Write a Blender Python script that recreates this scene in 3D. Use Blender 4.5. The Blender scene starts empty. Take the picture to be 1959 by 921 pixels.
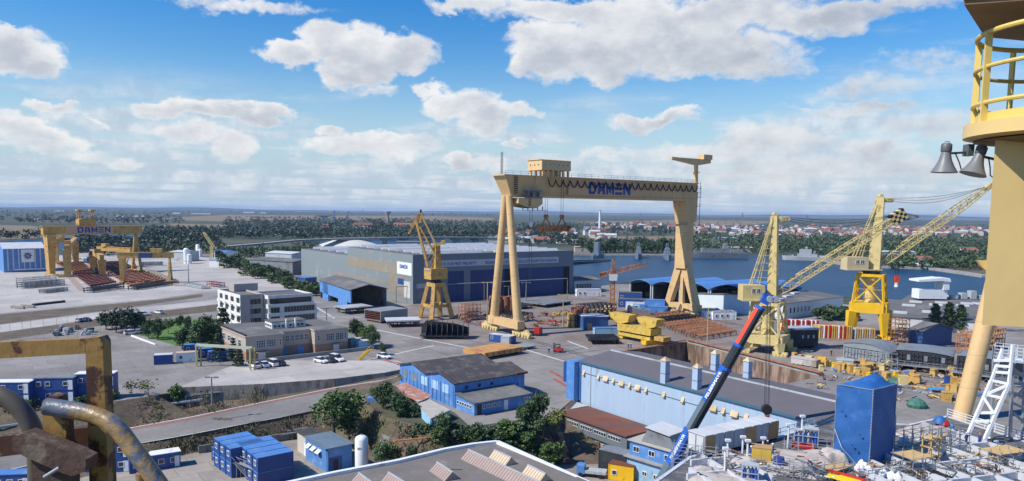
HAZE_D = 5e-5
import bpy, bmesh, math, random
from mathutils import Vector, Matrix
from mathutils.geometry import delaunay_2d_cdt
random.seed(7)
R = math.radians
V = Vector
scene = bpy.context.scene
col = scene.collection

# ------------------------------------------------------------------ camera
CAM_Z = 40.0
F_PX, CXP, CYP = 1415.0, 979.5, 540.0     # the photograph is cropped: its optical axis lies below the middle
ROLL, PITCH = 0.0112, math.atan(135.5 / 1415.0)
CAM = V((0, 0, CAM_Z))
f_ = V((0, math.cos(PITCH), -math.sin(PITCH)))
u0 = V((0, math.sin(PITCH), math.cos(PITCH)))
x0_ = V((1, 0, 0))
r_ = x0_ * math.cos(ROLL) + u0 * math.sin(ROLL)
u_ = u0 * math.cos(ROLL) - x0_ * math.sin(ROLL)
def ray(px, py): return f_ * F_PX + r_ * (px - CXP) - u_ * (py - CYP)
def P(px, py, z=0.0):
    d = ray(px, py); t = (z - CAM_Z) / d.z
    return CAM + d * t
def PD(px, py, y):
    d = ray(px, py); return CAM + d * (y / d.y)
def HZ(x, y, py):
    p0 = V((x, y, 0)) - CAM; k = (CYP - py) / F_PX
    return (k * p0.dot(f_) - p0.dot(u_)) / (u_.z - k * f_.z)
def along(o, d, px, z=None):
    """s such that o + s*d stands on image column px"""
    p0 = V(o) - CAM
    if z is not None: p0.z = z - CAM_Z
    k = (px - CXP) / F_PX; n = r_ - f_*k
    return -p0.dot(n) / V(d).dot(n)
cam_d = bpy.data.cameras.new('camera'); cam = bpy.data.objects.new('camera', cam_d); col.objects.link(cam)
cam_d.sensor_width = 36; cam_d.lens = 36 * F_PX / 1959.0
cam_d.shift_y = (CYP - 460.5) / 1959.0
cam_d.clip_start = 0.05; cam_d.clip_end = 60000
cam.matrix_world = Matrix(((r_.x, u_.x, -f_.x, 0), (r_.y, u_.y, -f_.y, 0), (r_.z, u_.z, -f_.z, CAM_Z), (0, 0, 0, 1)))
scene.camera = cam

# ------------------------------------------------------------------ mesh builder
class MB:
    def __init__(s): s.v = []; s.f = []
    def add(s, vs, fs):
        o = len(s.v); s.v += [tuple(v) for v in vs]; s.f += [tuple(i + o for i in f) for f in fs]; return s
    def poly(s, *pts): return s.add(pts, [tuple(range(len(pts)))])
    def box(s, x0, x1, y0, y1, z0, z1):
        return s.add([(x0,y0,z0),(x1,y0,z0),(x1,y1,z0),(x0,y1,z0),(x0,y0,z1),(x1,y0,z1),(x1,y1,z1),(x0,y1,z1)],
                     [(3,2,1,0),(4,5,6,7),(0,1,5,4),(1,2,6,5),(2,3,7,6),(3,0,4,7)])
    def frust(s, c0, sx0, sy0, c1, sx1, sy1):
        vs = []
        for c, sx, sy in ((c0,sx0,sy0),(c1,sx1,sy1)):
            for a, b in ((-1,-1),(1,-1),(1,1),(-1,1)): vs.append((c[0]+a*sx/2, c[1]+b*sy/2, c[2]))
        return s.add(vs, [(3,2,1,0),(4,5,6,7),(0,1,5,4),(1,2,6,5),(2,3,7,6),(3,0,4,7)])
    def bar(s, a, b, w, h=None, up=(0,0,1), w1=None, h1=None):
        a = V(a); b = V(b); h = w if h is None else h; w1 = w if w1 is None else w1; h1 = h if h1 is None else h1
        d = (b - a)
        if d.length < 1e-6: return s
        d.normalize(); up = V(up)
        if abs(d.dot(up)) > .98: up = V((1,0,0)) if abs(d.x) < .9 else V((0,1,0))
        sx = d.cross(up).normalized(); sy = sx.cross(d).normalized()
        vs = []
        for p, ww, hh in ((a,w,h),(b,w1,h1)):
            for i, j in ((-1,-1),(1,-1),(1,1),(-1,1)): vs.append(p + sx*(i*ww/2) + sy*(j*hh/2))
        return s.add(vs, [(3,2,1,0),(4,5,6,7),(0,1,5,4),(1,2,6,5),(2,3,7,6),(3,0,4,7)])
    def tube(s, a, b, r0, r1=None, n=8): return s.path([a, b], [r0, r0 if r1 is None else r1], n)
    def path(s, pts, r, n=8, close=False):
        pts = [V(p) for p in pts]; m = len(pts)
        rs = r if isinstance(r, (list, tuple)) else [r]*m
        vs = []; fs = []; prev = None
        for i, p in enumerate(pts):
            t = (pts[(i+1) % m] - pts[i-1]) if close else (pts[min(i+1, m-1)] - pts[max(i-1, 0)])
            t.normalize()
            if prev is None:
                a = V((0,0,1)) if abs(t.z) < .9 else V((1,0,0)); sx = t.cross(a).normalized()
            else: sx = (prev - t*prev.dot(t)).normalized()
            prev = sx; sy = t.cross(sx)
            for k in range(n):
                q = 2*math.pi*k/n; vs.append(p + (sx*math.cos(q) + sy*math.sin(q))*rs[i])
        for i in range(m if close else m-1):
            j = (i+1) % m
            for k in range(n):
                k2 = (k+1) % n; fs.append((i*n+k, i*n+k2, j*n+k2, j*n+k))
        if not close: fs += [tuple(range(n))[::-1], tuple((m-1)*n+k for k in range(n))]
        return s.add(vs, fs)
    def extr(s, pts, vec):
        pts = [V(p) for p in pts]; vec = V(vec); n = len(pts)
        return s.add(pts + [p+vec for p in pts], [tuple(range(n))[::-1], tuple(range(n, 2*n))] + [(i, (i+1)%n, n+(i+1)%n, n+i) for i in range(n)])
    def prism(s, xy, z0, z1): return s.extr([(x,y,z0) for x,y in xy], (0,0,z1-z0))
    def lathe(s, prof, c=(0,0,0), n=16):
        vs = []; fs = []; c = V(c)
        for r, z in prof:
            for k in range(n):
                q = 2*math.pi*k/n; vs.append(c + V((r*math.cos(q), r*math.sin(q), z)))
        for i in range(len(prof)-1):
            for k in range(n):
                k2 = (k+1)%n; fs.append((i*n+k, i*n+k2, (i+1)*n+k2, (i+1)*n+k))
        fs += [tuple(range(n))[::-1], tuple((len(prof)-1)*n+k for k in range(n))]
        return s.add(vs, fs)
    def mesh(s, name, mat, smooth=False, fix=True):
        me = bpy.data.meshes.new(name); me.from_pydata(s.v, [], s.f)
        if fix and len(s.f) < 60000:
            bm = bmesh.new(); bm.from_mesh(me); bmesh.ops.recalc_face_normals(bm, faces=bm.faces); bm.to_mesh(me); bm.free()
        if mat: me.materials.append(mat)
        if smooth:
            for p in me.polygons: p.use_smooth = True
            try: me.set_sharp_from_angle(angle=R(40))
            except Exception: pass
        me.update(); return me
    def build(s, name, mat, parent=None, smooth=False, label=None, loc=None, rz=0, fix=True):
        o = bpy.data.objects.new(name, s.mesh(name, mat, smooth, fix)); col.objects.link(o)
        if parent: o.parent = parent
        if loc is not None: o.location = loc
        o.rotation_euler = (0,0,rz)
        if label: o['label'] = label
        return o

def tag(o, label=None, cat=None, group=None, kind=None):
    if label: o['label'] = label
    if cat: o['category'] = cat
    if group: o['group'] = group
    if kind: o['kind'] = kind
    return o
def thing(name, label, cat, loc=(0,0,0), rz=0, group=None):
    o = bpy.data.objects.new(name, None); col.objects.link(o)
    o.empty_display_size = .5
    o.location = loc; o.rotation_euler = (0,0,rz)
    return tag(o, label, cat, group)
def solo(name, mb, mat, label, cat, loc=(0,0,0), rz=0, group=None, smooth=False):
    o = mb.build(name, mat, None, smooth, loc=loc, rz=rz); return tag(o, label, cat, group)
def struct(name, mb, mat, kind='structure', fix=True, smooth=False):
    o = mb.build(name, mat, None, smooth, fix=fix); o['kind'] = kind; return o
def copy_tree(o, parent=None):
    c = o.copy(); col.objects.link(c); c.parent = parent
    for ch in list(o.children): copy_tree(ch, c)
    return c
def inst(proto, loc, rz=0, label=None, group=None, s=1.0):
    c = copy_tree(proto); c.location = loc; c.rotation_euler = (0,0,rz)
    c.scale = (s,s,s) if not isinstance(s, (tuple,list)) else s
    if label: c['label'] = label
    if group: c['group'] = group
    return c
def part(parent, name, mesh, loc=(0,0,0), rz=0, label=None):
    o = bpy.data.objects.new(name, mesh); col.objects.link(o); o.parent = parent
    o.location = loc; o.rotation_euler = (0,0,rz)
    if label: o['label'] = label
    return o
def frame(A, B):
    """2D points left to right -> (origin, rz, length); local +y points away from the camera"""
    A = V((A[0], A[1], 0)); B = V((B[0], B[1], 0)); d = B - A
    return A, math.atan2(d.y, d.x), d.length

# ------------------------------------------------------------------ materials
MATS = {}
def mat(name, c, rough=.75, var=.18, scale=.6, metal=0., dirt=None, damt=.35, dscale=.25, bump=0., bscale=4., rnd=0., stretch=(1,1,1), spec=None, coord='Object', dsharp=.12, stripes=None, grain=0., slabs=None):
    if name in MATS: return MATS[name]
    m = bpy.data.materials.new(name); m.use_nodes = True; nt = m.node_tree; N = nt.nodes; L = nt.links
    bs = N['Principled BSDF']; bs.inputs['Roughness'].default_value = rough; bs.inputs['Metallic'].default_value = metal
    if spec is not None: bs.inputs['Specular IOR Level'].default_value = spec
    tc = N.new('ShaderNodeTexCoord'); mp = N.new('ShaderNodeMapping'); mp.inputs['Scale'].default_value = stretch
    if coord == 'World':
        g = N.new('ShaderNodeNewGeometry'); L.new(g.outputs['Position'], mp.inputs['Vector'])
    else: L.new(tc.outputs[coord], mp.inputs['Vector'])
    vec = mp.outputs['Vector']
    if rnd and coord != 'World':
        oi = N.new('ShaderNodeObjectInfo'); ad = N.new('ShaderNodeVectorMath'); ad.operation = 'ADD'
        ml = N.new('ShaderNodeMath'); ml.operation = 'MULTIPLY'; ml.inputs[1].default_value = 37.
        L.new(oi.outputs['Random'], ml.inputs[0]); L.new(ml.outputs[0], ad.inputs[1]); L.new(vec, ad.inputs[0]); vec = ad.outputs[0]
    n1 = N.new('ShaderNodeTexNoise'); n1.inputs['Scale'].default_value = scale; n1.inputs['Detail'].default_value = 6; n1.inputs['Roughness'].default_value = .65
    L.new(vec, n1.inputs['Vector'])
    mr = N.new('ShaderNodeMapRange'); mr.inputs[1].default_value = .3; mr.inputs[2].default_value = .7
    mr.inputs[3].default_value = 1-var; mr.inputs[4].default_value = 1+var; L.new(n1.outputs['Fac'], mr.inputs[0])
    mx = N.new('ShaderNodeMix'); mx.data_type = 'RGBA'; mx.blend_type = 'MULTIPLY'; mx.inputs[0].default_value = 1
    mx.inputs[6].default_value = (*c, 1); cb = N.new('ShaderNodeCombineColor')
    val = mr.outputs[0]
    if rnd:
        oi2 = N.new('ShaderNodeObjectInfo'); mr2 = N.new('ShaderNodeMapRange'); mr2.inputs[3].default_value = 1-rnd; mr2.inputs[4].default_value = 1+rnd
        L.new(oi2.outputs['Random'], mr2.inputs[0]); mm = N.new('ShaderNodeMath'); mm.operation = 'MULTIPLY'
        L.new(val, mm.inputs[0]); L.new(mr2.outputs[0], mm.inputs[1]); val = mm.outputs[0]
    for i in range(3): L.new(val, cb.inputs[i])
    L.new(cb.outputs[0], mx.inputs[7]); out = mx.outputs[2]
    if stripes:   # (axis index, period, width, colour): seams between panels or sheets
        ax, per, wd, sc = stripes
        sp = N.new('ShaderNodeSeparateXYZ'); L.new(tc.outputs['Object'], sp.inputs[0])
        q = N.new('ShaderNodeMath'); q.operation = 'PINGPONG'; q.inputs[1].default_value = per/2; L.new(sp.outputs[ax], q.inputs[0])
        lt = N.new('ShaderNodeMath'); lt.operation = 'LESS_THAN'; lt.inputs[1].default_value = wd/2; L.new(q.outputs[0], lt.inputs[0])
        m3 = N.new('ShaderNodeMix'); m3.data_type = 'RGBA'; m3.inputs[7].default_value = (*sc, 1)
        L.new(lt.outputs[0], m3.inputs[0]); L.new(out, m3.inputs[6]); out = m3.outputs[2]
    if dirt:
        n2 = N.new('ShaderNodeTexNoise'); n2.inputs['Scale'].default_value = dscale; n2.inputs['Detail'].default_value = 9; n2.inputs['Roughness'].default_value = .7
        L.new(vec, n2.inputs['Vector'])
        m2 = N.new('ShaderNodeMapRange'); m2.inputs[1].default_value = .62-damt*.35; m2.inputs[2].default_value = .62-damt*.35+dsharp; L.new(n2.outputs['Fac'], m2.inputs[0])
        m4 = N.new('ShaderNodeMix'); m4.data_type = 'RGBA'; m4.inputs[7].default_value = (*dirt, 1)
        L.new(m2.outputs[0], m4.inputs[0]); L.new(out, m4.inputs[6]); out = m4.outputs[2]
    if grain:
        n5 = N.new('ShaderNodeTexNoise'); n5.inputs['Scale'].default_value = .9; n5.inputs['Detail'].default_value = 8; n5.inputs['Roughness'].default_value = .8
        L.new(vec, n5.inputs['Vector'])
        n6 = N.new('ShaderNodeTexNoise'); n6.inputs['Scale'].default_value = .16; n6.inputs['Detail'].default_value = 9; n6.inputs['Roughness'].default_value = .75
        L.new(vec, n6.inputs['Vector'])
        ad2 = N.new('ShaderNodeMath'); ad2.operation = 'ADD'; L.new(n5.outputs['Fac'], ad2.inputs[0]); L.new(n6.outputs['Fac'], ad2.inputs[1])
        r5 = N.new('ShaderNodeMapRange'); r5.inputs[1].default_value = .7; r5.inputs[2].default_value = 1.3; r5.inputs[3].default_value = 1-grain; r5.inputs[4].default_value = 1+grain; L.new(ad2.outputs[0], r5.inputs[0])
        v5 = r5.outputs[0]
        if slabs:
            mp2 = N.new('ShaderNodeMapping'); mp2.inputs['Rotation'].default_value = (0,0,-.63); L.new(vec, mp2.inputs[0])
            bt = N.new('ShaderNodeTexBrick'); bt.inputs['Scale'].default_value = 1; bt.inputs['Brick Width'].default_value = slabs; bt.inputs['Row Height'].default_value = slabs*.8
            bt.inputs['Mortar Size'].default_value = .09; bt.inputs['Color1'].default_value = (.9,.9,.9,1); bt.inputs['Color2'].default_value = (1.08,1.08,1.08,1); bt.inputs['Mortar'].default_value = (.72,.72,.72,1)
            L.new(mp2.outputs[0], bt.inputs['Vector'])
            mq = N.new('ShaderNodeMath'); mq.operation = 'MULTIPLY'; L.new(bt.outputs['Color'], mq.inputs[0]); L.new(v5, mq.inputs[1]); v5 = mq.outputs[0]
        vm_ = N.new('ShaderNodeVectorMath'); vm_.operation = 'SCALE'; L.new(out, vm_.inputs[0]); L.new(v5, vm_.inputs['Scale']); out = vm_.outputs[0]
    L.new(out, bs.inputs['Base Color'])
    if bump:
        n3 = N.new('ShaderNodeTexNoise'); n3.inputs['Scale'].default_value = bscale; n3.inputs['Detail'].default_value = 5
        L.new(vec, n3.inputs['Vector'])
        bp = N.new('ShaderNodeBump'); bp.inputs['Strength'].default_value = bump; bp.inputs['Distance'].default_value = .1
        L.new(n3.outputs['Fac'], bp.inputs['Height']); L.new(bp.outputs[0], bs.inputs['Normal'])
    MATS[name] = m; return m
RUST = (.16,.065,.03)
tan = mat('tan_paint', (.66,.44,.20), .5, .1, .15, dirt=(.46,.29,.13), damt=.2, dscale=.3, stripes=(2,6.5,.14,(.5,.33,.15)))
tan2 = mat('tan_paint_light', (.66,.45,.21), .5, .06, .3)
yel = mat('ochre_crane_paint', (.55,.33,.085), .55, .12, .5, dirt=(.27,.14,.05), damt=.3, dscale=.7)
pale = mat('pale_yellow_paint', (.63,.50,.21), .5, .1, .4, dirt=(.3,.2,.09), damt=.22, dscale=.6)
bright = mat('bright_yellow_paint', (.78,.46,.012), .45, .08, .5, dirt=(.4,.22,.03), damt=.12, dscale=.6)
orange = mat('orange_steel_paint', (.5,.2,.06), .6, .2, .6, dirt=RUST, damt=.4)
rust = mat('rusty_steel', (.17,.07,.04), .85, .3, .8, dirt=(.28,.12,.06), damt=.5, dscale=1.)
rust_l = mat('primer_orange_steel', (.36,.16,.075), .8, .3, .8, dirt=(.18,.07,.04), damt=.5, dscale=.8)
rust_d = mat('red_primer_steel', (.18,.055,.045), .8, .3, .5, dirt=(.09,.035,.03), damt=.4, dscale=.8)
dark = mat('dark_steel', (.022,.026,.034), .7, .3, .8, dirt=(.06,.055,.05), damt=.3)
black = mat('black_rubber', (.014,.014,.015), .8, .2, 2)
steel = mat('grey_steel', (.2,.22,.235), .55, .15, .8, dirt=(.14,.11,.09), damt=.3)
lsteel = mat('light_grey_steel', (.42,.45,.46), .5, .12, .8, dirt=(.25,.22,.19), damt=.25)
galv = mat('galvanised_steel', (.36,.38,.40), .45, .1, 3, metal=.3)
white = mat('white_paint', (.78,.79,.79), .45, .06, .8, dirt=(.48,.44,.38), damt=.12, dscale=.5)
blue = mat('royal_blue_paint', (.018,.07,.25), .5, .12, .5, dirt=(.05,.11,.25), damt=.2, rnd=.12)
blue_l = mat('container_roof_blue', (.085,.22,.5), .5, .1, .6, dirt=(.2,.28,.4), damt=.25)
blue_m = mat('workshop_blue', (.085,.235,.53), .6, .12, .5, dirt=(.22,.33,.52), damt=.25, dscale=.5)
blue_s = mat('sky_blue_paint', (.37,.475,.59), .6, .08, .3, stripes=(0,1.0,.05,(.33,.43,.54)), dirt=(.26,.34,.42), damt=.16, dscale=.3, stretch=(1,1,.12))
sky_cab = mat('light_blue_container', (.30,.5,.68), .55, .1, .5, dirt=(.2,.28,.33), damt=.2, rnd=.1)
navy = mat('navy_door_paint', (.011,.035,.16), .5, .12, .3, stripes=(0,1.0,.08,(.006,.018,.08)), dirt=(.02,.05,.2), damt=.2)
logo_blue = mat('logo_blue', (.018,.06,.27), .5, .05, 1)
hall_g = mat('grey_green_cladding', (.25,.29,.29), .6, .07, .2, stripes=(0,1.2,.09,(.21,.245,.25)), dirt=(.3,.33,.32), damt=.2, dscale=.1)
hall_d = mat('slate_grey_cladding', (.16,.19,.225), .6, .06, .2, stripes=(0,1.2,.09,(.135,.16,.19)))
hall_b = mat('tan_cladding', (.28,.235,.175), .65, .08, .2, stripes=(0,1.2,.09,(.24,.2,.15)), dirt=(.32,.29,.24), damt=.25, dscale=.12)
roof_g = mat('grey_felt_roof', (.125,.122,.118), .9, .18, .15, dirt=(.2,.19,.17), damt=.3, dscale=.12)
roof_d = mat('dark_sheet_roof', (.055,.05,.05), .85, .3, .25, dirt=(.14,.12,.105), damt=.3, dscale=.4, stripes=(0,1.1,.12,(.1,.09,.085)))
roof_m = mat('mauve_sheet_roof', (.125,.115,.125), .85, .08, .3, stripes=(0,1.0,.05,(.105,.098,.105)))
roof_w = mat('light_roof_panel', (.55,.56,.56), .6, .1, .3)
roof_r = mat('rusty_sheet_roof', (.17,.055,.03), .85, .25, .25, dirt=(.085,.07,.06), damt=.45, dscale=.16, dsharp=.3)
roof_t = mat('terracotta_roof', (.25,.10,.07), .85, .15, .1, rnd=.35)
beige = mat('beige_render', (.46,.375,.30), .85, .08, .3, dirt=(.36,.30,.25), damt=.25, dscale=.3)
brick = mat('brown_brick', (.36,.21,.13), .85, .15, 1.2, dirt=(.3,.22,.17), damt=.3)
wallw = mat('white_render', (.72,.70,.65), .8, .07, .3, dirt=(.5,.47,.42), damt=.22, dscale=.3)
wallt = mat('taupe_render', (.40,.355,.32), .85, .05, .3, dirt=(.33,.3,.27), damt=.2, dscale=.4)
house_w = mat('house_wall', (.5,.46,.40), .8, .08, .2, rnd=.3)
conc = mat('concrete', (.34,.325,.30), .9, .14, .3, dirt=(.22,.21,.19), damt=.4, dscale=.3, bump=.1)
conc_d = mat('stained_concrete_wall', (.26,.235,.205), .9, .2, .4, dirt=(.13,.11,.09), damt=.4, dscale=.5, stretch=(1,1,.4))
dock_m = mat('rust_streaked_dock_wall', (.33,.235,.17), .9, .25, .5, dirt=(.13,.08,.055), damt=.55, dscale=.35, stretch=(1,1,.2), coord='World')
glass = mat('dark_window_glass', (.03,.036,.042), .12, .3, .3, spec=.8)
glass_l = mat('pale_window_glass', (.2,.24,.27), .15, .4, .4, spec=.8)
wood = mat('plywood', (.45,.27,.11), .75, .15, 1.2, stretch=(1,1,6))
plank = mat('scaffold_planks', (.55,.37,.15), .8, .2, 1.5)
red = mat('red_paint', (.45,.022,.016), .45, .12, .8)
red_o = mat('red_orange_paint', (.75,.075,.025), .4, .06, .6)
boom_g = mat('charcoal_boom_paint', (.028,.033,.036), .4, .08, .6)
boom_l = mat('boom_side_paint', (.11,.15,.17), .4, .08, .6)
boom_b = mat('boom_blue_paint', (.018,.10,.42), .4, .06, .6)
green = mat('green_tarp', (.05,.16,.12), .7, .2, 1)
tarp_b = mat('blue_tarpaulin', (.018,.105,.32), .6, .08, .35, dirt=(.03,.15,.42), damt=.3, dscale=.5, bump=.35, bscale=1.6)
tarp_g = mat('beige_tarpaulin', (.45,.40,.35), .85, .12, .8, dirt=(.33,.28,.24), damt=.35, dscale=.7, bump=.8, bscale=1.2)
car_w = mat('white_car_paint', (.8,.8,.8), .25, .02, 1)
car_k = mat('dark_car_paint', (.03,.045,.07), .25, .05, 1)
car_b = mat('blue_car_paint', (.03,.12,.3), .25, .05, 1)
bark = mat('bark', (.09,.065,.045), .9, .2, 2)
def leafmat(name, c, rnd=.2):
    m = mat(name, c, .6, .45, .55, rnd=rnd, dirt=(c[0]*1.7, c[1]*1.5, c[2]*1.2), damt=.35, dscale=.9, dsharp=.2, coord='Object')
    return m
leaf = leafmat('green_foliage', (.085,.145,.036))
leaf_d = leafmat('dark_foliage', (.056,.1,.036))
leaf_y = leafmat('yellowing_foliage', (.13,.145,.035))
leaf_b = leafmat('blue_green_foliage', (.088,.138,.056))
leaf_p = leafmat('conifer_foliage', (.036,.068,.036))
leaf_f = leafmat('far_wood_foliage', (.026,.047,.026))
asph = mat('worn_asphalt', (.19,.176,.162), .92, .16, .06, dirt=(.235,.22,.20), damt=.42, dscale=.035, coord='World', dsharp=.25, bump=.05, grain=.22)
yardc = mat('yard_paving', (.25,.23,.208), .92, .16, .05, dirt=(.165,.15,.135), damt=.45, dscale=.03, coord='World', dsharp=.2, grain=.2, slabs=7.)
yardb = mat('rusty_yard_paving', (.215,.185,.165), .92, .25, .06, dirt=(.20,.135,.10), damt=.42, dscale=.05, coord='World', dsharp=.25, grain=.35)
yardp = mat('pale_yard_paving', (.43,.40,.36), .92, .1, .04, dirt=(.31,.29,.265), damt=.42, dscale=.018, coord='World', dsharp=.2, grain=.14, slabs=12.)
lowc = mat('low_yard_concrete', (.33,.285,.235), .92, .14, .1, dirt=(.21,.185,.16), damt=.42, dscale=.08, coord='World', dsharp=.2, grain=.22, slabs=6.)
earth = mat('brown_earth', (.125,.09,.065), .95, .3, .25, dirt=(.08,.085,.035), damt=.45, dscale=.12, coord='World', dsharp=.2, bump=.8, bscale=1.5, grain=.5)
plain = mat('dry_plain', (.125,.105,.06), .95, .3, .004, dirt=(.035,.055,.03), damt=.6, dscale=.0035, coord='World', dsharp=.1, stretch=(.35,1,1), grain=.25)
fieldm = mat('ochre_field', (.20,.15,.085), .95, .15, .006, coord='World', dirt=(.2,.16,.085), damt=.4, dscale=.004, stretch=(.4,1,1))
lawn = mat('lawn_grass', (.085,.17,.025), .9, .25, .3, coord='World')
redline = mat('red_road_line', (.38,.09,.06), .85, .25, .4, coord='World')
whiteline = mat('pale_road_line', (.5,.49,.46), .85, .2, .4, coord='World')
# ------------------------------------------------------------------ sun, sky, clouds
SUN_EL, SUN_AZ = R(46), math.atan2(-0.93, -0.37)      # azimuth measured from +Y towards +X
sd = V((math.sin(SUN_AZ)*math.cos(SUN_EL), math.cos(SUN_AZ)*math.cos(SUN_EL), math.sin(SUN_EL)))
sl = bpy.data.lights.new('sun', 'SUN'); sl.energy = 5.0; sl.angle = R(.53); sl.color = (1,.955,.88)
so = bpy.data.objects.new('sun', sl); col.objects.link(so); so.rotation_euler = (-sd).to_track_quat('-Z', 'Y').to_euler()
w = bpy.data.worlds.new('World'); scene.world = w; w.use_nodes = True
nt = w.node_tree; N = nt.nodes; L = nt.links; N.clear()
def MATH(op, a, b=None, c=None, clamp=False):
    n = N.new('ShaderNodeMath'); n.operation = op; n.use_clamp = clamp
    for i, q in enumerate((a, b, c)):
        if q is None: continue
        if isinstance(q, (int, float)): n.inputs[i].default_value = q
        else: L.new(q, n.inputs[i])
    return n.outputs[0]
def VM(op, a, b=None, c=None):
    n = N.new('ShaderNodeVectorMath'); n.operation = op
    for i, q in enumerate((a, b, c)):
        if q is None: continue
        if isinstance(q, tuple): n.inputs[i].default_value = q
        else: L.new(q, n.inputs[i])
    return n.outputs['Value'] if op in ('DOT_PRODUCT','LENGTH') else n.outputs[0]
def NOISE(vec, sc, det=6, ro=.55, col_=False):
    n = N.new('ShaderNodeTexNoise'); n.inputs['Scale'].default_value = sc; n.inputs['Detail'].default_value = det; n.inputs['Roughness'].default_value = ro
    L.new(vec, n.inputs['Vector']); return n.outputs['Color' if col_ else 'Fac']
def RANGE(v, a, b, c=0., d=1., smooth=True):
    n = N.new('ShaderNodeMapRange'); n.interpolation_type = 'SMOOTHSTEP' if smooth else 'LINEAR'
    for i, q in enumerate((a,b,c,d)): n.inputs[i+1].default_value = q
    L.new(v, n.inputs[0]); return n.outputs[0]
sky = N.new('ShaderNodeTexSky'); sky.sky_type = 'NISHITA'; sky.sun_disc = False; sky.sun_elevation = SUN_EL; sky.sun_rotation = SUN_AZ
sky.altitude = 50; sky.air_density = 1.25; sky.dust_density = .25; sky.ozone_density = 3.0
bg1 = N.new('ShaderNodeBackground'); bg1.inputs['Strength'].default_value = .13
hs = N.new('ShaderNodeHueSaturation'); hs.inputs['Saturation'].default_value = 1.58; hs.inputs['Hue'].default_value = .514; L.new(sky.outputs[0], hs.inputs['Color'])
L.new(hs.outputs[0], bg1.inputs['Color'])
tc = N.new('ShaderNodeTexCoord'); sx = N.new('ShaderNodeSeparateXYZ'); L.new(tc.outputs['Generated'], sx.inputs[0])
az = MATH('ARCTAN2', sx.outputs[0], sx.outputs[1]); el = MATH('ARCSINE', sx.outputs[2])
cv = N.new('ShaderNodeCombineXYZ'); L.new(az, cv.inputs[0]); L.new(el, cv.inputs[1]); ae = cv.outputs[0]
ns = VM('MULTIPLY', ae, (1, 1.5, 1))
d1 = VM('SUBTRACT', NOISE(ns, 11, 2, .5, True), (.5,.5,.5)); d2 = VM('SUBTRACT', NOISE(ns, 34, 6, .62, True), (.5,.5,.5))
wv = VM('ADD', ae, VM('ADD', VM('MULTIPLY', d1, (.085,.05,0)), VM('MULTIPLY', d2, (.042,.034,0))))
def D(px, py):
    d = ray(px, py).normalized(); return math.atan2(d.x, d.y), math.asin(d.z)
# cumulus: (px, py, half width px, half height px, weight)
CL = [(690,105,100,66,1),(620,78,60,48,1),(560,112,66,34,1),(780,95,72,48,1),(660,140,60,30,.9),(720,170,60,16,.55),
      (20,105,90,50,1),(12,78,34,34,1),(70,125,44,24,.9),
      (330,202,70,24,1),(430,212,130,24,1),(510,208,60,24,.95),
      (880,200,80,42,.9),(925,232,64,34,.95),(835,170,44,20,.7),(985,215,60,18,.7),
      (100,212,46,13,.75),(192,222,30,8,.55),(70,258,82,26,.75),(110,290,110,20,.6),(240,312,44,13,.6),
      (360,256,66,28,.65),(445,275,66,30,.7),(645,256,38,13,.75),(700,285,160,28,.7),(760,272,60,18,.7),
      (880,312,46,26,.95),(930,320,60,20,.6),(990,273,50,13,.75),(1240,228,104,20,.85),(1290,218,46,18,.85),
      (1050,95,90,62,1),(1180,90,130,72,1.05),(1300,90,150,70,1),(1420,105,150,50,.75),(1010,115,50,30,.85),
      (1120,22,260,36,.85),(1340,28,260,50,.85),(1560,38,180,34,.75),(1700,14,140,22,.6),(900,8,110,22,.8),(470,2,190,18,.55),
      (1460,130,110,24,.6),(1650,165,150,22,.5),(1640,198,180,13,.55),(1780,115,140,26,.42),(1780,240,160,36,.5),
      (1450,275,130,46,.65),(1540,262,70,30,.6),(1660,285,80,36,.7),(1350,300,190,34,.55),(1150,300,130,28,.5),(1500,330,300,44,.55),(1750,320,200,40,.5)]
acc = None; sh = None
for px, py, hw, hh, wt in CL:
    a, e = D(px, py); ra = hw*.97/F_PX; re = hh*.94/F_PX
    q = VM('MULTIPLY', VM('SUBTRACT', wv, (a, e, 0)), (1/ra, 1/re, 0))
    dd = VM('DOT_PRODUCT', q, q)
    ww = MATH('MULTIPLY', MATH('MAXIMUM', MATH('SUBTRACT', 1.15, dd), 0), wt)
    s_ = MATH('MULTIPLY', ww, VM('DOT_PRODUCT', q, (-.28, .5, 0)))  # lighter to the upper left, greyer below: sunlight painted into the clouds
    acc = ww if acc is None else MATH('SMOOTH_MAX', acc, ww, .15)
    sh = s_ if sh is None else MATH('ADD', sh, s_)
fine = NOISE(ns, 60, 5, .6)
dens = RANGE(MATH('ADD', acc, MATH('MULTIPLY', MATH('SUBTRACT', fine, .5), .6)), .24, .74)
# small distant puffs and veils low in the sky, on a cloud plane
zz = MATH('ADD', MATH('MAXIMUM', sx.outputs[2], 0.0), .045)
pc = N.new('ShaderNodeCombineXYZ'); L.new(MATH('DIVIDE', sx.outputs[0], zz), pc.inputs[0]); L.new(MATH('DIVIDE', sx.outputs[1], zz), pc.inputs[1])
pl = pc.outputs[0]
puff = NOISE(pl, .55, 7, .58)
low = RANGE(el, .015, .27, 1, 0)
cov = MATH('ADD', puff, MATH('MULTIPLY', low, .17))
clear = RANGE(el, .33, .62, 1, .06)      # clouds thinned overhead, out of view, to lower the ambient light
dens2 = MATH('MULTIPLY', RANGE(cov, .56, .74), MATH('MULTIPLY', MATH('MULTIPLY', clear, MATH('MAXIMUM', RANGE(el, .10, .18, 1, .0), RANGE(az, .0, .3, 0, .8))), MATH('MULTIPLY', .8, RANGE(el, .0, .03, .55, 1))))
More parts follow.
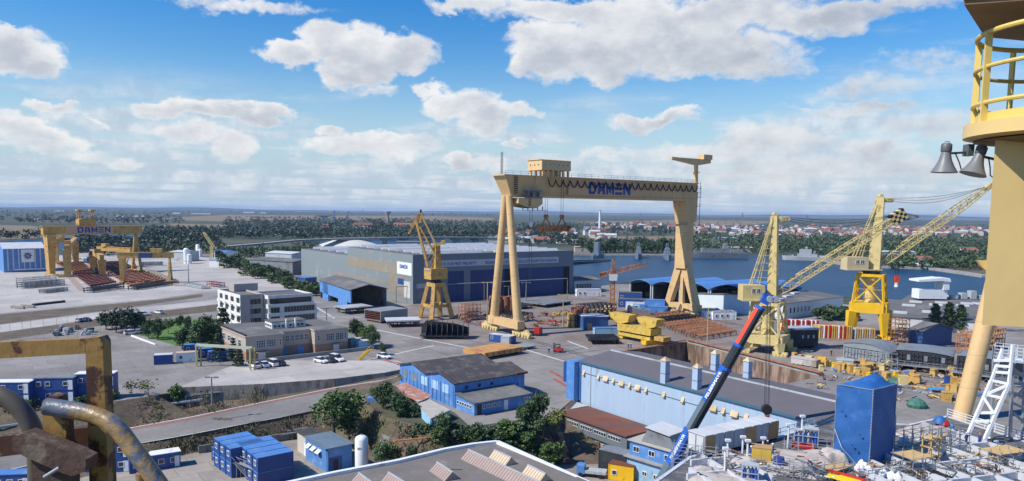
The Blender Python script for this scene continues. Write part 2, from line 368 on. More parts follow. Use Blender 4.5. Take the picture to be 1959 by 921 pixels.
wisp = MATH('MULTIPLY', RANGE(NOISE(VM('MULTIPLY', ae, (2.2,9,1)), 3.2, 6, .6), .52, .8), MATH('MULTIPLY', clear, MATH('MULTIPLY', .5, RANGE(az, -.05, .5, .0, 1))))
body = NOISE(ns, 16, 5, .6)
tone = MATH('ADD', MATH('MULTIPLY', sh, .55), MATH('ADD', MATH('MULTIPLY', MATH('SUBTRACT', body, .5), 1.3), MATH('MULTIPLY', MATH('SUBTRACT', .75, acc), .55)))
tone = RANGE(tone, -.55, .5)
gray = RANGE(az, -.1, .6, -.12, .24)
tone = MATH('SUBTRACT', tone, gray, clamp=True)
cr = N.new('ShaderNodeValToRGB'); L.new(tone, cr.inputs[0])
cr.color_ramp.elements[0].position = 0; cr.color_ramp.elements[0].color = (.50,.55,.64,1)
cr.color_ramp.elements[1].position = 1; cr.color_ramp.elements[1].color = (1,1,1,1)
e_ = cr.color_ramp.elements.new(.5); e_.color = (.76,.79,.84,1)
bg2 = N.new('ShaderNodeBackground'); L.new(cr.outputs[0], bg2.inputs['Color']); bg2.inputs['Strength'].default_value = .86
bg3 = N.new('ShaderNodeBackground'); bg3.inputs['Color'].default_value = (.45,.60,.80,1); bg3.inputs['Strength'].default_value = .9
veil = RANGE(el, .0, .2, .92, 0)
m0 = N.new('ShaderNodeMixShader'); L.new(veil, m0.inputs[0]); L.new(bg1.outputs[0], m0.inputs[1]); L.new(bg3.outputs[0], m0.inputs[2])
bg4 = N.new('ShaderNodeBackground'); bg4.inputs['Strength'].default_value = .88
pr = N.new('ShaderNodeMix'); pr.data_type = 'RGBA'; pr.inputs[6].default_value = (.56,.65,.77,1); pr.inputs[7].default_value = (.84,.88,.93,1); L.new(RANGE(NOISE(ae, 30, 4, .6), .35, .65), pr.inputs[0]); L.new(pr.outputs[2], bg4.inputs['Color'])
m1 = N.new('ShaderNodeMixShader'); L.new(MATH('MAXIMUM', dens2, wisp), m1.inputs[0]); L.new(m0.outputs[0], m1.inputs[1]); L.new(bg4.outputs[0], m1.inputs[2])
m2 = N.new('ShaderNodeMixShader'); L.new(MATH('MULTIPLY', dens, .96), m2.inputs[0]); L.new(m1.outputs[0], m2.inputs[1]); L.new(bg2.outputs[0], m2.inputs[2])
ow = N.new('ShaderNodeOutputWorld'); L.new(m2.outputs[0], ow.inputs['Surface'])
w.cycles.sampling_method = 'MANUAL'; w.cycles.sample_map_resolution = 512
vs = scene.view_settings; vs.view_transform = 'Standard'; vs.look = 'None'; vs.exposure = .1; vs.gamma = 1
scene.cycles.max_bounces = 5; scene.cycles.diffuse_bounces = 2; scene.cycles.glossy_bounces = 2; scene.cycles.volume_bounces = 0; scene.cycles.transparent_max_bounces = 4

# ------------------------------------------------------------------ terrain: one triangulated sheet with break lines
bd = V((.808,.589,0)).normalized(); ud = V((bd.y,-bd.x,0)); RZB = math.atan2(bd.y, bd.x)
LOW = -6.5
E1 = [P(0,772), P(130,770), P(225,768), P(300,757), P(341,748), P(505,741), P(640,731), P(735,719), P(790,708)]
def WT(pts): return [P(*p) for p in pts]
R1 = WT([(0,868,-5.3),(130,843,-5),(258,817,-4.5),(370,797,-3.6),(500,770,-2.5),(640,742,-1.05),(735,727,-.2),(796,709.5,0)])
R2 = WT([(0,902,-5.3),(150,872,-5),(282,846,-4.4),(370,830,-3.6),(485,808,-2.6),(579,791,-2.2),(640,777,-1.4),(673,766,-.8),(745,742,0)])
FT = []      # foot of the wall / bank below the yard edge
for k, (p, z) in enumerate(zip(E1[4:8], (-2.9,-2.2,-1.0,-.15))):
    q = p.copy(); q.y -= .55; q.z = z; FT.append(q)
E2 = WT([(722,757,0),(700,773,0),(735,798,0),(790,812,0),(850,818,0),(890,821,0),(950,813,0),(1010,805,0),(1062,797,0)]) + [V((14.9,160.2,0)), V((31.5,137.5,0)), V((50.5,111.5,0)), V((90,100,0)), V((400,95,0))]
BL = WT([(0,945,LOW),(150,915,LOW),(282,886,LOW),(370,865.5,LOW),(470,851,LOW),(569,840,LOW),(640,838,LOW),(690,850,LOW),(735,880,LOW),(800,905,LOW),(900,912,LOW),(1000,905,LOW),(1060,890,LOW)]) + [V((11.5,151,LOW)), V((13.4,157.2,LOW)), V((29.9,134.2,LOW)), V((46.5,109.0,LOW)), V((60,92,LOW)), V((400,80,LOW))]
C1 = P(1312,656); C2 = P(1566,721); C4 = C1 - bd*26; C3 = C2 - bd*26
DZ = -10
dk_top = [C1, C2, C3, C4]; cen = (C1+C2+C3+C4)/4
dk_bot = [V((p.x+(cen.x-p.x)*.02, p.y+(cen.y-p.y)*.02, DZ)) for p in dk_top]
FAR = 19000
pts = []; edges = []
def line(ps, close=False):
    i0 = len(pts)
    for p in ps: pts.append(V(p))
    n = len(ps)
    for i in range(n-1): edges.append((i0+i, i0+i+1))
    if close: edges.append((i0+n-1, i0))
line([V((-FAR,149,0))] + E1)
line(FT)
line([V((-FAR,134,-5.3))] + R1)
line([V((-FAR,125,-5.3))] + R2 + E2 + [V((FAR,95,0))])
line([V((-FAR,120,LOW))] + BL + [V((FAR,80,LOW))])
line(dk_top, True); line(dk_bot, True)
line([V((-FAR,-3000,LOW)), V((FAR,-3000,LOW))]); line([V((-FAR,FAR,0)), V((FAR,FAR,0))])
# some relief on the earth slope in front of the workshop
for k in range(60):
    t = random.random(); i = random.randrange(2, 9)
    a = E2[i]; b = E2[min(i+1, 9)]; e = a.lerp(b, random.random()); bb = min(BL, key=lambda q: abs(q.x-e.x)*1.5+abs(q.y-e.y)); s = random.uniform(.15,.85)
    q = e.lerp(bb, s); q.z = LOW*(s**1.2) + random.uniform(-.35,.5)
    pts.append(q)
vs2, e2, fs2, ov, oe, of = delaunay_2d_cdt([(p.x, p.y) for p in pts], edges, [], 0, 1e-5)
g = MB()
for i, p in enumerate(vs2):
    z = pts[ov[i][0]].z if ov[i] else 0
    g.v.append((p[0], p[1], z))
g.f = [tuple(f) for f in fs2]
ground_o = struct('ground', g, plain, fix=False)
for p in ground_o.data.polygons:
    if p.normal.z < 0: p.flip()
ground_o.data.materials.append(earth); ground_o.data.materials.append(dock_m)
for p in ground_o.data.polygons:
    c = p.center
    zs = [ground_o.data.vertices[i].co.z for i in p.vertices]
    if min(zs) < -9: p.material_index = 2
    elif min(zs) < -.01: p.material_index = 1
def sheet(name, pxs, m, z=.02, kind='structure'):
    mb = MB(); ps = [P(a, b, z) if not isinstance(a, V) else a for a, b in pxs]
    mb.v = [tuple(p) for p in ps]; mb.f = [tuple(range(len(ps)))]
    o = struct(name, mb, m, kind, fix=False)
    if o.data.polygons[0].normal.z < 0: o.data.polygons[0].flip()
    return o
def ribbon(name, A, B, m, dz=.02):
    mb = MB()
    n = max(len(A), len(B))
    def res(ps, t):
        ln = [0]
        for a, b in zip(ps, ps[1:]): ln.append(ln[-1]+(b-a).length)
        s = t*ln[-1]
        for i in range(len(ps)-1):
            if s <= ln[i+1] or i == len(ps)-2:
                return ps[i].lerp(ps[i+1], (s-ln[i])/max(1e-6, ln[i+1]-ln[i]))
    K = 60
    for k in range(K+1):
        for q in (res(A, k/K), res(B, k/K)): mb.v.append((q.x, q.y, q.z+dz))
    mb.f = [(2*k, 2*k+1, 2*k+3, 2*k+2) for k in range(K)]
    o = struct(name, mb, m, fix=False)
    for p in o.data.polygons:
        if p.normal.z < 0: p.flip()
    return o
# yard paving (z=0) over the plain
yl = [(V((-420,150,.02)), 0)] + [(V((p.x, p.y+.3, .02)), 0) for p in E1] + [(V((p.x, p.y+.4, .02)), 0) for p in [R2[-1]]+WT([(752,738,0),(800,764,0),(868,790,0),(900,818,0),(950,811,0),(1010,803,0),(1060,796,0)])] + [(V((14.5,158.8,.02)),0),(V((47,115,.02)),0),(V((90,101,.02)),0),(V((180,98,.02)),0)]
yl += [(V((230,280,.02)),0),(V((150,330,.02)),0),(V((120,400,.02)),0),(V((30,420,.02)),0),(V((-60,470,.02)),0),(V((-150,560,.02)),0),(V((-260,640,.02)),0),(V((-480,640,.02)),0)]
# cut the dock out of the paving with a triangulation
def poly_sheet(name, ps, m, holes=(), dz=0):
    P2 = []; E = []
    for loop in (ps,)+tuple(holes):
        i0 = len(P2); P2 += [(p.x, p.y) for p in loop]; n = len(loop); E += [(i0+i, i0+(i+1)%n) for i in range(n)]
    v, e, f, *_ = delaunay_2d_cdt(P2, E, [], 1 if not holes else 1, 1e-5)
    def inside(c, loop):
        r = False; n = len(loop)
        for i in range(n):
            a, b = loop[i], loop[(i+1)%n]
            if (a.y > c[1]) != (b.y > c[1]) and c[0] < (b.x-a.x)*(c[1]-a.y)/(b.y-a.y)+a.x: r = not r
        return r
    mb = MB(); mb.v = [(q[0], q[1], ps[0].z+dz) for q in v]
    for t in f:
        c = (sum(v[i][0] for i in t)/len(t), sum(v[i][1] for i in t)/len(t))
        if inside(c, ps) and not any(inside(c, h) for h in holes): mb.f.append(tuple(t))
    o = struct(name, mb, m, fix=False)
    for p in o.data.polygons:
        if p.normal.z < 0: p.flip()
    return o
poly_sheet('yard', [a for a, _ in yl], yardc, [dk_top])
poly_sheet('assembly_yard', [P(x,y,.03) for x,y in ((700,612),(790,582),(1100,561),(1400,600),(1880,640),(1960,700),(1960,760),(1640,712),(1395,662),(1320,652),(1225,668),(1010,655),(830,660),(760,640))], yardb, [dk_top])
sheet('yard_upper_left', [(-420,640),(0,600),(300,572),(386,560),(470,556),(560,575),(600,560),(500,512),(400,494),(330,486),(200,483),(0,490),(-420,510)], yardp, .04)
sheet('ramp_road', [(-420,690),(0,622),(250,590),(390,576),(470,568),(470,575),(390,585),(250,601),(0,636),(-420,725)], yardp, .05)
sheet('bank_earth', [(-420,640),(0,602),(300,574),(386,563),(388,568),(250,588),(0,620),(-420,688)], earth, .06)
sheet('dry_bank', [(-420,725),(0,637),(250,602),(390,586),(470,576),(470,590),(400,597),(330,605),(200,622),(0,652),(-420,760)], earth, .06)
sheet('lawn', [(262,640),(330,610),(420,610),(420,665),(340,662)], lawn, .06)
sheet('access_road', [(560,575),(600,560),(640,590),(700,612),(780,640),(900,690),(770,692),(690,650),(640,620),(600,600)], yardc, .05)
sheet('parking_lot', [(340,742),(430,705),(480,690),(760,690),(790,703),(735,717),(640,729),(505,739)], yardp, .05)
ribbon('road', R1, R2, asph, .03)
off = [p + (q-p).normalized()*.55 for p, q in zip(R1, R2)]
off2 = [p + (q-p).normalized()*.95 for p, q in zip(R1, R2)]
off3 = [p + (q-p).normalized()*1.9 for p, q in zip(R1, R2)]
off4 = [p + (q-p).normalized()*2.15 for p, q in zip(R1, R2)]
ribbon('road_edge', R1, off, whiteline, .06); ribbon('road_line', off2, [p + (q-p).normalized()*.42 for p, q in zip(off2, off3)], redline, .06); ribbon('road_line', off3, off4, redline, .06)
ribbon('road_kerb', [p + (q-p).normalized()*(-.35) for q, p in zip(R1, R2)], R2, whiteline, .06)
low_ps = [V((p.x, p.y-.3, LOW+.02)) for p in BL[:7]] + [V((p.x,p.y,LOW+.02)) for p in WT([(690,860,LOW),(720,900,LOW),(760,960,LOW),(760,1300,LOW),(-400,1300,LOW)])] + [V((-140,118,LOW+.02))]
poly_sheet('low_yard', low_ps, lowc)
poly_sheet('low_yard', [V((p.x,p.y,LOW+.02)) for p in WT([(1075,880,LOW),(1112,810,LOW),(1330,905,LOW),(1330,1100,LOW),(1000,1100,LOW),(1000,930,LOW)])], lowc)
# wall of the yard along the road
wl = thing('retaining_wall', 'long stained concrete retaining wall between the car park and the lower road', 'wall', tuple(E1[4]))
mb = MB(); top = []
o0 = E1[4]
for a, b, fa, fb in zip(E1[4:8], E1[5:9], FT, FT[1:]+[V((E1[8].x,E1[8].y-.5,0))]):
    for (p, q, z0, z1) in ((a, b, fa.z, fb.z),):
        n = V((-(q-p).y, (q-p).x, 0)).normalized()
        K = 6
        for k in range(K):
            s0 = p.lerp(q, k/K); s1 = p.lerp(q, (k+.985)/K); za = z0+(z1-z0)*k/K; zb = z0+(z1-z0)*(k+1)/K
            A = s0 - o0; B = s1 - o0
            mb.add([A-n*.75+V((0,0,za-.4)), B-n*.75+V((0,0,zb-.4)), B-n*.35+V((0,0,.8)), A-n*.35+V((0,0,.8)),
                    A+n*.1+V((0,0,za-.4)), B+n*.1+V((0,0,zb-.4)), B+n*.05+V((0,0,.8)), A+n*.05+V((0,0,.8))],
                   [(0,1,2,3),(5,4,7,6),(3,2,6,7),(4,0,3,7),(1,5,6,2),(4,5,1,0)])
mb.build('wall_slab', conc_d, wl)
# ------------------------------------------------------------------ water
def water_m():
    m = bpy.data.materials.new('lake_water'); m.use_nodes = True; nt = m.node_tree; b = nt.nodes['Principled BSDF']
    b.inputs['Base Color'].default_value = (.018,.07,.16,1); b.inputs['Roughness'].default_value = .35; b.inputs['Specular IOR Level'].default_value = .05
    g = nt.nodes.new('ShaderNodeNewGeometry'); mp = nt.nodes.new('ShaderNodeMapping'); mp.inputs['Scale'].default_value = (.5,1,1); nt.links.new(g.outputs['Position'], mp.inputs[0])
    n = nt.nodes.new('ShaderNodeTexNoise'); n.inputs['Scale'].default_value = .35; n.inputs['Detail'].default_value = 6
    nt.links.new(mp.outputs[0], n.inputs['Vector']); bp = nt.nodes.new('ShaderNodeBump'); bp.inputs['Strength'].default_value = .9; bp.inputs['Distance'].default_value = .6
    nt.links.new(n.outputs['Fac'], bp.inputs['Height']); nt.links.new(bp.outputs[0], b.inputs['Normal'])
    n2 = nt.nodes.new('ShaderNodeTexNoise'); n2.inputs['Scale'].default_value = .012; n2.inputs['Detail'].default_value = 4; nt.links.new(mp.outputs[0], n2.inputs['Vector'])
    cr = nt.nodes.new('ShaderNodeValToRGB'); nt.links.new(n2.outputs['Fac'], cr.inputs[0]); cr.color_ramp.elements[0].position=.35; cr.color_ramp.elements[1].position=.7
    cr.color_ramp.elements[0].color=(.012,.045,.095,1); cr.color_ramp.elements[1].color=(.02,.066,.13,1); nt.links.new(cr.outputs[0], b.inputs['Base Color'])
    return m
wat = water_m()
sheet('water', [(1095,555),(1090,492),(1200,489),(1330,487),(1420,489),(1560,494),(1600,510),(1740,512),(1960,530),(2300,545),(2300,620),(1960,580),(1700,572),(1560,568),(1440,566),(1300,548),(1200,540)], wat, .08)
sheet('water', [(600,486),(590,464),(640,459),(760,459),(960,462),(1010,470),(1010,492)], wat, .08)
sheet('water', [(-420,520),(-420,452),(0,462),(90,456),(200,452),(272,452),(285,458),(200,472),(120,488),(0,497)], wat, .08)
sheet('water', [(430,440),(445,436),(500,433),(520,436),(490,441)], wat, .08)
sheet('water', [(640,437),(700,434),(760,436),(700,440)], wat, .08)
# fields on the plain
for pxs in ([(-420,470),(-420,436),(0,431),(60,432),(95,440),(90,455),(0,459)],
            [(270,437),(330,428),(430,430),(460,438),(400,447),(290,449)],
            [(260,420),(440,411),(640,413),(600,420),(420,424)],
            [(560,405),(960,409),(1500,416),(2300,428),(2300,424),(1400,411.5),(960,406.5),(560,402)],
            [(600,413),(800,413),(940,417),(960,424),(760,424),(640,420)],
            [(1100,462),(1180,453),(1300,452),(1310,462),(1200,470)],
            [(1100,425),(1300,421),(1500,424),(1420,432),(1150,434)]):
    sheet('field', pxs, fieldm, .25)
# ------------------------------------------------------------------ helpers for cranes
def LP(o, px, py):
    """pixel -> point local to o, in the upright plane through o that faces the camera axis"""
    return PD(px, py, o.y) - V((o.x, o.y, 0))
def lattice(mb, a, b, w, h, n, r, taper=(.25,.55), side=(0,1,0)):
    a = V(a); b = V(b); d = (b-a); Ld = d.length; d.normalize(); sy = V(side); sz = d.cross(sy).normalized()*-1
    def sec(t):
        k = 1.0
        if t < .12: k = taper[0] + (1-taper[0])*t/.12
        elif t > .8: k = 1 - (1-taper[1])*(t-.8)/.2
        c = a + d*(Ld*t); return [c + sy*(i*w*k/2) + sz*(j*h*k/2) for i, j in ((-1,-1),(1,-1),(1,1),(-1,1))]
    S = [sec(i/n) for i in range(n+1)]
    for s0, s1 in zip(S, S[1:]):
        for k in range(4): mb.bar(s0[k], s1[k], r*1.5)
        e = S.index(s0) % 2
        for k in range(4):
            p, q = (s0[k], s1[(k+1)%4]) if e else (s0[(k+1)%4], s1[k]); mb.bar(p, q, r*.8)
    for s_ in S[::2]:
        for k in range(4): mb.bar(s_[k], s_[(k+1)%4], r)
    return S
def railing(mb, pts, h=1.1, step=2.5, r=.05, rails=2):
    pts = [V(p) for p in pts]
    for a, b in zip(pts, pts[1:]):
        n = max(1, int((b-a).length/step))
        for k in range(n+1): p = a.lerp(b, k/n); mb.bar(p, p+V((0,0,h)), r)
        for j in range(1, rails+1): z = V((0,0,h*j/rails)); mb.bar(a+z, b+z, r)
    return mb
def letters(x, z, w, h, y, d=.12):
    """DAMEN in heavy cut letters, in the x-z plane, facing -y"""
    mb = MB(); lw = w/5*.86; st = w/5
    def pl(pts, ox): mb.extr([(ox+px*lw, y, z+pz*h) for px, pz in pts], (0,-d,0))
    L_ = {0:[[(0,0),(.3,0),(.3,1),(0,1)],[(.34,.78),(.7,.78),(.86,1),(.34,1)],[(.3,0),(.7,0),(.9,.22),(.3,.22)],[(.7,0),(1,.3),(1,.72),(.86,1),(.62,.78),(.7,.7),(.7,.3),(.62,.2)]],
          1:[[(0,0),(.3,0),(.42,.76),(.3,1),(.14,1)],[(.42,.76),(.56,.76),(.74,1),(.3,1)],[(.7,0),(1,0),(.92,.8),(.74,1),(.56,.76)],[(.38,.24),(.66,.24),(.62,.44),(.42,.44)]],
          2:[[(0,0),(.26,0),(.26,1),(0,1)],[(.78,0),(1.04,0),(1.04,1),(.78,1)],[(.26,1),(.26,.62),(.46,.1),(.56,.1),(.56,.4)],[(.78,1),(.78,.62),(.58,.1),(.5,.1),(.5,.4)]],
          3:[[(.04,.78),(1,.78),(1,1),(.04,1)],[(.04,.39),(.92,.39),(.92,.61),(.04,.61)],[(.04,0),(1,0),(1,.22),(.04,.22)]],
          4:[[(0,0),(.26,0),(.26,1),(0,1)],[(.72,0),(.98,0),(.98,1),(.72,1)],[(.26,1),(.26,.58),(.72,0),(.72,.42)]]}
    for k in range(5):
        for pp in L_[k]: pl(pp, x+st*k)
    return mb
def text_mesh(name, body, size, m, parent, loc, rot, depth=.03, bold=0., spacing=1., width=None):
    c = bpy.data.curves.new(name, 'FONT'); c.body = body; c.size = size; c.extrude = depth; c.offset = bold; c.space_character = spacing; c.resolution_u = 3
    o = bpy.data.objects.new(name, c); col.objects.link(o)
    dg = bpy.context.evaluated_depsgraph_get(); me = bpy.data.meshes.new_from_object(o.evaluated_get(dg))
    bpy.data.objects.remove(o); me.materials.clear(); me.materials.append(m); me.name = name
    if width:
        xs = [v.co.x for v in me.vertices]; k = width/(max(xs)-min(xs))
        for v in me.vertices: v.co.x *= k
    q = bpy.data.objects.new(name, me); col.objects.link(q); q.parent = parent; q.location = loc; q.rotation_euler = rot
    return q
def window(parent, x, z, w, h, y=0, face=0, nx=2, ny=1, fm=None, gm=None, t=.07, origin=(0,0,0)):
    """framed window on the wall of a thing: x,z lower left in wall coordinates; face = rotation of the wall about z"""
    key = (round(w,2), round(h,2), nx, ny, t, (fm or white).name, (gm or glass).name)
    if key not in WIN:
        f = MB(); e = .03
        f.box(0,t,-.10,0,0,h).box(w-t,w,-.10,0,0,h).box(t,w-t,-.10,0,0,t).box(t,w-t,-.10,0,h-t,h)
        for i in range(1,nx): f.box(w*i/nx-e,w*i/nx+e,-.08,0,t,h-t)
        for j in range(1,ny): f.box(t,w-t,-.075,0,h*j/ny-e,h*j/ny+e)
        g_ = MB().box(t,w-t,-.04,0,t,h-t)
        WIN[key] = (f.mesh('window', fm or white), g_.mesh('pane', gm or glass))
    c, s = math.cos(face), math.sin(face)
    lx, ly = x, y
    fo = part(parent, 'window', WIN[key][0], (origin[0]+lx*c-ly*s, origin[1]+lx*s+ly*c, origin[2]+z), face)
    part(fo, 'pane', WIN[key][1])
    return fo
WIN = {}
# ------------------------------------------------------------------ the great gantry crane
La, Lb = P(931,627), P(1007,649); Ra, Rb = P(1272,598), P(1338,607)
L0 = (La+Lb)/2; R0 = (Ra+Rb)/2; bc = (R0-L0).normalized(); S = (R0-L0).length; rzc = math.atan2(bc.y, bc.x); yc = V((-bc.y, bc.x, 0))
def ga(px, z, y=0): return along(L0 + yc*y, bc, px, z)          # position along the beam seen at column px
zb = HZ(*(L0+bc*14)[:2], 378.5); zt = HZ(*(L0+bc*14)[:2], 340)
gc = thing('gantry_crane', 'huge tan gantry crane over the dock yard with dark blue lettering on its beam', 'gantry crane', tuple(L0), rzc)
for sy in (1,-1):
    MB().path([(0,sy*7,3.4),(0,sy*1.3,zb-1.2),(0,sy*1.1,zb+.5)], [1.5,1.15,1.1], 16).build('leg', tan, gc, True)
MB().extr([(-1.4,-8.6,2.4),(-1.4,8.6,2.4),(-1.4,8.6,5),(-1.4,6,5.6),(-1.4,5,4.8),(-1.4,-5,4.8),(-1.4,-6,5.6),(-1.4,-8.6,5)], (2.8,0,0)).build('sill_beam', tan, gc)
def bogie(y, x, parent):
    mb = MB(); mb.box(x-.5,x+.5,y-2.3,y+2.3,.9,1.7); mb.extr([(x-.4,y-1.4,1.7),(x-.4,y+1.4,1.7),(x-.4,y+.5,2.6),(x-.4,y-.5,2.6)], (.8,0,0))
    o = mb.build('bogie', pale, parent)
    for k in range(3):
        yy = y-1.5+1.5*k; MB().path([(x-.62,yy,.55),(x+.62,yy,.55)], .55, 10).build('wheel', pale, o)
for y in (-11.5,-6.6,6.6,11.5): bogie(y, 0, gc)
for y in (-7,-2.5,2.5,7): bogie(y, S, gc)
xl = ga(955, zt); xr = ga(1334, zt, -3.2)
bm = MB(); yh = 3.4
bm.add([(xl+3.2,-yh+1,zb),(xr,-yh,zb),(xr,yh,zb),(xl+3.2,yh-1,zb),(xl,-yh,zt),(xr,-yh,zt),(xr,yh,zt),(xl,yh,zt)],
       [(3,2,1,0),(4,5,6,7),(0,1,5,4),(1,2,6,5),(2,3,7,6),(3,0,4,7)])
bm.box(xl-.6,xr+.4,-yh-.35,yh+.35,zt,zt+.35)
for k in range(1,14):
    x = xl+6+(xr-xl-8)*k/14; bm.box(x-.05,x+.05,-yh-.06,-yh+.02,zb+1.2,zt-.02)
bm.box(xl+7,xr-1,-yh-.18,-yh+.2,zb+.9,zb+1.1)
bm.build('beam', tan, gc)
railing(MB(), [(xl,-yh,zt+.35),(xr,-yh,zt+.35),(xr,yh,zt+.35)], 1.2, 3, .07).build('railing', galv, gc)
hz = MB()
for k in range(9):
    z = zb+.9+k*.68; hz.extr([(xl+3.4,-yh-.03,z),(xl+5,-yh-.03,z+.28),(xl+5,-yh-.03,z+.6),(xl+3.4,-yh-.03,z+.32)], (0,-.04,0))
hz.build('hazard_stripe', black, gc)
x0 = ga(1126, zb+3, -yh); x1 = ga(1208, zb+3, -yh)
MB().box(x0-9,x1+6,-yh-.05,-yh+.01,zb+1.15,zt-.6).build('sign_panel', mat('faded_peach_paint', (.66,.40,.22), .5, .05, .3), gc)
letters(x0, zb+1.6, x1-x0, 4.0, -yh-.06, .1).build('lettering', logo_blue, gc)
fx0 = ga(1047, zt, -yh); fx1 = ga(1333, zt, -yh); nf = 23; ps = []
for i in range(nf*8+1):
    t = i/8; ps.append((fx0+(fx1-fx0)*t/nf, -yh-.55, zt-.75-2.3*math.sin(math.pi*(t%1))**.8))
MB().path(ps, .2, 5).build('festoon_cable', black, gc)
MB().box(fx0,fx1,-yh-.6,-yh+.05,zt-.5,zt-.25).build('festoon_rail', tan, gc)
# upper trolley
a, b = ga(1022, zt+4), ga(1077, zt+4)
tr = MB().box(a,b,-4.2,3.6,zt+2.3,zt+5.6); tr.add([(a-.3,-4.5,zt+5.6),(b+.3,-4.5,zt+5.6),(b+.3,3.9,zt+5.6),(a-.3,3.9,zt+5.6),(a-.3,-.3,zt+6.1),(b+.3,-.3,zt+6.1)],[(0,1,5,4),(2,3,4,5),(0,4,3),(1,2,5),(3,2,1,0)])
to = tr.build('trolley_house', tan2, gc)
pm = MB()
for k in range(6):
    x = a+.8+(b-a-1.6)*k/5; pm.box(x-.3,x+.3,-4,-3.4,zt+.3,zt+2.3).box(x-.3,x+.3,2.6,3.2,zt+.3,zt+2.3)
pm.box(a+5,a+9,-3,1,zt+.4,zt+2).build('trolley_frame', tan, gc)
for k in range(6): window(to, a+1.4+(b-a-2.8)*k/5-.3, zt+3.7, .7, .7, -4.2, nx=1)
for k in range(3): window(to, 1.2+2.2*k, zt+3.7, .7, .7, 0, -math.pi/2, nx=1, origin=(a,3.6,0))
# lower trolley
a, b = ga(985, zb-2, -2), ga(1031, zb-2, -2)
MB().extr([(a,-4,zb-.3),(b,-4,zb-.3),(b,-4,zb-2.2),(b-2.5,-4,zb-3.6),(a+3,-4,zb-3.2),(a,-4,zb-2)], (0,7,0)).build('lower_trolley', tan2, gc)
lt = MB(); xm = (a+b)/2+1
lt.box(xm-3.4,xm+3.4,-yh-1.1,-yh-.4,zb-.4,zb+.1).box(xm-2.6,xm-2,-yh-1.1,-yh-.05,zb-.3,zb+2.2).box(xm+2,xm+2.6,-yh-1.1,-yh-.05,zb-.3,zb+2.2).box(xm-3.6,xm+3.6,-yh-1,-yh-.3,zb+1.9,zb+2.3).box(xm-.5,xm+.5,-yh-1,-yh-.1,zb+.1,zb+2)
lt.box(xm-5,xm+5.5,-4.6,3.4,zb-4.4,zb-4.25)
for k in range(5): lt.box(xm-4+2*k-.1,xm-4+2*k+.1,-4,-3.7,zb-4.3,zb-3)
lt.build('hoist_bracket', steel, gc)
hz = MB()
for k in range(5): hz.extr([(a+4,-4.03,zb-3.0+k*.5),(a+5,-4.03,zb-2.8+k*.5),(a+5,-4.03,zb-2.55+k*.5),(a+4,-4.03,zb-2.75+k*.5)], (0,-.03,0))
hz.build('hazard_stripe', black, gc)
s1, s2, s3 = ga(1003,zb-10), ga(1032,zb-8), ga(1062,zb-8)
zs = HZ(*(L0+bc*s2)[:2], 412)
cb = MB()
for x, zz, top in ((s1,18,zb-4),(s2,zs,zb-.3),(s3,zs,zt)):
    for dx in (-.45,.45): cb.tube((x+dx,-3.6,top),(x+dx,-3.6,zz), .07, n=4)
cb.build('hoist_cable', dark, gc)
MB().lathe([(.1,-1.6),(.5,-1.2),(.6,0),(.4,.5),(.1,.7)], (s1,-3.6,HZ(*(L0+bc*s1)[:2], 426)), 10).build('counterweight', white, gc, True)
lb = thing('lifting_beam', 'orange lifting beam on two triangular hangers under the great gantry', 'lifting beam', tuple(L0+bc*((s2+s3)/2)+yc*(-3.6)+V((0,0,zs-4.6))), rzc)
hw = (ga(1077,zs-4)-ga(1015,zs-4))/2
mb = MB().box(-hw,hw,-.5,.5,0,1.1)
for k in range(9): x = -hw+1+(2*hw-2)*k/8; mb.box(x-.25,x+.25,-.6,.6,-.8,1.3)
mb.build('spreader', orange, lb)
for x in (-(s3-s2)/2,(s3-s2)/2):
    MB().bar((x-1.9,0,1),(x,0,4),.35).bar((x+1.9,0,1),(x,0,4),.35).box(x-.7,x+.7,-.4,.4,3.6,4.8).build('hanger', orange, lb)
# right leg
cl = MB()
zs_ = 18.5
cl.add([(S-2.1,-2.7,zs_),(S+2.1,-2.7,zs_),(S+2.1,2.7,zs_),(S-2.1,2.7,zs_),(S-2.1,-2.7,zb-8),(S+2.1,-2.7,zb-8),(S+2.1,2.7,zb-8),(S-2.1,2.7,zb-8)],
       [(3,2,1,0),(4,5,6,7),(0,1,5,4),(1,2,6,5),(2,3,7,6),(3,0,4,7)])
cl.extr([(S-2.1,-3.2,zb-8),(S+3,-3.2,zb-8),(S+3.4,-3.2,zb+3.6),(S-1.6,-3.2,zb+3.6),(S-1.6,-3.2,zb),(S-3.6,-3.2,zb),(S-3.6,-3.2,zb-2),(S-2.6,-3.2,zb-5)], (0,6.4,0))
cl.build('leg', tan, gc)
for sy in (1,-1):
    MB().bar((S,sy*1.2,zs_+1.5),(S,sy*7.3,3.2), 3.4, 2.7, up=(1,0,0), w1=2.4, h1=2.4).build('leg_strut', tan, gc)
MB().box(S-.7,S+.7,-.7,.7,4,zs_+.5).build('leg_strut', tan, gc)
MB().extr([(S-1.5,-8.8,4.6),(S-1.5,8.8,4.6),(S-1.5,8.8,2.2),(S-1.5,2,3.0),(S-1.5,.9,0.4),(S-1.5,-.9,.4),(S-1.5,-2,3.0),(S-1.5,-8.8,2.2)], (3,0,0)).build('sill_beam', tan, gc)
pf = MB()
for z in (zb-9, zb+1.5, zb+3.2, zb+4.8, zb-2): pf.box(S-2.8 if z < zb-5 else S+2.5,S+5 if z > zb-5 else S-1.8,-3.6,3.6,z,z+.15); railing(pf, [(S+4.9,-3.5,z),(S+4.9,3.5,z)] if z > zb-5 else [(S-2.7,-3.5,z),(S-2.7,3.5,z)], 1.1, 2)
pf.bar((S+4.4,-3.4,zb-9),(S+4.4,-3.4,zt+1),.15)
pf.build('service_platform', steel, gc)
mx_ = ga(1331, zt+3)
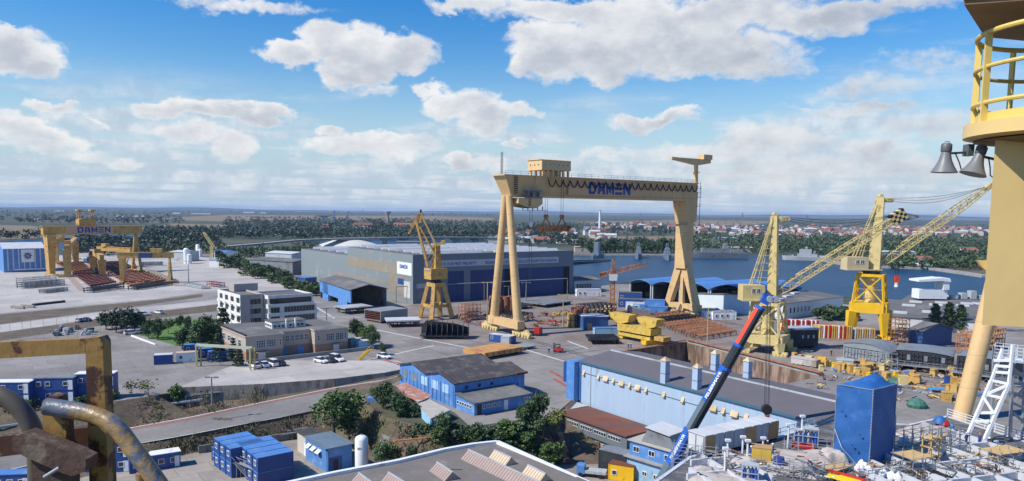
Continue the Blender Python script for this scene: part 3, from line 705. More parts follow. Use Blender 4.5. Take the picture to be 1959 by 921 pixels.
MB().lathe([(1.0,0),(.9,4),(.85,7.2)], (mx_,0,zt+.3), 10).lathe([(1.7,0),(1.7,.15)], (mx_,0,zt+4.5), 12).build('jib_crane_mast', tan2, gc, True)
j0, j1 = ga(1287, zt+9), ga(1357, zt+9); zj = zt+7.5
MB().extr([(j0,-.8,zj+1.5),(j0,-.8,zj+2.4),(j1-4,-.8,zj+2.4),(j1,-.8,zj+2.2),(j1,-.8,zj+1),(mx_+1,-.8,zj),(mx_-1,-.8,zj)], (0,1.6,0)).build('jib_crane_arm', tan2, gc)
MB().box(j1-5,j1,-1.5,1.5,zj+2.3,zj+4.2).box(j0-1,j0+1.6,-.6,.6,zj+1.3,zj+2.5).build('jib_crane_winch', tan2, gc)
mm = MB(); xa = ga(960, zt+4)
lattice(mm, (xa,0,zt),(xa,0,zt+7.5), .5,.5, 8, .06, (1,1)); mm.build('antenna_mast', galv, gc)

# ------------------------------------------------------------------ smaller gantry at the plate field
def gantry(name, label, pa, pb, y_top, y_bot, m, group=None, legw=2.4, trol=None, depth=3., cabin=None, aleg=True):
    A = P(*pa); B = P(*pb); o, rz, Ln = frame(A, B)
    t = thing(name, label, 'gantry crane', tuple(o), rz, group)
    zt = HZ(A.x, A.y, y_top); zb = HZ(A.x, A.y, y_bot); h = depth/2
    MB().frust((0,0,.8),legw*.8,legw*1.6,(0,0,zb),legw*1.25,legw*2.2).build('leg', m, t)
    if aleg:
        for s_ in (1,-1): MB().bar((Ln,s_*legw*1.9,.8),(Ln,s_*.5,zb),legw*.42,legw*.42,w1=legw*.35,h1=legw*.35).build('leg', m, t)
    else: MB().frust((Ln,0,.8),legw*.8,legw*1.6,(Ln,0,zb),legw*1.25,legw*2.2).build('leg', m, t)
    MB().box(-legw,Ln+legw*.9,-h,h,zb,zt).box(-legw*1.2,Ln+legw,-h-.2,h+.2,zt,zt+.2).build('beam', m, t)
    for x in (0, Ln): MB().box(x-legw*.4,x+legw*.4,-legw*2.4,legw*2.4,0.25,1.1).build('bogie', m, t)
    if trol is not None:
        x = Ln*trol; MB().box(x-legw*1.3,x+legw*1.3,-h-.5,h+.5,zt+.5,zt+.5+depth*.8).box(x-legw*.9,x+legw*.9,-h-.6,h+.6,zt,zt+.5).build('trolley', m, t)
    if cabin is not None:
        x = Ln*cabin; MB().box(x-3,x+3,-h-1.6,-h-.02,zb+.2,zt-.2).build('cabin', blue, t)
    return t, Ln, zb, zt, h
gpa, gpb = (98,527), (262,519)
t2, Ln, zb2, zt2, h2 = gantry('gantry_crane', 'tan gantry crane over the red steel plates, far beyond the car park, with blue lettering', gpa, gpb, 433.5, 449, yel, None, 3.6, None, 4.2)
o2, rz2, _ = frame(P(*gpa), P(*gpb)); b2 = V((math.cos(rz2), math.sin(rz2), 0))
a, b = along(o2, b2, 146, zb2+2), along(o2, b2, 211, zb2+2)
MB().box(a-6,b+1,-h2-.06,-h2+.01,zb2+.4,zt2-.2).build('sign_panel', MATS['faded_peach_paint'], t2)
letters(a, zb2+.8, b-a, 3.4, -h2-.07, .1).build('lettering', logo_blue, t2)
a, b = along(o2, b2, 148, zt2+3), along(o2, b2, 180, zt2+3)
MB().box(a,b,-3,3,zt2+.9,zt2+4).box(a+.8,b-.8,-2.6,2.6,zt2+.2,zt2+.9).box(a+1,b-1,-2.6,2.6,zt2+4,zt2+4.6).build('trolley', yel, t2)
mb = MB()
for x in (a+1,b-1):
    for y in (-1.5,1.5): mb.bar((x-.6,y,zt2+4.4),(x-.6,y,zt2+9),.35).bar((x+.6,y,zt2+4.4),(x+.6,y,zt2+9),.35)
    mb.box(x-1.4,x+1.4,-2.2,2.2,zt2+9,zt2+9.8)
mb.box(a+1,b-1,-.3,.3,zt2+8.4,zt2+8.8).build('trolley_mast', yel, t2)
railing(MB(), [(0,-h2,zt2+.2),(Ln,-h2,zt2+.2)], 1.2, 3, .1).build('railing', steel, t2)
G1 = 'small yard gantries over the steel plates'
gantry('yard_gantry', 'small ochre yard gantry with its trolley above the near left leg', (130,531), (146,504), 470, 478, yel, G1, 2.0, .1, 2.2, None, False)
gantry('yard_gantry', 'small ochre yard gantry with a blue cabin at its middle, behind the plate field', (178,515), (196,530), 478, 486, yel, G1, 2.0, .6, 2.2, .2, False)
gantry('yard_gantry', 'nearest small ochre yard gantry with a blue cabin and yellow trolley on its beam', (236,542), (326,541), 484, 494, yel, G1, 2.2, .72, 2.2, .5, True)
gantry('yard_gantry', 'small ochre yard gantry farthest back beside the blue shed', (108,503), (143,497), 457, 466, yel, G1, 1.8, .3, 2.2, .5, False)
gantry('yard_gantry', 'small ochre yard gantry with a long girder, close to the lettered gantry leg', (192,508), (250,512), 472, 480, yel, G1, 1.8, .2, 2.2, None, True)

# ------------------------------------------------------------------ luffing crane in front of the hall
O = P(834,609); lc = thing('harbour_crane', 'ochre luffing crane on four splayed legs before the grey hall', 'crane', tuple(O)); LPo = lambda x, y: LP(O, x, y)
c_, s_ = math.cos(RZB), math.sin(RZB)
def rot(x, y, z): return V((x*c_-y*s_, x*s_+y*c_, z))
ztop = LPo(834,541).z; zm = LPo(834,584).z
for sx in (1,-1):
    for sy in (1,-1): MB().bar(rot(sx*4.4,sy*4.4,.3), rot(sx*2.0,sy*2.0,ztop), 1.5, 1.5, w1=1.25, h1=1.25).build('leg', yel, lc)
mb = MB(); k = 4.4-(2.4)*zm/ztop
for a, b in (((k,k),(k,-k)),((k,-k),(-k,-k)),((-k,-k),(-k,k)),((-k,k),(k,k))): mb.bar(rot(*a,zm), rot(*b,zm), .8, 1.1)
for a, b in (((1,1),(1,-1)),((1,-1),(-1,-1)),((-1,-1),(-1,1)),((-1,1),(1,1))): mb.bar(rot(a[0]*2.2,a[1]*2.2,ztop-.6), rot(b[0]*2.2,b[1]*2.2,ztop-.6), 1.2, 1.4)
mb.build('portal_frame', yel, lc)
MB().lathe([(2.2,0),(2.2,.5),(1.8,.5),(1.8,1.4)], (0,0,ztop+.05), 16).build('turntable', dark, lc)
zh0 = ztop+1.4; zh1 = LPo(834,513).z
hs_ = MB(); hs_.extr([rot(-3.6,-2.6,zh0),rot(3.4,-2.6,zh0),rot(3.4,2.6,zh0),rot(-3.6,2.6,zh0)], (0,0,zh1-zh0)); ho = hs_.build('machinery_house', yel, lc)
ho2 = MB()
for k in range(4): ho2.extr([rot(3.43,-2+.1,zh0+.6+k*.9),rot(3.43,2,zh0+.6+k*.9),rot(3.43,2,zh0+.9+k*.9),rot(3.43,-1.9,zh0+.9+k*.9)], rot(.05,0,0))
ho2.build('vent_louvre', dark, lc)
for k in range(4): window(ho, 1+1.0*k, zh1-1.3, .7, .8, 0, RZB-math.pi/2, nx=1, origin=tuple(rot(-3.62,2.6,0)))
zc = LPo(836,466).z
co = MB(); g_ = [V((.3,0,0))+rot(a*1.35,b*1.35,zh1) for a, b in ((1,1),(1,-1),(-1,-1),(-1,1))]+[V((.2,0,0))+rot(a*.9,b*.9,zc) for a, b in ((1,1),(1,-1),(-1,-1),(-1,1))]
co.add(g_,[(0,1,2,3),(7,6,5,4),(0,4,5,1),(1,5,6,2),(2,6,7,3),(3,7,4,0)]).build('column', yel, lc)
q = LPo(851,463); p = LPo(827,473)
mb = MB().bar((p.x,-.7,p.z),(q.x,-.7,q.z),.9).bar((p.x,.7,p.z),(q.x,.7,q.z),.9).bar((q.x-.6,-1,q.z-.2),(q.x-.6,1,q.z-.2),1.4)
mb.build('counterweight_arm', yel, lc)
tp = LPo(805,408); pv = LPo(821,519); hd = LPo(797,426); nose = LPo(783,446)
jb = MB()
for y in (-1.3,1.3): jb.bar((pv.x,y,pv.z),(hd.x,y*.6,hd.z),.75,.75).bar((hd.x,y*.6,hd.z),(tp.x,y*.3,tp.z),.45)
p2 = LPo(838,497); h2_ = LPo(803,434)
for y in (-1.2,1.2): jb.bar((p2.x,y,p2.z),(h2_.x,y*.7,h2_.z),.5,.5)
for k in range(9):
    t = k/9; a = pv.lerp(hd, t); b = p2.lerp(h2_, t+.05)
    jb.bar((a.x,-1.1,a.z),(b.x,-1.0,b.z),.22); jb.bar((a.x,-1.2,a.z),(a.x,1.2,a.z),.22); jb.bar((b.x,-1.2,b.z),(b.x,1.2,b.z),.22)
jb.build('jib', yel, lc)
fl = MB()
for y in (-.8,.8): fl.bar((tp.x-.8,y*.4,tp.z),(nose.x,y,nose.z),.5).bar((hd.x,y,hd.z+.5),(nose.x,y,nose.z),.45).bar((tp.x,y*.4,tp.z),(hd.x+1.4,y,hd.z),.35)
fl.bar((nose.x,-1.2,nose.z),(nose.x,1.2,nose.z),.7); m1 = LPo(792,418); fl.bar((m1.x,-.6,m1.z),(m1.x+2.2,-.6,m1.z-1.5),.3).build('jib_head', yel, lc)
q = LPo(833,467)
MB().bar((tp.x,-.5,tp.z),(q.x,-.9,q.z),.5).bar((tp.x,.5,tp.z),(q.x,.9,q.z),.5).build('tie_rod', yel, lc)
MB().bar((nose.x,0,nose.z),(nose.x,0,nose.z-.8),.2).box(tp.x-.3,tp.x+.3,-.3,.3,tp.z,tp.z+1.3).build('mast_light', dark, lc)

# ------------------------------------------------------------------ two portal jib cranes by the dock
def portal_crane(label, base, m, mp, rz, side, y_body, y_body2, y_lat, house, colr, jib0, jib1, checker, chain=None, ropes=(), dy=0.):
    O = P(*base); t = thing('portal_crane', label, 'crane', tuple(O)); q = lambda x, y: LP(O, x, y)
    z1 = q(base[0],y_body).z; z2 = q(base[0],y_body2).z; z3 = q(base[0],y_lat).z
    c, s = math.cos(rz), math.sin(rz); r = lambda x, y, z: V((x*c-y*s, x*s+y*c, z)); h = side/2
    for sx in (1,-1):
        for sy in (1,-1):
            MB().bar(r(sx*h*1.02,sy*h*1.02,.9), r(sx*h*.9,sy*h*.9,z1+.3), 1.5, 1.5, w1=2.6, h1=2.6).build('leg', mp, t)
            b_ = MB()
            b_.bar(r(sx*h*1.02-2.1,sy*h*1.02,.85), r(sx*h*1.02+2.1,sy*h*1.02,.85),.9,.8)
            for k in (-1.5,-.5,.5,1.5): b_.bar(r(sx*h*1.02+k*.95,sy*h*1.02-.6,.42), r(sx*h*1.02+k*.95,sy*h*1.02+.6,.42),.8)
            b_.build('bogie', mp, t)
    bo = MB()
    for a, b in (((1,1),(1,-1)),((1,-1),(-1,-1)),((-1,-1),(-1,1)),((-1,1),(1,1))): bo.bar(r(a[0]*h*.9,a[1]*h*.9,(z1+z2)/2), r(b[0]*h*.9,b[1]*h*.9,(z1+z2)/2), 1.7, z2-z1)
    bo.extr([r(-h*.9,-h*.9,z2-.15),r(h*.9,-h*.9,z2-.15),r(h*.9,h*.9,z2-.15),r(-h*.9,h*.9,z2-.15)], (0,0,.12)); bo.build('portal_body', mp, t)
    la = MB(); k0, k1 = .88, .72
    cs = ((1,1),(1,-1),(-1,-1),(-1,1))
    for i in range(4):
        a, b = cs[i], cs[(i+1)%4]
        A0, A1 = r(a[0]*h*k0,a[1]*h*k0,z2), r(a[0]*h*k1,a[1]*h*k1,z3); B0, B1 = r(b[0]*h*k0,b[1]*h*k0,z2), r(b[0]*h*k1,b[1]*h*k1,z3)
        la.bar(A0,A1,.6).bar(A1,B1,.7,.9).bar(A0,B1,.38).bar(B0,A1,.38).bar(A0.lerp(A1,.5),B0.lerp(B1,.5),.1)
    la.build('lattice_tower', mp, t)
    MB().lathe([(1.9,0),(1.9,z3-z2+.6)], (0,0,z2), 12).build('pivot_column', m, t, True)
    MB().lathe([(2.6,0),(2.6,.6),(2.9,.6),(2.9,.9)], (0,0,z3+.4), 16).build('turntable', dark, t)
    ha, hb = q(house[0],house[3]), q(house[2],house[1])
    ho = MB().box(ha.x,hb.x,-2.4,2.4,ha.z,hb.z).box(ha.x,hb.x+4.5,-2.8,2.8,ha.z-.4,ha.z).build('machinery_house', m if mp is m else mat('cream_paint', (.58,.47,.27), .5, .08, .4), t)
    w_ = hb.x-ha.x
    for k in range(2): window(ho, ha.x+w_*(.4+.22*k), ha.z+(hb.z-ha.z)*.45, w_*.17, (hb.z-ha.z)*.32, -2.4, nx=2)
    c0, c1 = q(colr[0],colr[3]), q(colr[1],colr[3]); cx0 = (c0.x+c1.x)/2; tp_ = q(colr[2],colr[4]); wc = (c1.x-c0.x)
    co = MB(); g_ = [V((cx0,0,0))+r(a*wc*.31,b*wc*.31,z3+1.2) for a, b in cs]+[V((tp_.x,0,0))+r(a*wc*.22,b*wc*.22,tp_.z) for a, b in cs]
    co.add(g_,[(0,1,2,3),(7,6,5,4),(0,4,5,1),(1,5,6,2),(2,6,7,3),(3,7,4,0)]); co = co.build('column', m, t)
    window(co, -.2, z3+3.2, .7, 1.1, -wc*.31-.0, rz+R(90), nx=1, origin=(cx0,0,0))
    hd = MB().box(tp_.x-1,tp_.x+3.8,-.8,.8,tp_.z-1.6,tp_.z-.3)
    for k in range(3): hd.path([(tp_.x+2+k*.85,-1,tp_.z-.7),(tp_.x+2+k*.85,1,tp_.z-.7)],.6,8)
    hd.path([(tp_.x,-.9,tp_.z+.5),(tp_.x,.9,tp_.z+.5)],.6,8).bar((tp_.x+1,0,tp_.z),(tp_.x+1.1,0,tp_.z+2),.08)
    hd.build('sheave_head', m, t)
    st = MB(); p0 = V((ha.x+w_*.45,0,hb.z)); p1 = V((tp_.x-.6,0,tp_.z-.8)); 
    for y in (-1,1): st.bar((p0.x,y*1.1,p0.z),(p1.x,y*.7,p1.z),.3)
    p3 = V((p0.x+2.2,0,hb.z))
    for y in (-1,1): st.bar((p3.x,y,p3.z),(tp_.x-wc*.3,y*.6,tp_.z-5),.2)
    for k in range(1,9):
        e = p0.lerp(p1,k/9); xe = cx0-wc*.4; st.bar((e.x,-1,e.z),(max(e.x+.5,xe),-1,e.z),.16); st.bar((e.x,-1,e.z),(e.x,1,e.z),.14)
    st.build('back_stay', m, t)
    j0, j1 = q(*jib0), q(*jib1); j1.y = dy; mb = MB()
    lattice(mb, (j0.x,0,j0.z), tuple(j1), 2.6, 2.3, 26, .17, (.3,.45)); mb.build('jib', m, t)
    dj = (j1-V((j0.x,0,j0.z))).normalized(); tip = MB(); e = j1+dj*1.0
    if checker:
        n_ = V((-dj.z,0,dj.x)); wt_, bk = MB(), MB()
        for i in range(5):
            for j in range(4):
                (bk if (i+j)%2 else wt_).extr([j1+dj*(i-2.2)*.85+n_*(j-2)*.8+V((0,-1,0)), j1+dj*(i-1.2)*.85+n_*(j-2)*.8+V((0,-1,0)), j1+dj*(i-1.2)*.85+n_*(j-1)*.8+V((0,-1,0)), j1+dj*(i-2.2)*.85+n_*(j-1)*.8+V((0,-1,0))], (0,2,0))
        wt_.build('jib_tip', m, t); bk.build('tip_checker', black, t)
        MB().bar(j1+dj*2,j1+V((6.2,0,.3)),.5).bar(j1+V((1.5,0,-1)),j1+V((6.2,0,.1)),.25).path([j1+V((3.5,-.5,-.2)),j1+V((3.5,.5,-.2))],.6,8).build('jib_nose', steel, t)
    else: MB().bar(j1,e+dj*1.5,1.6).build('jib_tip', m, t)
    rp = MB()
    for k, zz in enumerate((-.2,-.6,-1.2)):
        a = V((tp_.x+3.4,0,tp_.z+zz)); b = j1+V((0,0,.6-zz*.2)); 
        rp.path([a.lerp(b,i/8)-V((0,0,(1.2+k*.7)*math.sin(math.pi*i/8))) for i in range(9)], .06, 4)
    rp.build('luffing_rope', dark, t)
    return t, O, q, j1
tA, OA, qA, jA = portal_crane('pale yellow portal crane by the dock wall with checkered jib tip', (1466,673), pale, pale, R(-34), 10.2, 654, 639, 580, (1416,545,1459,572), (1464,1492,1482,571,414), (1477,566), (1716,416), True)
tB, OB, qB, jB = portal_crane('pale jib crane standing on a bright yellow four legged portal', (1660,642), pale, bright, R(-32), 10.6, 596, 578, 526, (1614,492,1656,514), (1655,1689,1684,514,378), (1674,512), (1886,362), False)
hk = thing('crane_hook', 'orange and white hook block hanging over the water from the far jib', 'hook block', (jB.x+OB.x-34, OB.y+6, 0))
zh = LP(OB, 1715, 541).z; xh = LP(OB, 1715, 541).x + OB.x; hk.location = (xh, OB.y, zh)
MB().frust((0,0,0),1.3,.8,(0,0,2.2),1.6,.9).build('block', red_o, hk); MB().lathe([(.2,-2),(.7,-1.4),(.5,-.6),(.6,0)], (0,0,0), 8).build('hook', white, hk)
rp = MB()
for dx in (-.5,.5,.2): rp.tube((dx,0,2.2),(dx,0,LP(OB,1715,455).z-zh), .06, n=4)
rp.build('rope', dark, hk)
# ------------------------------------------------------------------ orange tower crane, small distant cranes
def tower_crane(label, base, y_top, ycab, ja, jb_, m, w=1.6, pend=None):
    O = P(*base); t = thing('tower_crane', label, 'tower crane', tuple(O)); q = lambda x, y: LP(O, x, y)
    zt = q(base[0]+2, ycab).z; mb = MB(); lattice(mb, (0,0,0), (q(base[0]+1,ycab).x,0,zt), w, w, 16, .16, (1,1)); mb.build('mast', m, t)
    a, b = q(*ja), q(*jb_); mb = MB(); lattice(mb, tuple(a), tuple(b), 1.3, 1.4, 24, .15, (.9,.5)); mb.build('jib', m, t)
    tp = q(base[0]+2, y_top); mb = MB(); lattice(mb, (0,0,zt), (tp.x,0,tp.z), 1.1,1.1, 7, .14, (1,.4)); mb.build('tower_head', m, t)
    MB().bar(tuple(a),tuple(a.lerp(b,.14)),1.0,1.6).build('counterweight', m, t)
    MB().frust((0,0,zt-3),w*1.7,w*1.7,(0,0,zt-.6),w*1.9,w*1.9).build('cab', white, t)
    return t
tower_crane('orange lattice tower crane standing among the rusty plates, its jib over the water', (1171,606), 497, 522, (1147,527), (1238,505), orange)
def far_crane(label, base, y_top, tip, m):
    O = P(*base); t = thing('tower_crane', label, 'crane', tuple(O)); q = lambda x, y: LP(O, x, y); zt = q(base[0], y_top).z
    mb = MB(); lattice(mb, (0,0,0), (0,0,zt), 1.6, 1.6, 10, .3, (1,1)); mb.build('mast', m, t)
    b = q(*tip); mb = MB(); lattice(mb, (1.5,0,zt), tuple(b), 1.6, 1.6, 10, .28, (1,.4)); mb.bar((0,0,zt),(3.5,0,zt-1),1.2).build('jib', m, t)
far_crane('slim yellow crane with raised jib at the far edge of the pale yard', (406,504), 472, (390,445), pale)
far_crane('thin reddish crane before the low end of the grey hall', (601,526), 488, (592,492), mat('faded_red_paint',(.42,.2,.14),.6,.15,.5))
# ------------------------------------------------------------------ generic pieces
def gable(L_, Dp, h, rise, over=.4, along_x=True, bays=1):
    """(walls, roof) meshes; front wall on y=0, facing -y"""
    w_, r_m = MB(), MB()
    if along_x:
        prof = []
        for k in range(bays): prof += [(Dp*k/bays, h), (Dp*(k+.5)/bays, h+rise)]
        prof.append((Dp, h))
        w_.extr([(0,0,-.3)]+[(0,y,z) for y, z in prof]+[(0,Dp,-.3)], (L_,0,0))
        pr = [(prof[0][0]-over, prof[0][1]-over*rise/(Dp/bays/2))]+prof[1:-1]+[(prof[-1][0]+over, prof[-1][1]-over*rise/(Dp/bays/2))]
        for (ya,za),(yb,zb_) in zip(pr, pr[1:]): r_m.extr([(-over,ya,za+.03),(-over,yb,zb_+.03),(-over,yb,zb_+.22),(-over,ya,za+.22)], (L_+2*over,0,0))
    else:
        prof = []
        for k in range(bays): prof += [(L_*k/bays, h), (L_*(k+.5)/bays, h+rise)]
        prof.append((L_, h))
        w_.extr([(0,0,-.3)]+[(x,0,z) for x, z in prof]+[(L_,0,-.3)], (0,Dp,0))
        pr = [(prof[0][0]-over, prof[0][1]-over*rise/(L_/bays/2))]+prof[1:-1]+[(prof[-1][0]+over, prof[-1][1]-over*rise/(L_/bays/2))]
        for (xa,za),(xb,zb_) in zip(pr, pr[1:]): r_m.extr([(xa,-over,za+.03),(xb,-over,zb_+.03),(xb,-over,zb_+.22),(xa,-over,za+.22)], (0,Dp+2*over,0))
    return w_, r_m
def flat(L_, Dp, h, par=.5, t=.3):
    w_ = MB().box(0,L_,0,Dp,-.3,h)
    for a in ((0,L_,0,t),(0,L_,Dp-t,Dp),(0,t,t,Dp-t),(L_-t,L_,t,Dp-t)): w_.box(*a,h,h+par)
    return w_, MB().box(t+.01,L_-t-.01,t+.01,Dp-t-.01,h+.005,h+.06)
def fr(pa, pb, z=0): return frame(P(*pa, z), P(*pb, z))
def local(o, rz, p):
    d = V(p) - o; return V((d.x*math.cos(rz)+d.y*math.sin(rz), -d.x*math.sin(rz)+d.y*math.cos(rz), d.z))
def xa(o, rz, px, y=0, z=0):
    dx = V((math.cos(rz), math.sin(rz), 0)); return along(o + V((-dx.y, dx.x, 0))*y, dx, px, z)
def ya(o, rz, px, x=0, z=0):
    dx = V((math.cos(rz), math.sin(rz), 0)); return along(o + dx*x, V((-dx.y, dx.x, 0)), px, z)

# ------------------------------------------------------------------ the grey assembly hall
o, rz, Lh = fr((790,582), (1096,561))
hh = thing('assembly_hall', 'large grey assembly hall with blue doors and a long lettered banner', 'hall', tuple(o), rz)
H1 = HZ(o.x, o.y, 488.5); H2 = H1-4.2; D1 = ya(o, rz, 665, 0, H1); D2 = ya(o, rz, 576, 0, H2)
MB().box(0,Lh,0,D1,-.3,H1).build('wall', hall_g, hh)
MB().box(0,Lh,D1+.02,D2,-.3,H2).build('wall', hall_g, hh)
MB().box(-.02,Lh+.02,-.05,.03,-.3,H1+.02).build('front_wall', hall_d, hh)
MB().box(.3,Lh-.3,.3,D1-.3,H1,H1+.12).build('roof', roof_g, hh); MB().box(.3,Lh-.3,D1+.3,D2-.3,H2,H2+.12).build('roof', roof_g, hh)
for yy0, yy1, z0, z1 in ((12,D1,H1*.55,H1*.79),(24,D1+20,H1*.29,H1*.36),(8,24,H1*.13,H1*.54)):
    MB().box(-.06,0,yy0,yy1,z0,z1).build('cladding_band', hall_b, hh)
for y0, y1, hz_, n in ((4,D1-3,H1,9),(D1+6,D2-4,H2,6)):
    for k in range(n):
        y = y0+(y1-y0)*k/(n-1); x0_k = 6
        s_ = MB().extr([(x0_k,y-.7,hz_+.13),(x0_k,y+.8,hz_+.13),(x0_k,y+.5,hz_+1.3)], (Lh*.36,0,0)); s_.build('skylight', roof_w if k%3 else lsteel, hh)
        MB().extr([(Lh*.5,y-.7,hz_+.13),(Lh*.5,y+.8,hz_+.13),(Lh*.5,y+.5,hz_+1.3)], (Lh*.42,0,0)).build('skylight', roof_w, hh)
xb0, xb1 = xa(o,rz,812,0,H1), xa(o,rz,1068.5,0,H1)
zb0 = HZ(o.x+math.cos(rz)*xb1, o.y+math.sin(rz)*xb1, 502.5); zb1 = HZ(o.x+math.cos(rz)*xb1, o.y+math.sin(rz)*xb1, 491.5)
bn = MB().box(xb0,xb1,-.14,-.05,zb0,zb1).build('banner', mat('banner_grey', (.5,.52,.54), .6, .04, .3), hh)
xm0, xm1, xm2 = xa(o,rz,826,0,H1), xa(o,rz,911,0,H1), xa(o,rz,928,0,H1); xm3 = xa(o,rz,1065,0,H1)
text_mesh('lettering', 'SAFETY IS OUR FIRST PRIORITY!', 1.9, logo_blue, hh, (xm0,-.16,zb0+.55), (R(90),0,0), .02, .03, width=xm1-xm0)
text_mesh('lettering', 'SIGURANTA LA LOCUL DE MUNCA ESTE PRIORITATEA NOASTRA!', 1.9, logo_blue, hh, (xm2,-.16,zb0+.55), (R(90),0,0), .02, .03, width=xm3-xm2)
zd = HZ(o.x+math.cos(rz)*20, o.y+math.sin(rz)*20, 519)
dk = mat('painted_gap_shade', (.012,.014,.018), .9, .1, 1)  # near-black sheets paint the shade inside the open door gaps
for a, b, m, nm in ((857,887,navy,'door'),(900,964,navy,'door'),(964.5,977,dk,'doorway_shade'),(977.5,1077,navy,'door'),(1077.5,1089,dk,'doorway_shade')):
    MB().box(xa(o,rz,a,0,8),xa(o,rz,b,0,8),-.2 if nm=='door' else -.1,-.04,0,zd).build(nm, m, hh)
MB().box(xa(o,rz,797,0,5),xa(o,rz,816,0,5),-.1,-.04,2.4,5.6).build('poster', steel, hh)
MB().box(xa(o,rz,797,0,5),xa(o,rz,816,0,5),-.1,-.04,6.6,8.6).build('poster', lsteel, hh)
ys0, ys1 = ya(o,rz,788,0,14), ya(o,rz,760,0,14)
MB().box(-.16,-.02,ys0,ys1,H1*.57,H1*.83).build('sign', white, hh)
q = letters(0,0,(ys1-ys0)*.55,1.6,0,.04).build('lettering', logo_blue, hh); q.location = (-.18, ys0+(ys1-ys0)*.8, H1*.7); q.rotation_euler = (0,0,-math.pi/2)
MB().box(-.14,-.02,ys0+(ys1-ys0)*.55,ys0+(ys1-ys0)*.95,H1*.36,H1*.48).build('sign', blue, hh)
MB().box(-.12,-.02,ys0+(ys1-ys0)*.1,ys0+(ys1-ys0)*.52,H1*.1,H1*.44).build('sign', mat('pale_poster', (.55,.56,.5), .6, .25, 1.4), hh)
# lean shed at the foot of the hall, open to the right
o, rz, Ln = fr((612,570),(671,594)); sh_ = thing('open_shed', 'patched blue open ended shed against the side of the grey hall', 'shed', tuple(o), rz)
h_ = HZ(o.x+Ln*math.cos(rz), o.y+Ln*math.sin(rz), 552)*.92
dpt = 15
MB().box(0,Ln,0,.2,h_*.35,h_).box(Ln*.1,Ln*.3,0,.2,0,h_).box(Ln*.62,Ln*.9,0,.2,0,h_*.35).build('wall', blue_m, sh_)
MB().box(0,Ln,dpt-.2,dpt,0,h_).build('wall', steel, sh_); MB().box(0,.2,.21,dpt-.21,0,h_).build('wall', dark, sh_)
_, rf = gable(Ln, dpt, h_, 1.8, .5); rf.build('roof', roof_g, sh_)
for x in (0.3, Ln*.33, Ln*.66, Ln-.3): MB().box(x-.2,x+.2,.25,.6,0,h_).build('post', steel, sh_)
MB().box(Ln-4,Ln-3,3,dpt-1,.6,2.8).box(Ln-1,Ln+2,6,dpt-2,.8,1.2).build('steel_section', dark, sh_)
o, rz, Ln = fr((584,543),(606,541)); b_ = thing('site_shed', 'small blue flat shed with pale roof near the thin reddish crane', 'shed', tuple(o), rz)
w_, rf = flat(Ln, 8, 3.0, .1); w_.build('wall', blue, b_); rf.build('roof', blue_l, b_)

# ------------------------------------------------------------------ four storey office block
K = P(460, 568.7, 12.2); far_ = P(417, 557, 12.2); o = V((K.x,K.y,0)); rzo = math.atan2(-(far_.x-K.x), far_.y-K.y)
Dp = (V((far_.x,far_.y,0))-o).length; HT = 12.2; fl_h = HT/4
ob = thing('office_block', 'white four storey office block with balconies on its left side', 'building', tuple(o), rzo)
x1 = xa(o,rzo,504,0,HT)
w_, rf = flat(x1, Dp, HT, .6); w_.build('wall', wallt, ob); rf.build('roof', roof_g, ob)
MB().box(-.12,-.01,0,Dp,0,HT+.62).build('side_wall', wallw, ob)
y2 = -3.2; x2 = xa(o,rzo,513,y2,HT); x3 = xa(o,rzo,598,y2,HT); x4 = xa(o,rzo,606,y2,HT*.7)
mb = MB().box(x2,x3,y2,11,HT*.72,HT-.4).box(x2,x4,y2,11.3,-.3,HT*.72-.02)
for a in ((x2,x3,y2,y2+.3),(x2,x3,10.7,11),(x2,x2+.3,y2+.3,10.7),(x3-.3,x3,y2+.3,10.7)): mb.box(*a,HT-.4,HT+.2)
mb.build('wall', wallw, ob); MB().box(x2+.31,x3-.31,y2+.31,10.69,HT-.39,HT-.3).build('roof', roof_g, ob)
MB().box(x1-4,x1+4,Dp-6,Dp-1,HT,HT+2.6).build('stair_tower', wallt, ob)
for z in (HT*.72,HT*.48,HT*.23): MB().box(x2-.25,(x4 if z < HT*.7 else x3)+.25,y2-.5,y2,z,z+.9).build('parapet_band', wallw, ob)
frw = mat('grey_window_frame', (.45,.43,.40), .6, .1, 1)
window(ob, x2+.5, HT*.79, x3-x2-1, HT*.14, y2, nx=9, fm=dark)
for k, z in enumerate((HT*.55,HT*.31,HT*.06)):
    window(ob, x2+.7, z, 3.0, HT*.15, y2, nx=3, fm=frw)
    window(ob, x2+5.2, z, x4-x2-6, HT*.15, y2, nx=10, fm=frw)
for z in (HT*.78,HT*.53,HT*.28,HT*.04):
    window(ob, x1-4.4, z, 3.6, HT*.15, 0, nx=3, fm=frw); window(ob, .7, z, 2.2, HT*.15, 0, -math.pi/2, nx=2, origin=(x2,0,0), fm=white)
MB().box(3.4,3.7,-.06,0,0,HT*.8).build('downpipe', steel, ob)
for f in range(4):
    z = f*fl_h+.8
    for k in range(4):
        yk = 2.2+(Dp-4.4)*k/3.2
        window(ob, Dp-yk-1, z+.3, 2.6, 1.5, -.12, -math.pi/2, nx=2, origin=(0,Dp,0), fm=dark)
        MB().box(-1.3,-.13,yk-2.2,yk+.6,z-.75,z-.6).box(-1.3,-1.2,yk-2.2,yk+.6,z-.6,z+.25).build('balcony', wallw, ob)
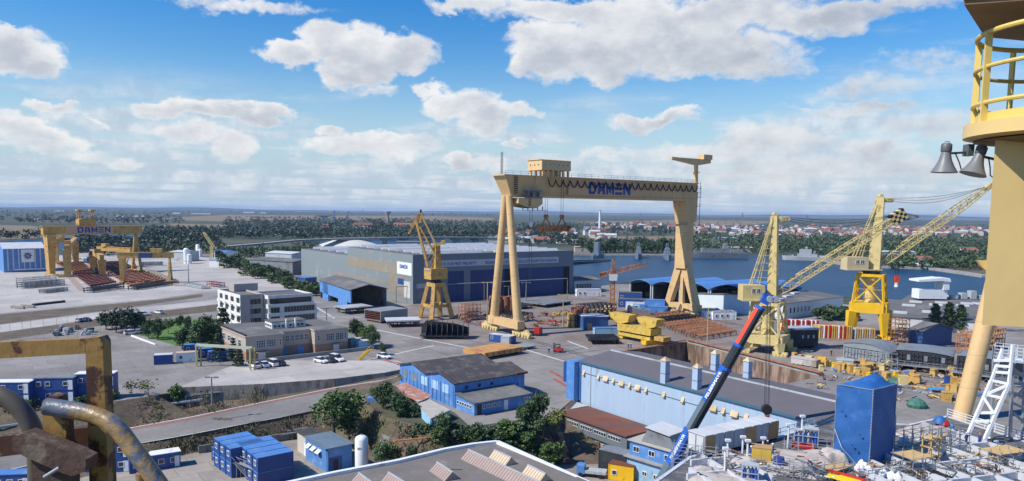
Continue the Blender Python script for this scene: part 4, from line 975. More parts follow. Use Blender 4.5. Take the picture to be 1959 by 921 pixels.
# ------------------------------------------------------------------ two storey canteen
A = P(471,694); B = P(666,671.5); o, rz, Ln = frame(A, B); H_ = HZ(A.x, A.y, 646.5)
cb_ = thing('canteen_building', 'two storey beige building with brick ground floor and white grid windows', 'building', tuple(o), rz)
fl = P(415.6,622.5,H_); Dp = (V((fl.x,fl.y,0))-o).length
xw1 = xa(o,rz,541.5,0,H_); yr = 3.0; xw2 = xa(o,rz,602,0,H_); zmid = H_*.42
MB().extr([(0,0,zmid),(xw1,0,zmid),(xw1,yr,zmid),(xw2,yr,zmid),(xw2,0,zmid),(Ln,0,zmid),(Ln,Dp*.7,zmid),(0,Dp,zmid)], (0,0,H_-zmid)).build('upper_wall', beige, cb_)
MB().extr([(.06,.06,-.3),(xw1-.06,.06,-.3),(xw1-.06,yr+.06,-.3),(xw2+.06,yr+.06,-.3),(xw2+.06,.06,-.3),(Ln-.06,.06,-.3),(Ln-.06,Dp*.7-.06,-.3),(.06,Dp-.06,-.3)], (0,0,zmid+.29)).build('ground_floor_wall', brick, cb_)
MB().extr([(-.25,-.25,H_+.01),(xw1+.25,-.25,H_+.01),(xw1+.25,yr-.25,H_+.01),(xw2-.25,yr-.25,H_+.01),(xw2-.25,-.25,H_+.01),(Ln+.25,-.25,H_+.01),(Ln+.25,Dp*.7+.25,H_+.01),(-.25,Dp+.25,H_+.01)], (0,0,.28)).build('roof_edge', beige, cb_)
MB().extr([(.1,.1,H_+.3),(xw1-.1,.1,H_+.3),(xw1-.1,yr+.1,H_+.3),(xw2+.1,yr+.1,H_+.3),(xw2+.1,.1,H_+.3),(Ln-.1,.1,H_+.3),(Ln-.1,Dp*.7-.1,H_+.3),(.1,Dp-.1,H_+.3)], (0,0,.04)).build('roof', roof_g, cb_)
MB().box(-.03,.35,.4,Dp-.3,H_+.35,H_+.75).build('roof_parapet', dark, cb_)
pA, pB = xa(o,rz,518,9,H_), xa(o,rz,582,9,H_)
pt = MB().box(pA,pB,8,13.5,H_+.34,H_+2.1).build('roof_lantern', wallw, cb_); MB().box(pA-.2,pB+.2,7.8,13.7,H_+2.1,H_+2.3).build('lantern_roof', roof_g, cb_)
for k in range(8): window(cb_, pA+.4+(pB-pA-.8)*k/8, H_+.6, (pB-pA-.8)/8*.8, .8, 8, nx=1)
for k in range(3): window(cb_, .4+1.7*k, H_+.7, 1.3, .8, 0, -math.pi/2, nx=2, origin=(pA,13.5,0))
for k in range(2): MB().box(pA+(pB-pA)*(.38+.27*k),pA+(pB-pA)*(.42+.27*k),7.2,7.7,H_+.3,H_+2.9).build('chimney', white, cb_)
for base_, n in ((xw1*.27, 2), (xw2+(Ln-xw2)*.33, 2)):
    for k in range(n): window(cb_, base_+k*2.75, zmid+.75, 2.5, 2.0, 0, nx=4, ny=3)
window(cb_, xw1-1.1, zmid+1, .6, 1.6, 0, nx=1, ny=2); window(cb_, xw2+.7, zmid+1, .7, 1.6, 0, nx=1, ny=2); window(cb_, Ln-1.2, zmid+1, .6, 1.6, 0, nx=1, ny=2)
for k in range(6): window(cb_, xw1+.4+(xw2-xw1-.8)*k/6, zmid+1.2, (xw2-xw1-.8)/6*.8, 1.6, yr, nx=2, ny=2)
for k in range(5):
    window(cb_, 1.5+(Dp-3)*k/5, zmid+1.0, 2.2, 1.6, 0, -math.pi/2, nx=3, ny=2, origin=(0,Dp,0)); window(cb_, 1.8+(Dp-3)*k/5, .8, 1.6, 1.2, 0, -math.pi/2, nx=2, origin=(0,Dp,0))
for x, wd, hd, y, m in ((xw1*.32,1.9,2.2,0,white),(xw1+.6,1.7,2.3,yr,mat('blue_grey_door',(.13,.24,.36),.6,.1,1)),(xw1+5,2,2.4,yr,blue_m),(xw2+(Ln-xw2)*.55,1.7,2.2,0,white)):
    MB().box(x,x+wd,y-.08,y+.07,0,hd).build('door', m, cb_)
    if y == 0: MB().box(x-.7,x+wd+.7,-1.2,.06,hd+.15,hd+.3).build('door_canopy', beige, cb_)
MB().box(-.3,Ln+6,-2.3,-2.0,-.2,1.0).box(Ln+5.7,Ln+6,-2.0,8,-.2,1.2).build('terrace_wall', conc, cb_)
st = thing('yellow_stair', 'yellow sloping steel stair on the terrace wall right of the beige building', 'stair', tuple(P(686,690)), rz)
MB().bar((0,-.4,0),(3.0,-.4,2.4),.2,.4).bar((0,.4,0),(3.0,.4,2.4),.2,.4).box(3,4.2,-.5,.5,2.3,2.5).build('flight', bright, st)
rl = MB(); railing(rl, [(3,-.5,2.5),(4.2,-.5,2.5)], 1., .6, .06); rl.bar((0,-.4,1),(3,-.4,3.4),.07).bar((.1,-.4,0),(.1,-.4,1.1),.07); rl.build('handrail', bright, st)
# pipe gantry left of the beige building
pg = thing('pipe_bridge', 'pale green overhead pipe bridge crossing to the corner of the beige building', 'pipe bridge', tuple(P(376,702)), 0)
a, b = P(376,702), P(479,709); d = b-a; zt_ = HZ(a.x, a.y, 660)
gm = mat('pale_green_paint', (.36,.40,.30), .6, .1, 1)
mb = MB()
for p in ((0,0,0),(d.x,d.y,0)): MB().bar((p[0],p[1],0),(p[0],p[1],zt_),.35).bar((p[0]+.9,p[1]+.6,0),(p[0]+.9,p[1]+.6,zt_),.3).build('post', mat('dull_yellow_paint',(.45,.38,.16),.6,.1,1), pg)
for k in range(4): mb.tube((-.3,k*.35,zt_-.3+k*.12),(d.x+.3,d.y+k*.35,zt_-.3+k*.12),.11,n=6)
mb.build('pipe', gm, pg)
# ------------------------------------------------------------------ blue and white shed at the far left
o, rz, Ln = fr((8,522),(88,519)); sh2 = thing('shed', 'blue clad shed with pale roof and a square emblem panel at the far left', 'shed', tuple(o), rz)
hs2 = HZ(o.x, o.y, 477)
w_, rf = gable(Ln, 26, hs2, 3.2, .3); w_.build('wall', blue_m, sh2); rf.build('roof', roof_w, sh2)
for k in range(7): MB().box(Ln*(.1+.13*k)-.3,Ln*(.1+.13*k)+.3,-.08,-.01,1,hs2).build('wall_strip', roof_w, sh2)
x = Ln*.42; MB().box(x,x+6.6,-.2,-.09,hs2*.42,hs2*.96).build('emblem_panel', white, sh2)
em = MB(); c = V((x+3.3,-.22,hs2*.69))
for k in range(8):
    q = k*math.pi/4; em.bar(c+V((math.cos(q)*.5,0,math.sin(q)*.5)), c+V((math.cos(q)*2.2,0,math.sin(q)*2.2)), .5)
em.path([c+V((math.cos(q*math.pi/6)*1.5,0,math.sin(q*math.pi/6)*1.5)) for q in range(12)], .16, 5, True).build('emblem', logo_blue, sh2)
MB().box(Ln*.25,Ln,-.6,-.2,1.2,2.0).build('door_rail', white, sh2)
# ------------------------------------------------------------------ blue workshop with two gables
A = P(869.6,782); B = P(1003,758); o, rz, Ln = frame(A, B); hw_ = HZ(A.x, A.y, 734.5)
fl = P(762,698,hw_); Dp = local(o, rz, (fl.x, fl.y, 0)).y
ws = thing('workshop', 'blue twin gabled workshop with dark sheet roof on the earth bank', 'workshop', tuple(o), rz)
w_, rf = gable(Ln, Dp, hw_, 1.3, .5, True, 2); w_.build('wall', blue_m, ws); rf.build('roof', roof_d, ws)
MB().box(Ln-2.5,Ln+.52,-.5,.6,hw_-.1,hw_+.32).build('roof_patch', roof_r, ws)
pale_p = mat('faded_panel', (.36,.54,.76), .6, .12, .6)
for k in range(5): MB().box(-.08,-.01,2+Dp*.19*k,2+Dp*.19*k+2.6,hw_*.5,hw_*.85).build('wall_panel', pale_p if k < 3 else glass_l, ws)
for k in range(14): MB().box(-.12,0,.5+(Dp-1)*k/13.5-.07,.5+(Dp-1)*k/13.5+.07,.4,hw_*.9).build('wall_rib', blue_m, ws)
for k in range(16): MB().box(1+(Ln-2)*k/16-.06,1+(Ln-2)*k/16+.06,-.1,0,hw_*.45,hw_*.66).build('wall_rib', navy, ws)
for k in range(3): MB().box(2.5+3.2*k,3.2+3.2*k,-.1,0,hw_*.72,hw_*.84).build('vent_opening', dark, ws)
# lean-to
xe = xa(o,rz,1008,-6,2.2)
ll = MB(); y1 = -6.8; zf = 2.5; ll.extr([(.2,-.04,-.2),(.2,y1,-.2),(.2,y1,zf),(.2,-.04,hw_*.58)], (xe-.2,0,0)); ll.build('lean_to_wall', blue_m, ws)
MB().extr([(-.1,0-.04,hw_*.58+.1),(-.1,y1-.5,zf-.05),(-.1,y1-.5,zf+.15),(-.1,-.04,hw_*.58+.3)], (xe+.6,0,0)).build('lean_to_roof', roof_g, ws)
for k in range(7): window(ws, 2.2+1.2*k if k < 4 else 7.6+1.25*k, 1.1, .85, .8, y1, nx=2)
for x in (.9, 7.4): MB().box(x,x+1.0,y1-.08,y1+.05,0,2.1).build('door', white if x > 5 else dark, ws)
for k in range(6): window(ws, .3+.9*k, 1.2, .7, .7, 0, -math.pi/2, nx=1, origin=(.2,-.4,0))
# rusty low sheds at the workshop's left end
rl_o, rl_rz, rl_L = fr((760,741),(868,781)); rs = thing('low_shed', 'tumbledown low shed with torn rust red sheet roof beside the blue workshop', 'shed', tuple(P(768,748)), 0)
b0 = P(768,748)
def rel(px, py, z): return P(px,py,z) - V((b0.x,b0.y,0))
z = 2.0
MB().extr([rel(757,739,z),rel(776,733,z),rel(826,758,z),rel(814,765,z),rel(800,770,z),rel(775,757,z)], (0,0,.12)).build('roof', mat('torn_red_roof', (.38,.17,.115), .85, .3, .5, dirt=(.55,.47,.42), damt=.3, dscale=.6), rs)
MB().extr([rel(795,772,z-.3),rel(820,764,z-.3),rel(862,786,z-.3),rel(825,802,z-.3)], (0,0,.15)).build('roof', mat('pale_slab_roof', (.42,.39,.33), .9, .12, .5), rs)
wl_ = [rel(797,773,z-.35),rel(824,801,z-.35),rel(860,786,z-.35)]
mb = MB()
for a, b in zip(wl_, wl_[1:]): mb.bar(a-V((0,0,1.5)), b-V((0,0,1.5)), .2, 3.0)
mb.build('wall', sky_cab, rs)
MB().bar(rel(770,748,.3),rel(812,713,hw_*.6),.25).build('prop', rust, rs)

# ------------------------------------------------------------------ sky blue hall
zh = 8.5; A = P(1110,690,zh); B = P(1566,807.5,zh); o, rz, Ln = frame(A, B)
fl = P(1200,668.5,zh); Dp = local(o, rz, (fl.x,fl.y,0)).y
bh = thing('blue_hall', 'long pale sky blue hall with mauve roof and hooded vents along its wall', 'hall', tuple(o), rz)
w_, rf = gable(Ln, Dp, zh-.15, 1.2, .25); w_.v = [(x,y,(-7 if z < 0 else z)) for x,y,z in w_.v]; w_.build('wall', blue_s, bh); rf.build('roof', roof_m, bh)
MB().box(.1,Ln,-.42,-.27,zh-.35,zh+.02).build('gutter', mat('teal_gutter',(.05,.14,.2),.5,.1,1), bh)
xp = xa(o,rz,1085,-1.5,zh)
MB().box(xp,-.02,-1.6,3,-.2,zh-.2).build('end_pier', blue_m, bh); MB().box(-.02,.45,-.3,-.001,0,zh-.5).build('corner_pilaster', blue_m, bh)
MB().box(3.45,3.6,-.06,0,-7,zh-.3).build('wall_joint', steel, bh)
MB().box(xp-2,xp+1,-.8,2.5,3.2,zh-.9).build('wall_box', blue, bh)
MB().bar((0,Dp/2,zh+1.36),(Ln,Dp/2,zh+1.36),.35,.25).build('ridge_cap', lsteel, bh)
hv = mat('cream_hood', (.56,.45,.27), .7, .2, 1, dirt=(.3,.2,.12), damt=.3)
for q in ((385,243,.7),(477,268,.7),(522,280,1.7),(570,293,.7),(620,308,1.7),(672,322,.7),(722,336,1.7),(775,350,.7),(887,378,.8),(1005,412,.8),(1195,465,1.8),(1258,482,.8),(1328,502,1.8),(1402,520,.9)):
    px, py = 1000+q[0]/3.278, 640+q[1]/3.278; x = xa(o,rz,px,0,4); pw = o+V((math.cos(rz),math.sin(rz),0))*x; z = HZ(pw.x,pw.y,py)
    MB().extr([(x-q[2]*.42,0,z+.6),(x-q[2]*.42,-.5,z-.3),(x-q[2]*.42,-.4,z-.5),(x-q[2]*.42,0,z-.4)], (q[2]*.84,0,0)).build('vent_hood', hv, bh)
pipe = MB(); ps = []
for px, py in ((1111,711),(1240,748),(1340,777),(1430,800)):
    x = xa(o,rz,px,0,4); pw = o+V((math.cos(rz),math.sin(rz),0))*x; ps.append((x,-.12,HZ(pw.x,pw.y,py)))
pipe.path(ps,.07,5).build('conduit', steel, bh)
for px, yt, yb in ((1272,683,722),(1333,696,736),(1367.6,670,705),(1430,684,720)):
    g0 = P(px,yb,zh+.9); l = local(o,rz,(g0.x,g0.y,0)); zt_ = HZ(g0.x,g0.y,yt)
    vn = MB().frust((l.x,l.y,zh-.2),1.25,1.25,(l.x,l.y,zt_-.7),1.2,1.2).build('roof_vent', blue_s, bh)
    MB().frust((l.x,l.y,zt_-.7),1.5,1.5,(l.x,l.y,zt_),.3,.3).build('vent_cap', hv, vn); MB().box(l.x-.64,l.x+.64,l.y-.64,l.y+.64,zh+1.6,zh+1.75).build('vent_band', steel, vn)
# annex with rusty roof
xs0, xs1 = xa(o,rz,1117,0,-1), xa(o,rz,1262,0,-1)
pw = o+V((math.cos(rz),math.sin(rz),0))*xs0; za = HZ(pw.x,pw.y,774)
an = thing('annex', 'low annex with rusty flat roof and strip windows along the sky blue hall', 'building', tuple(o), rz); da = -8.6
MB().box(xs0,xs1,da,-.75,za-2.6,za-.02).build('upper_wall', mat('slate_paint', (.14,.165,.175), .7, .1, .5), an)
MB().box(xs0+1,xs1,da+.6,-.8,LOW,za-2.62).build('lower_wall', mat('worn_cream_wall', (.42,.36,.29), .85, .2, .6, dirt=(.25,.3,.36), damt=.4), an)
MB().box(xs0-.3,xs1+.2,da-.4,-.72,za,za+.25).build('roof', roof_r, an)
for k in range(5): window(an, xs0+1.0+(xs1-xs0-2)*k/5, za-1.5, (xs1-xs0-2)/5*.86, .75, da, nx=5, t=.05)
for k in range(6): window(an, xs0+6+(xs1-xs0-8)*k/6, za-4.0, 1.3, .7, da+.6, nx=2, t=.05, fm=steel)
for x in (2.2, 3.6, 8.0): MB().box(xs0+x,xs0+x+.9,da+.5,da+.62,LOW+.4,za-2.9).build('door', blue, an)
MB().box(xs0-3,xs0+2.4,da+.6,-1,za+.26,za+.4).build('canopy_roof', mat('pale_green_sheet', (.42,.46,.43), .6, .12, .6), an)
MB().extr([(xs0-.4,da+.55,LOW),(xs0-.4,da+.55,za-2.7),(xs0+.9,da+.55,za-2.7),(xs0+.9,da+.55,LOW)],(0,.2,0)).build('end_wall', sky_cab, an)
for k in range(7): MB().bar((xs0+.8+(xs1-xs0-1)*k/6,da-.3,LOW),(xs0+.8+(xs1-xs0-1)*k/6,da-.3,za-2.6),.22).build('post', rust, an)

# ------------------------------------------------------------------ small blue shop and white tank in the low yard
A = P(585,879.5,LOW); Fc = P(625,905,LOW); o, rz, Ln = frame(A, Fc)
sb = thing('pump_house', 'small blue pump house with sloping grey roof and white awnings beside the white tank', 'building', (o.x,o.y,LOW), rz)
hb_ = HZ(Fc.x,Fc.y,860.5)-LOW; C_ = P(680,854,LOW+hb_); Dp = local(o,rz,(C_.x,C_.y,0)).y
MB().extr([(0,0,-.2),(Ln,0,-.2),(Ln,0,hb_),(0,0,hb_)],(0,Dp,0)).build('wall', blue_m, sb)
MB().extr([(-.3,-.3,hb_+.02),(Ln+.3,-.3,hb_+.02),(Ln+.3,-.3,hb_+.2),(-.3,-.3,hb_+.2)],(0,Dp+.6,0)).build('roof', mat('blue_grey_sheet', (.14,.20,.25), .6, .12, .5, stripes=(1,4.5,.1,(.07,.09,.11))), sb)
for k in range(3): MB().extr([(1.2+2.1*k,0,3.4),(1.2+2.1*k,-.8,2.9),(1.2+2.1*k,-.8,2.98),(1.2+2.1*k,0,3.5)],(1.4,0,0)).build('awning', white, sb)
MB().box(Ln,Ln+.06,Dp*.25,Dp*.45,.2,2.2).build('door', dark, sb); MB().box(Ln,Ln+.05,Dp*.1,Dp*.6,.1,2.6).build('door_frame', blue, sb)
MB().box(Ln+.001,Ln+.3,.1,.3,0,hb_).build('downpipe', blue_l, sb)
an2 = MB().box(-5.6,-.05,.8,Dp*.75,-.2,hb_*.94); an2.build('rear_wing', mat('cream_wall',(.55,.5,.42),.85,.1,.6), sb); MB().box(-5.9,.4,.4,Dp*.8,hb_*.94+.01,hb_*.94+.2).build('rear_roof', roof_d, sb)
MB().box(-2.4,-1.4,.72,.85,0,2.3).build('door', white, sb)
tp_ = P(692,903,LOW); tz = HZ(tp_.x,tp_.y,833)-LOW
tk = thing('storage_tank', 'tall white cylindrical gas tank beside the small blue pump house', 'tank', (tp_.x,tp_.y,LOW))
MB().lathe([(1.12,.4),(1.16,.8),(1.16,tz-.7),(1.0,tz-.3),(.5,tz-.03),(.05,tz)], n=24).build('vessel', white, tk, True)
for k in range(3): MB().bar((math.cos(k*2.1)*.9,math.sin(k*2.1)*.9,0),(math.cos(k*2.1)*.9,math.sin(k*2.1)*.9,.9),.2).build('leg', steel, tk)
MB().box(-.5,.2,-1.2,-1.1,tz-2.2,tz-1.9).lathe([(.1,tz),(.1,tz+.25)]).build('fitting', galv, tk)

# ------------------------------------------------------------------ grey roofed building in front
zr = 1.2
pk = P(951,849,zr); re_ = P(1124,921,zr); o, rz, Ln = frame(pk, re_)
gb = thing('warehouse', 'grey felt roofed warehouse in the near foreground with ribbed roof lights', 'warehouse', (pk.x,pk.y,0), 0)
def rg(px,py,z=zr): return P(px,py,z)-V((pk.x,pk.y,0))
outl = [rg(951,849),rg(905,854),rg(850,864),rg(760,886),rg(640,909),rg(520,935)]
dl = (outl[-1]-outl[-2]).normalized()*60; dr = (rg(1124,921)-rg(951,849)).normalized()
outl.append(outl[-1]+dl*.5); rr = dr*52
poly = [rr] + outl + [outl[-1]+V((10,-60,0)), rr+V((-6,-40,0))]
MB().extr([V((p.x,p.y,LOW)) for p in poly], (0,0,zr-LOW-.02)).build('wall', conc, gb)
MB().extr([V((p.x,p.y,zr-.01)) for p in poly], (0,0,.06)).build('roof', mat('beige_grey_felt', (.175,.155,.135), .95, .12, .25, dirt=(.24,.21,.18), damt=.25, dscale=.3), gb)
pp = MB(); ed = [rr]+outl
for a, b in zip(ed, ed[1:]): pp.bar(a+V((0,0,.25)), b+V((0,0,.25)), .7, .5)
pp.build('parapet', white, gb)
MB().extr([rr+V((.6,.4,-.9)), V((.6,.5,-.9)), V((2.4,1.8,-.9)), rr+V((2.4,1.8,-.9))],(0,0,.2)).build('side_roof', roof_d, gb)
ribm = lambda nm, c: mat(nm, c, .6, .1, .5, stripes=(0,.62,.16,tuple(v*.45 for v in c)))
def rlight(pa, pb, w, hgt, m):
    a, b = rg(*pa, zr+hgt), rg(*pb, zr+hgt); d = (b-a); L_ = d.length; r2 = math.atan2(d.y,d.x)
    o_ = MB().extr([(0,-w,-hgt+.06),(0,w,-hgt+.06),(0,.05,0),(0,-.05,0)],(L_,0,0)).build('roof_light', m, gb, loc=tuple(a), rz=r2)
    MB().box(-.05,L_+.05,-.12,.12,-.03,.1).build('ridge_strip', lsteel, o_)
brn, crm = ribm('brown_ribbed_light', (.34,.25,.21)), ribm('cream_ribbed_light', (.6,.46,.31))
rlight((896,860.5),(1060,935),1.5,1.3,brn); rlight((836,884.5),(866,904),1.3,1.2,brn); rlight((686,905),(720,930),1.3,1.2,brn); rlight((743,904),(775,924),1.3,1.2,brn)
rlight((946,861),(978,876),1.2,1.2,crm); rlight((1010,889.5),(1044,907),1.2,1.2,crm)
MB().box(-8,-5,-13,-12.8,zr+.06,zr+.1).build('roof_batten', dark, gb)

# ------------------------------------------------------------------ blue roofed open sheds by the water
G2 = 'open sheds with blue vaulted roofs by the water'
def vault(pa, pb, h_py, depth, label):
    A, B = P(*pa), P(*pb); o, rz, Ln = frame(A,B); t = thing('open_shed', label, 'shed', tuple(o), rz, G2); h = HZ(A.x,A.y,h_py)
    r = MB(); N_ = 10; prof = [(Ln*k/N_, h+(Ln*.14)*(1-(2*k/N_-1)**2)) for k in range(N_+1)]
    for (xa_,za_),(xb_,zb_) in zip(prof, prof[1:]): r.extr([(xa_,-.8,za_),(xb_,-.8,zb_),(xb_,-.8,zb_+.2),(xa_,-.8,za_+.2)],(0,depth+1.6,0))
    r.build('roof', blue_l, t)
    MB().extr([(Ln*.015,depth,0)]+[(x,depth,z-.05) for x, z in prof]+[(Ln*.99,depth,0)],(0,.3,0)).build('back_wall', dark, t)
    MB().box(.1,.5,1,depth-.3,0,h-.05).build('side_wall', dark, t)
    for x in (.4, Ln-.4): MB().bar((x,0,0),(x,0,h),.5).build('post', lsteel, t)
    for x in (Ln*.35,Ln*.4): MB().bar((x,depth*.4,0),(x,depth*.4,h+Ln*.1),.4).build('post', steel, t)
    MB().box(1,Ln-1,depth*.3,depth*.8,.6,2.4).build('stored_steel', steel, t)
vault((1204,572),(1246,577),541,34,'leftmost open shed with blue vaulted roof by the water')
vault((1247,577),(1301,584),546,36,'second open shed with blue vaulted roof, left of the gantry leg')
vault((1302,584),(1356,592),549,38,'open shed with blue vaulted roof just right of the gantry leg')
vault((1357,592),(1432,602),554,38,'rightmost open shed with blue vaulted roof beside the pale portal crane')
# grey roofed factory halls right
def bigbox(label, pa, pb, h_py, depth, wm, rm, rise=1.0, strips=0, cat='hall', name='factory_hall', wins=0):
    A, B = P(*pa), P(*pb); o, rz, Ln = frame(A,B); t = thing(name, label, cat, tuple(o), rz); h = HZ(A.x,A.y,h_py)
    w_, rf = gable(Ln, depth, h, rise, .4); w_.build('wall', wm, t); rf.build('roof', rm, t)
    for k in range(strips):
        yk = depth*(.12+.8*((k*.37)%1)); xk = Ln*(.05+.9*((k+.5)/strips)); zz = h+rise*(1-abs(2*yk/depth-1))
        MB().box(xk-2.2,xk+2.2,yk-.9,yk+.9,zz+.1,zz+.9).build('roof_light', roof_w, t)
    for k in range(wins): window(t, Ln*(.08+.06*k), h*.35, 1.2, 2.2, 0, nx=1)
    return t
bigbox('white walled factory hall with grey roof and small roof lights between the two jib cranes', (1500,612), (1612,596), 582, 42, mat('white_cladding',(.6,.66,.68),.6,.06,.3), roof_g, 1.5, 10, wins=6)
bigbox('wide grey roofed works right of the yellow portal with a pale front wall', (1703,628), (1900,642), 606, 60, mat('pale_cladding',(.58,.58,.55),.7,.08,.3), roof_g, 1.5, 9)
bigbox('long grey roofed works near the water, farthest right', (1712,596), (1905,612), 584, 60, conc, roof_g, 1.5, 8)
bigbox('dark blue shed with grey roof right of the yellow portal crane', (1738,660), (1764,665), 630, 13, mat('deep_blue_sheet',(.04,.1,.24),.6,.1,.5), roof_g, 2.0, name='shed', cat='shed')
bigbox('low grey works roof beyond the grey hall by the water', (1098,560), (1150,557), 538, 20, mat('pale_cladding',(.58,.58,.55),.7,.08,.3), roof_g, 1.0, 0, wins=9)
mo = thing('curved_deckhouse', 'white curved deckhouse block standing on the grey roof by the far water', 'ship section', tuple(P(1770,592)+V((0,0,4.5))), 0)
MB().box(-3,9,0,6,0,4).box(7,9.5,-.5,6.5,4,9).extr([(-4,-1,8.2),(6,-1,9.2),(9.6,-1,8.6),(9.8,-1,7.4),(6,-1,7.9),(-4,-1,7.4)],(0,8,0)).build('shell', white, mo)
for x in (12,16,20,24,29): MB().box(x,x+2.4,1,4,0,1.5+(x*7)%3).build('outfit_block', lsteel, mo)
# far depots beyond the pale yard on the left
for args in (('grey depot with dark windows among trees left of the big hall', (478,521),(560,527), 497, 20, steel, roof_g, 1.2),
             ('low white roofed depot beyond the trees left of the hall', (508,507),(558,510), 484, 18, lsteel, roof_w, 1.0),
             ('low blue roofed depot behind the slim yellow crane', (405,499),(432,500), 482, 14, white, blue_l, .8),
             ('grey and white depot behind the two white silos', (326,500),(352,501), 482, 16, lsteel, roof_w, .8),
             ('pale teal roofed depot by the trees at the end of the pale yard', (400,511),(448,512), 497, 14, white, mat('teal_roof',(.25,.42,.46),.6,.1,.5), .6)):
    bigbox(*args, cat='building', name='depot')
for px, py, top, w_, lab in ((357,505,475,1.9,'white silo left of the other at the edge of the pale yard'),(379,491,468,1.7,'white silo right of the other behind the pale yard')):
    q = P(px,py); t = thing('silo', lab, 'silo', tuple(q), 0, 'white silos'); h = HZ(q.x,q.y,top)
    MB().lathe([(w_,0),(w_,h-.8),(w_*.6,h),(.1,h+.1)], n=14).build('vessel', white, t, True); MB().lathe([(w_*.8,0),(w_*.8,h*.6),(.2,h*.65)], (w_*1.5,-w_*.9,0), n=12).build('side_vessel', white, t, True)
# salt heap beyond the hall
q = P(668,474); h = HZ(q.x,q.y,461)+2
hp = MB(); 
hp.lathe([(h*3.4,0),(h*2.6,h*.35),(h*1.2,h*.9),(h*.4,h*1.02),(.05,h*1.03)], n=20)
hp.v = [(x*1.25+(1.5*math.sin(z*.7+x*.2)), y, z) for x,y,z in hp.v]
solo('salt_heap', hp, mat('pale_heap',(.58,.56,.50),.95,.06,.1), 'large pale heap of bulk material behind the left end of the hall', 'heap', tuple(q))
# ------------------------------------------------------------------ trees
def leaf_faces(mb, c, n, r, s, rng, flat=1.0):
    for _ in range(n):
        d = V((rng.gauss(0,1), rng.gauss(0,1), rng.gauss(0,1)*flat)); d.normalize(); p = c + d*r*(rng.random()**.45)
        a = V((rng.gauss(0,1), rng.gauss(0,1), rng.gauss(0,.7))).normalized(); b = a.cross(V((rng.gauss(0,1), rng.gauss(0,1), rng.gauss(0,1)))).normalized()
        q = s*rng.uniform(.6,1.3)
        mb.add([p-a*q, p+b*q*.55, p+a*q, p-b*q*.55], [(0,1,2,3)])
def crown(seed, h0, h1, rad, clumps, per, ls, kind='round'):
    rng = random.Random(seed); mb = MB(); H = h1-h0
    lobes = []
    for _ in range(7 if kind == 'round' else 1):
        q = rng.uniform(0,6.28); rr = rad*rng.uniform(.25,.62); lobes.append((V((math.cos(q)*rr, math.sin(q)*rr, h0+H*rng.uniform(.25,.78))), rad*rng.uniform(.36,.58)))
    for _ in range(clumps):
        if kind == 'round':
            c0, rl = rng.choice(lobes); d = V((rng.gauss(0,1), rng.gauss(0,1), rng.gauss(0,.8))).normalized(); c = c0 + d*rl*rng.uniform(.45,1.05)
            c.z = min(max(c.z, h0*.7), h1*1.05); cr = rad*rng.uniform(.12,.24)
        elif kind == 'column':
            t = rng.random(); q = rng.uniform(0,6.28); w_ = rad*(math.sin(math.pi*min(1,t*.86+.12))**.6)*rng.uniform(.3,1); c = V((math.cos(q)*w_, math.sin(q)*w_, h0+H*t)); cr = rad*rng.uniform(.25,.4)
        else:   # layered conifer
            t = rng.random()**1.3; lv = round(t*6)/6; q = rng.uniform(0,6.28); w_ = rad*(1-.82*lv)*rng.uniform(.2,1.05); c = V((math.cos(q)*w_, math.sin(q)*w_, h0+H*lv-w_*.12+rng.uniform(-.2,.2))); cr = rad*rng.uniform(.12,.22)
        leaf_faces(mb, c, per, cr, ls, rng, .75 if kind != 'conifer' else .4)
    return mb
def trunk(seed, h, r, spread):
    rng = random.Random(seed); mb = MB(); mb.path([(0,0,-.4),(rng.uniform(-.1,.1),0,h*.3),(rng.uniform(-.2,.2),rng.uniform(-.2,.2),h*.8)],[r,r*.75,r*.3],7)
    for k in range(5):
        q = k*1.3+rng.random(); z = h*rng.uniform(.25,.5); mb.path([(0,0,z),(math.cos(q)*spread*.4,math.sin(q)*spread*.4,z+h*.2),(math.cos(q)*spread*.75,math.sin(q)*spread*.75,z+h*.33)],[r*.5,r*.3,r*.1],5)
    return mb
TREE = {}
def tproto(key, m, seed, h0, h1, rad, cl_, per, ls, kind='round', tr=.18):
    TREE[key] = (crown(seed,h0,h1,rad,cl_,per,ls,kind).mesh('crown', m, fix=False), trunk(seed,h1,tr,rad).mesh('trunk', bark))
tproto('broad', leaf, 1, 1.2, 8, 4.4, 240, 16, .30)
tproto('broad2', leaf_b, 2, 1.5, 7.5, 3.6, 200, 16, .28)
tproto('dark', leaf_d, 3, 1.2, 8, 3.8, 230, 16, .30)
tproto('yellow', leaf_y, 4, 1.4, 6, 2.6, 110, 13, .26)
tproto('bush', leaf, 5, .1, 2.6, 1.9, 110, 14, .22, tr=.08)
tproto('bush2', leaf_d, 6, .1, 2.4, 2.1, 110, 14, .22, tr=.08)
tproto('conifer', leaf_p, 7, 1.0, 9, 3.4, 230, 14, .32, 'conifer')
tproto('conifer2', leaf_p, 8, 1.6, 7, 3.8, 220, 14, .32, 'round', .22)
tproto('poplar', leaf_d, 9, .8, 12, 1.9, 210, 15, .32, 'column')
tproto('sparse', leaf_y, 10, 1.2, 4.4, 1.9, 26, 8, .2, tr=.07)
rt = random.Random(5)
def tree(name, key, label, px, py, top, z=0, group=None, wide=1.0):
    q = P(px,py,z); t = thing(name, label, 'bush' if 'bush' in name else 'tree', tuple(q), rt.uniform(0,6.28), group)
    part(t,'crown',TREE[key][0]); part(t,'trunk',TREE[key][1])
    H = {'broad':8,'broad2':7.5,'dark':8,'yellow':6,'bush':2.6,'bush2':2.4,'conifer':9,'conifer2':7,'poplar':12,'sparse':4.4}[key]
    s = max(.2, (HZ(q.x,q.y,top)-z)/H); t.scale = (s*wide,s*wide,s); return t
GP = 'dark pines beside the open yard'
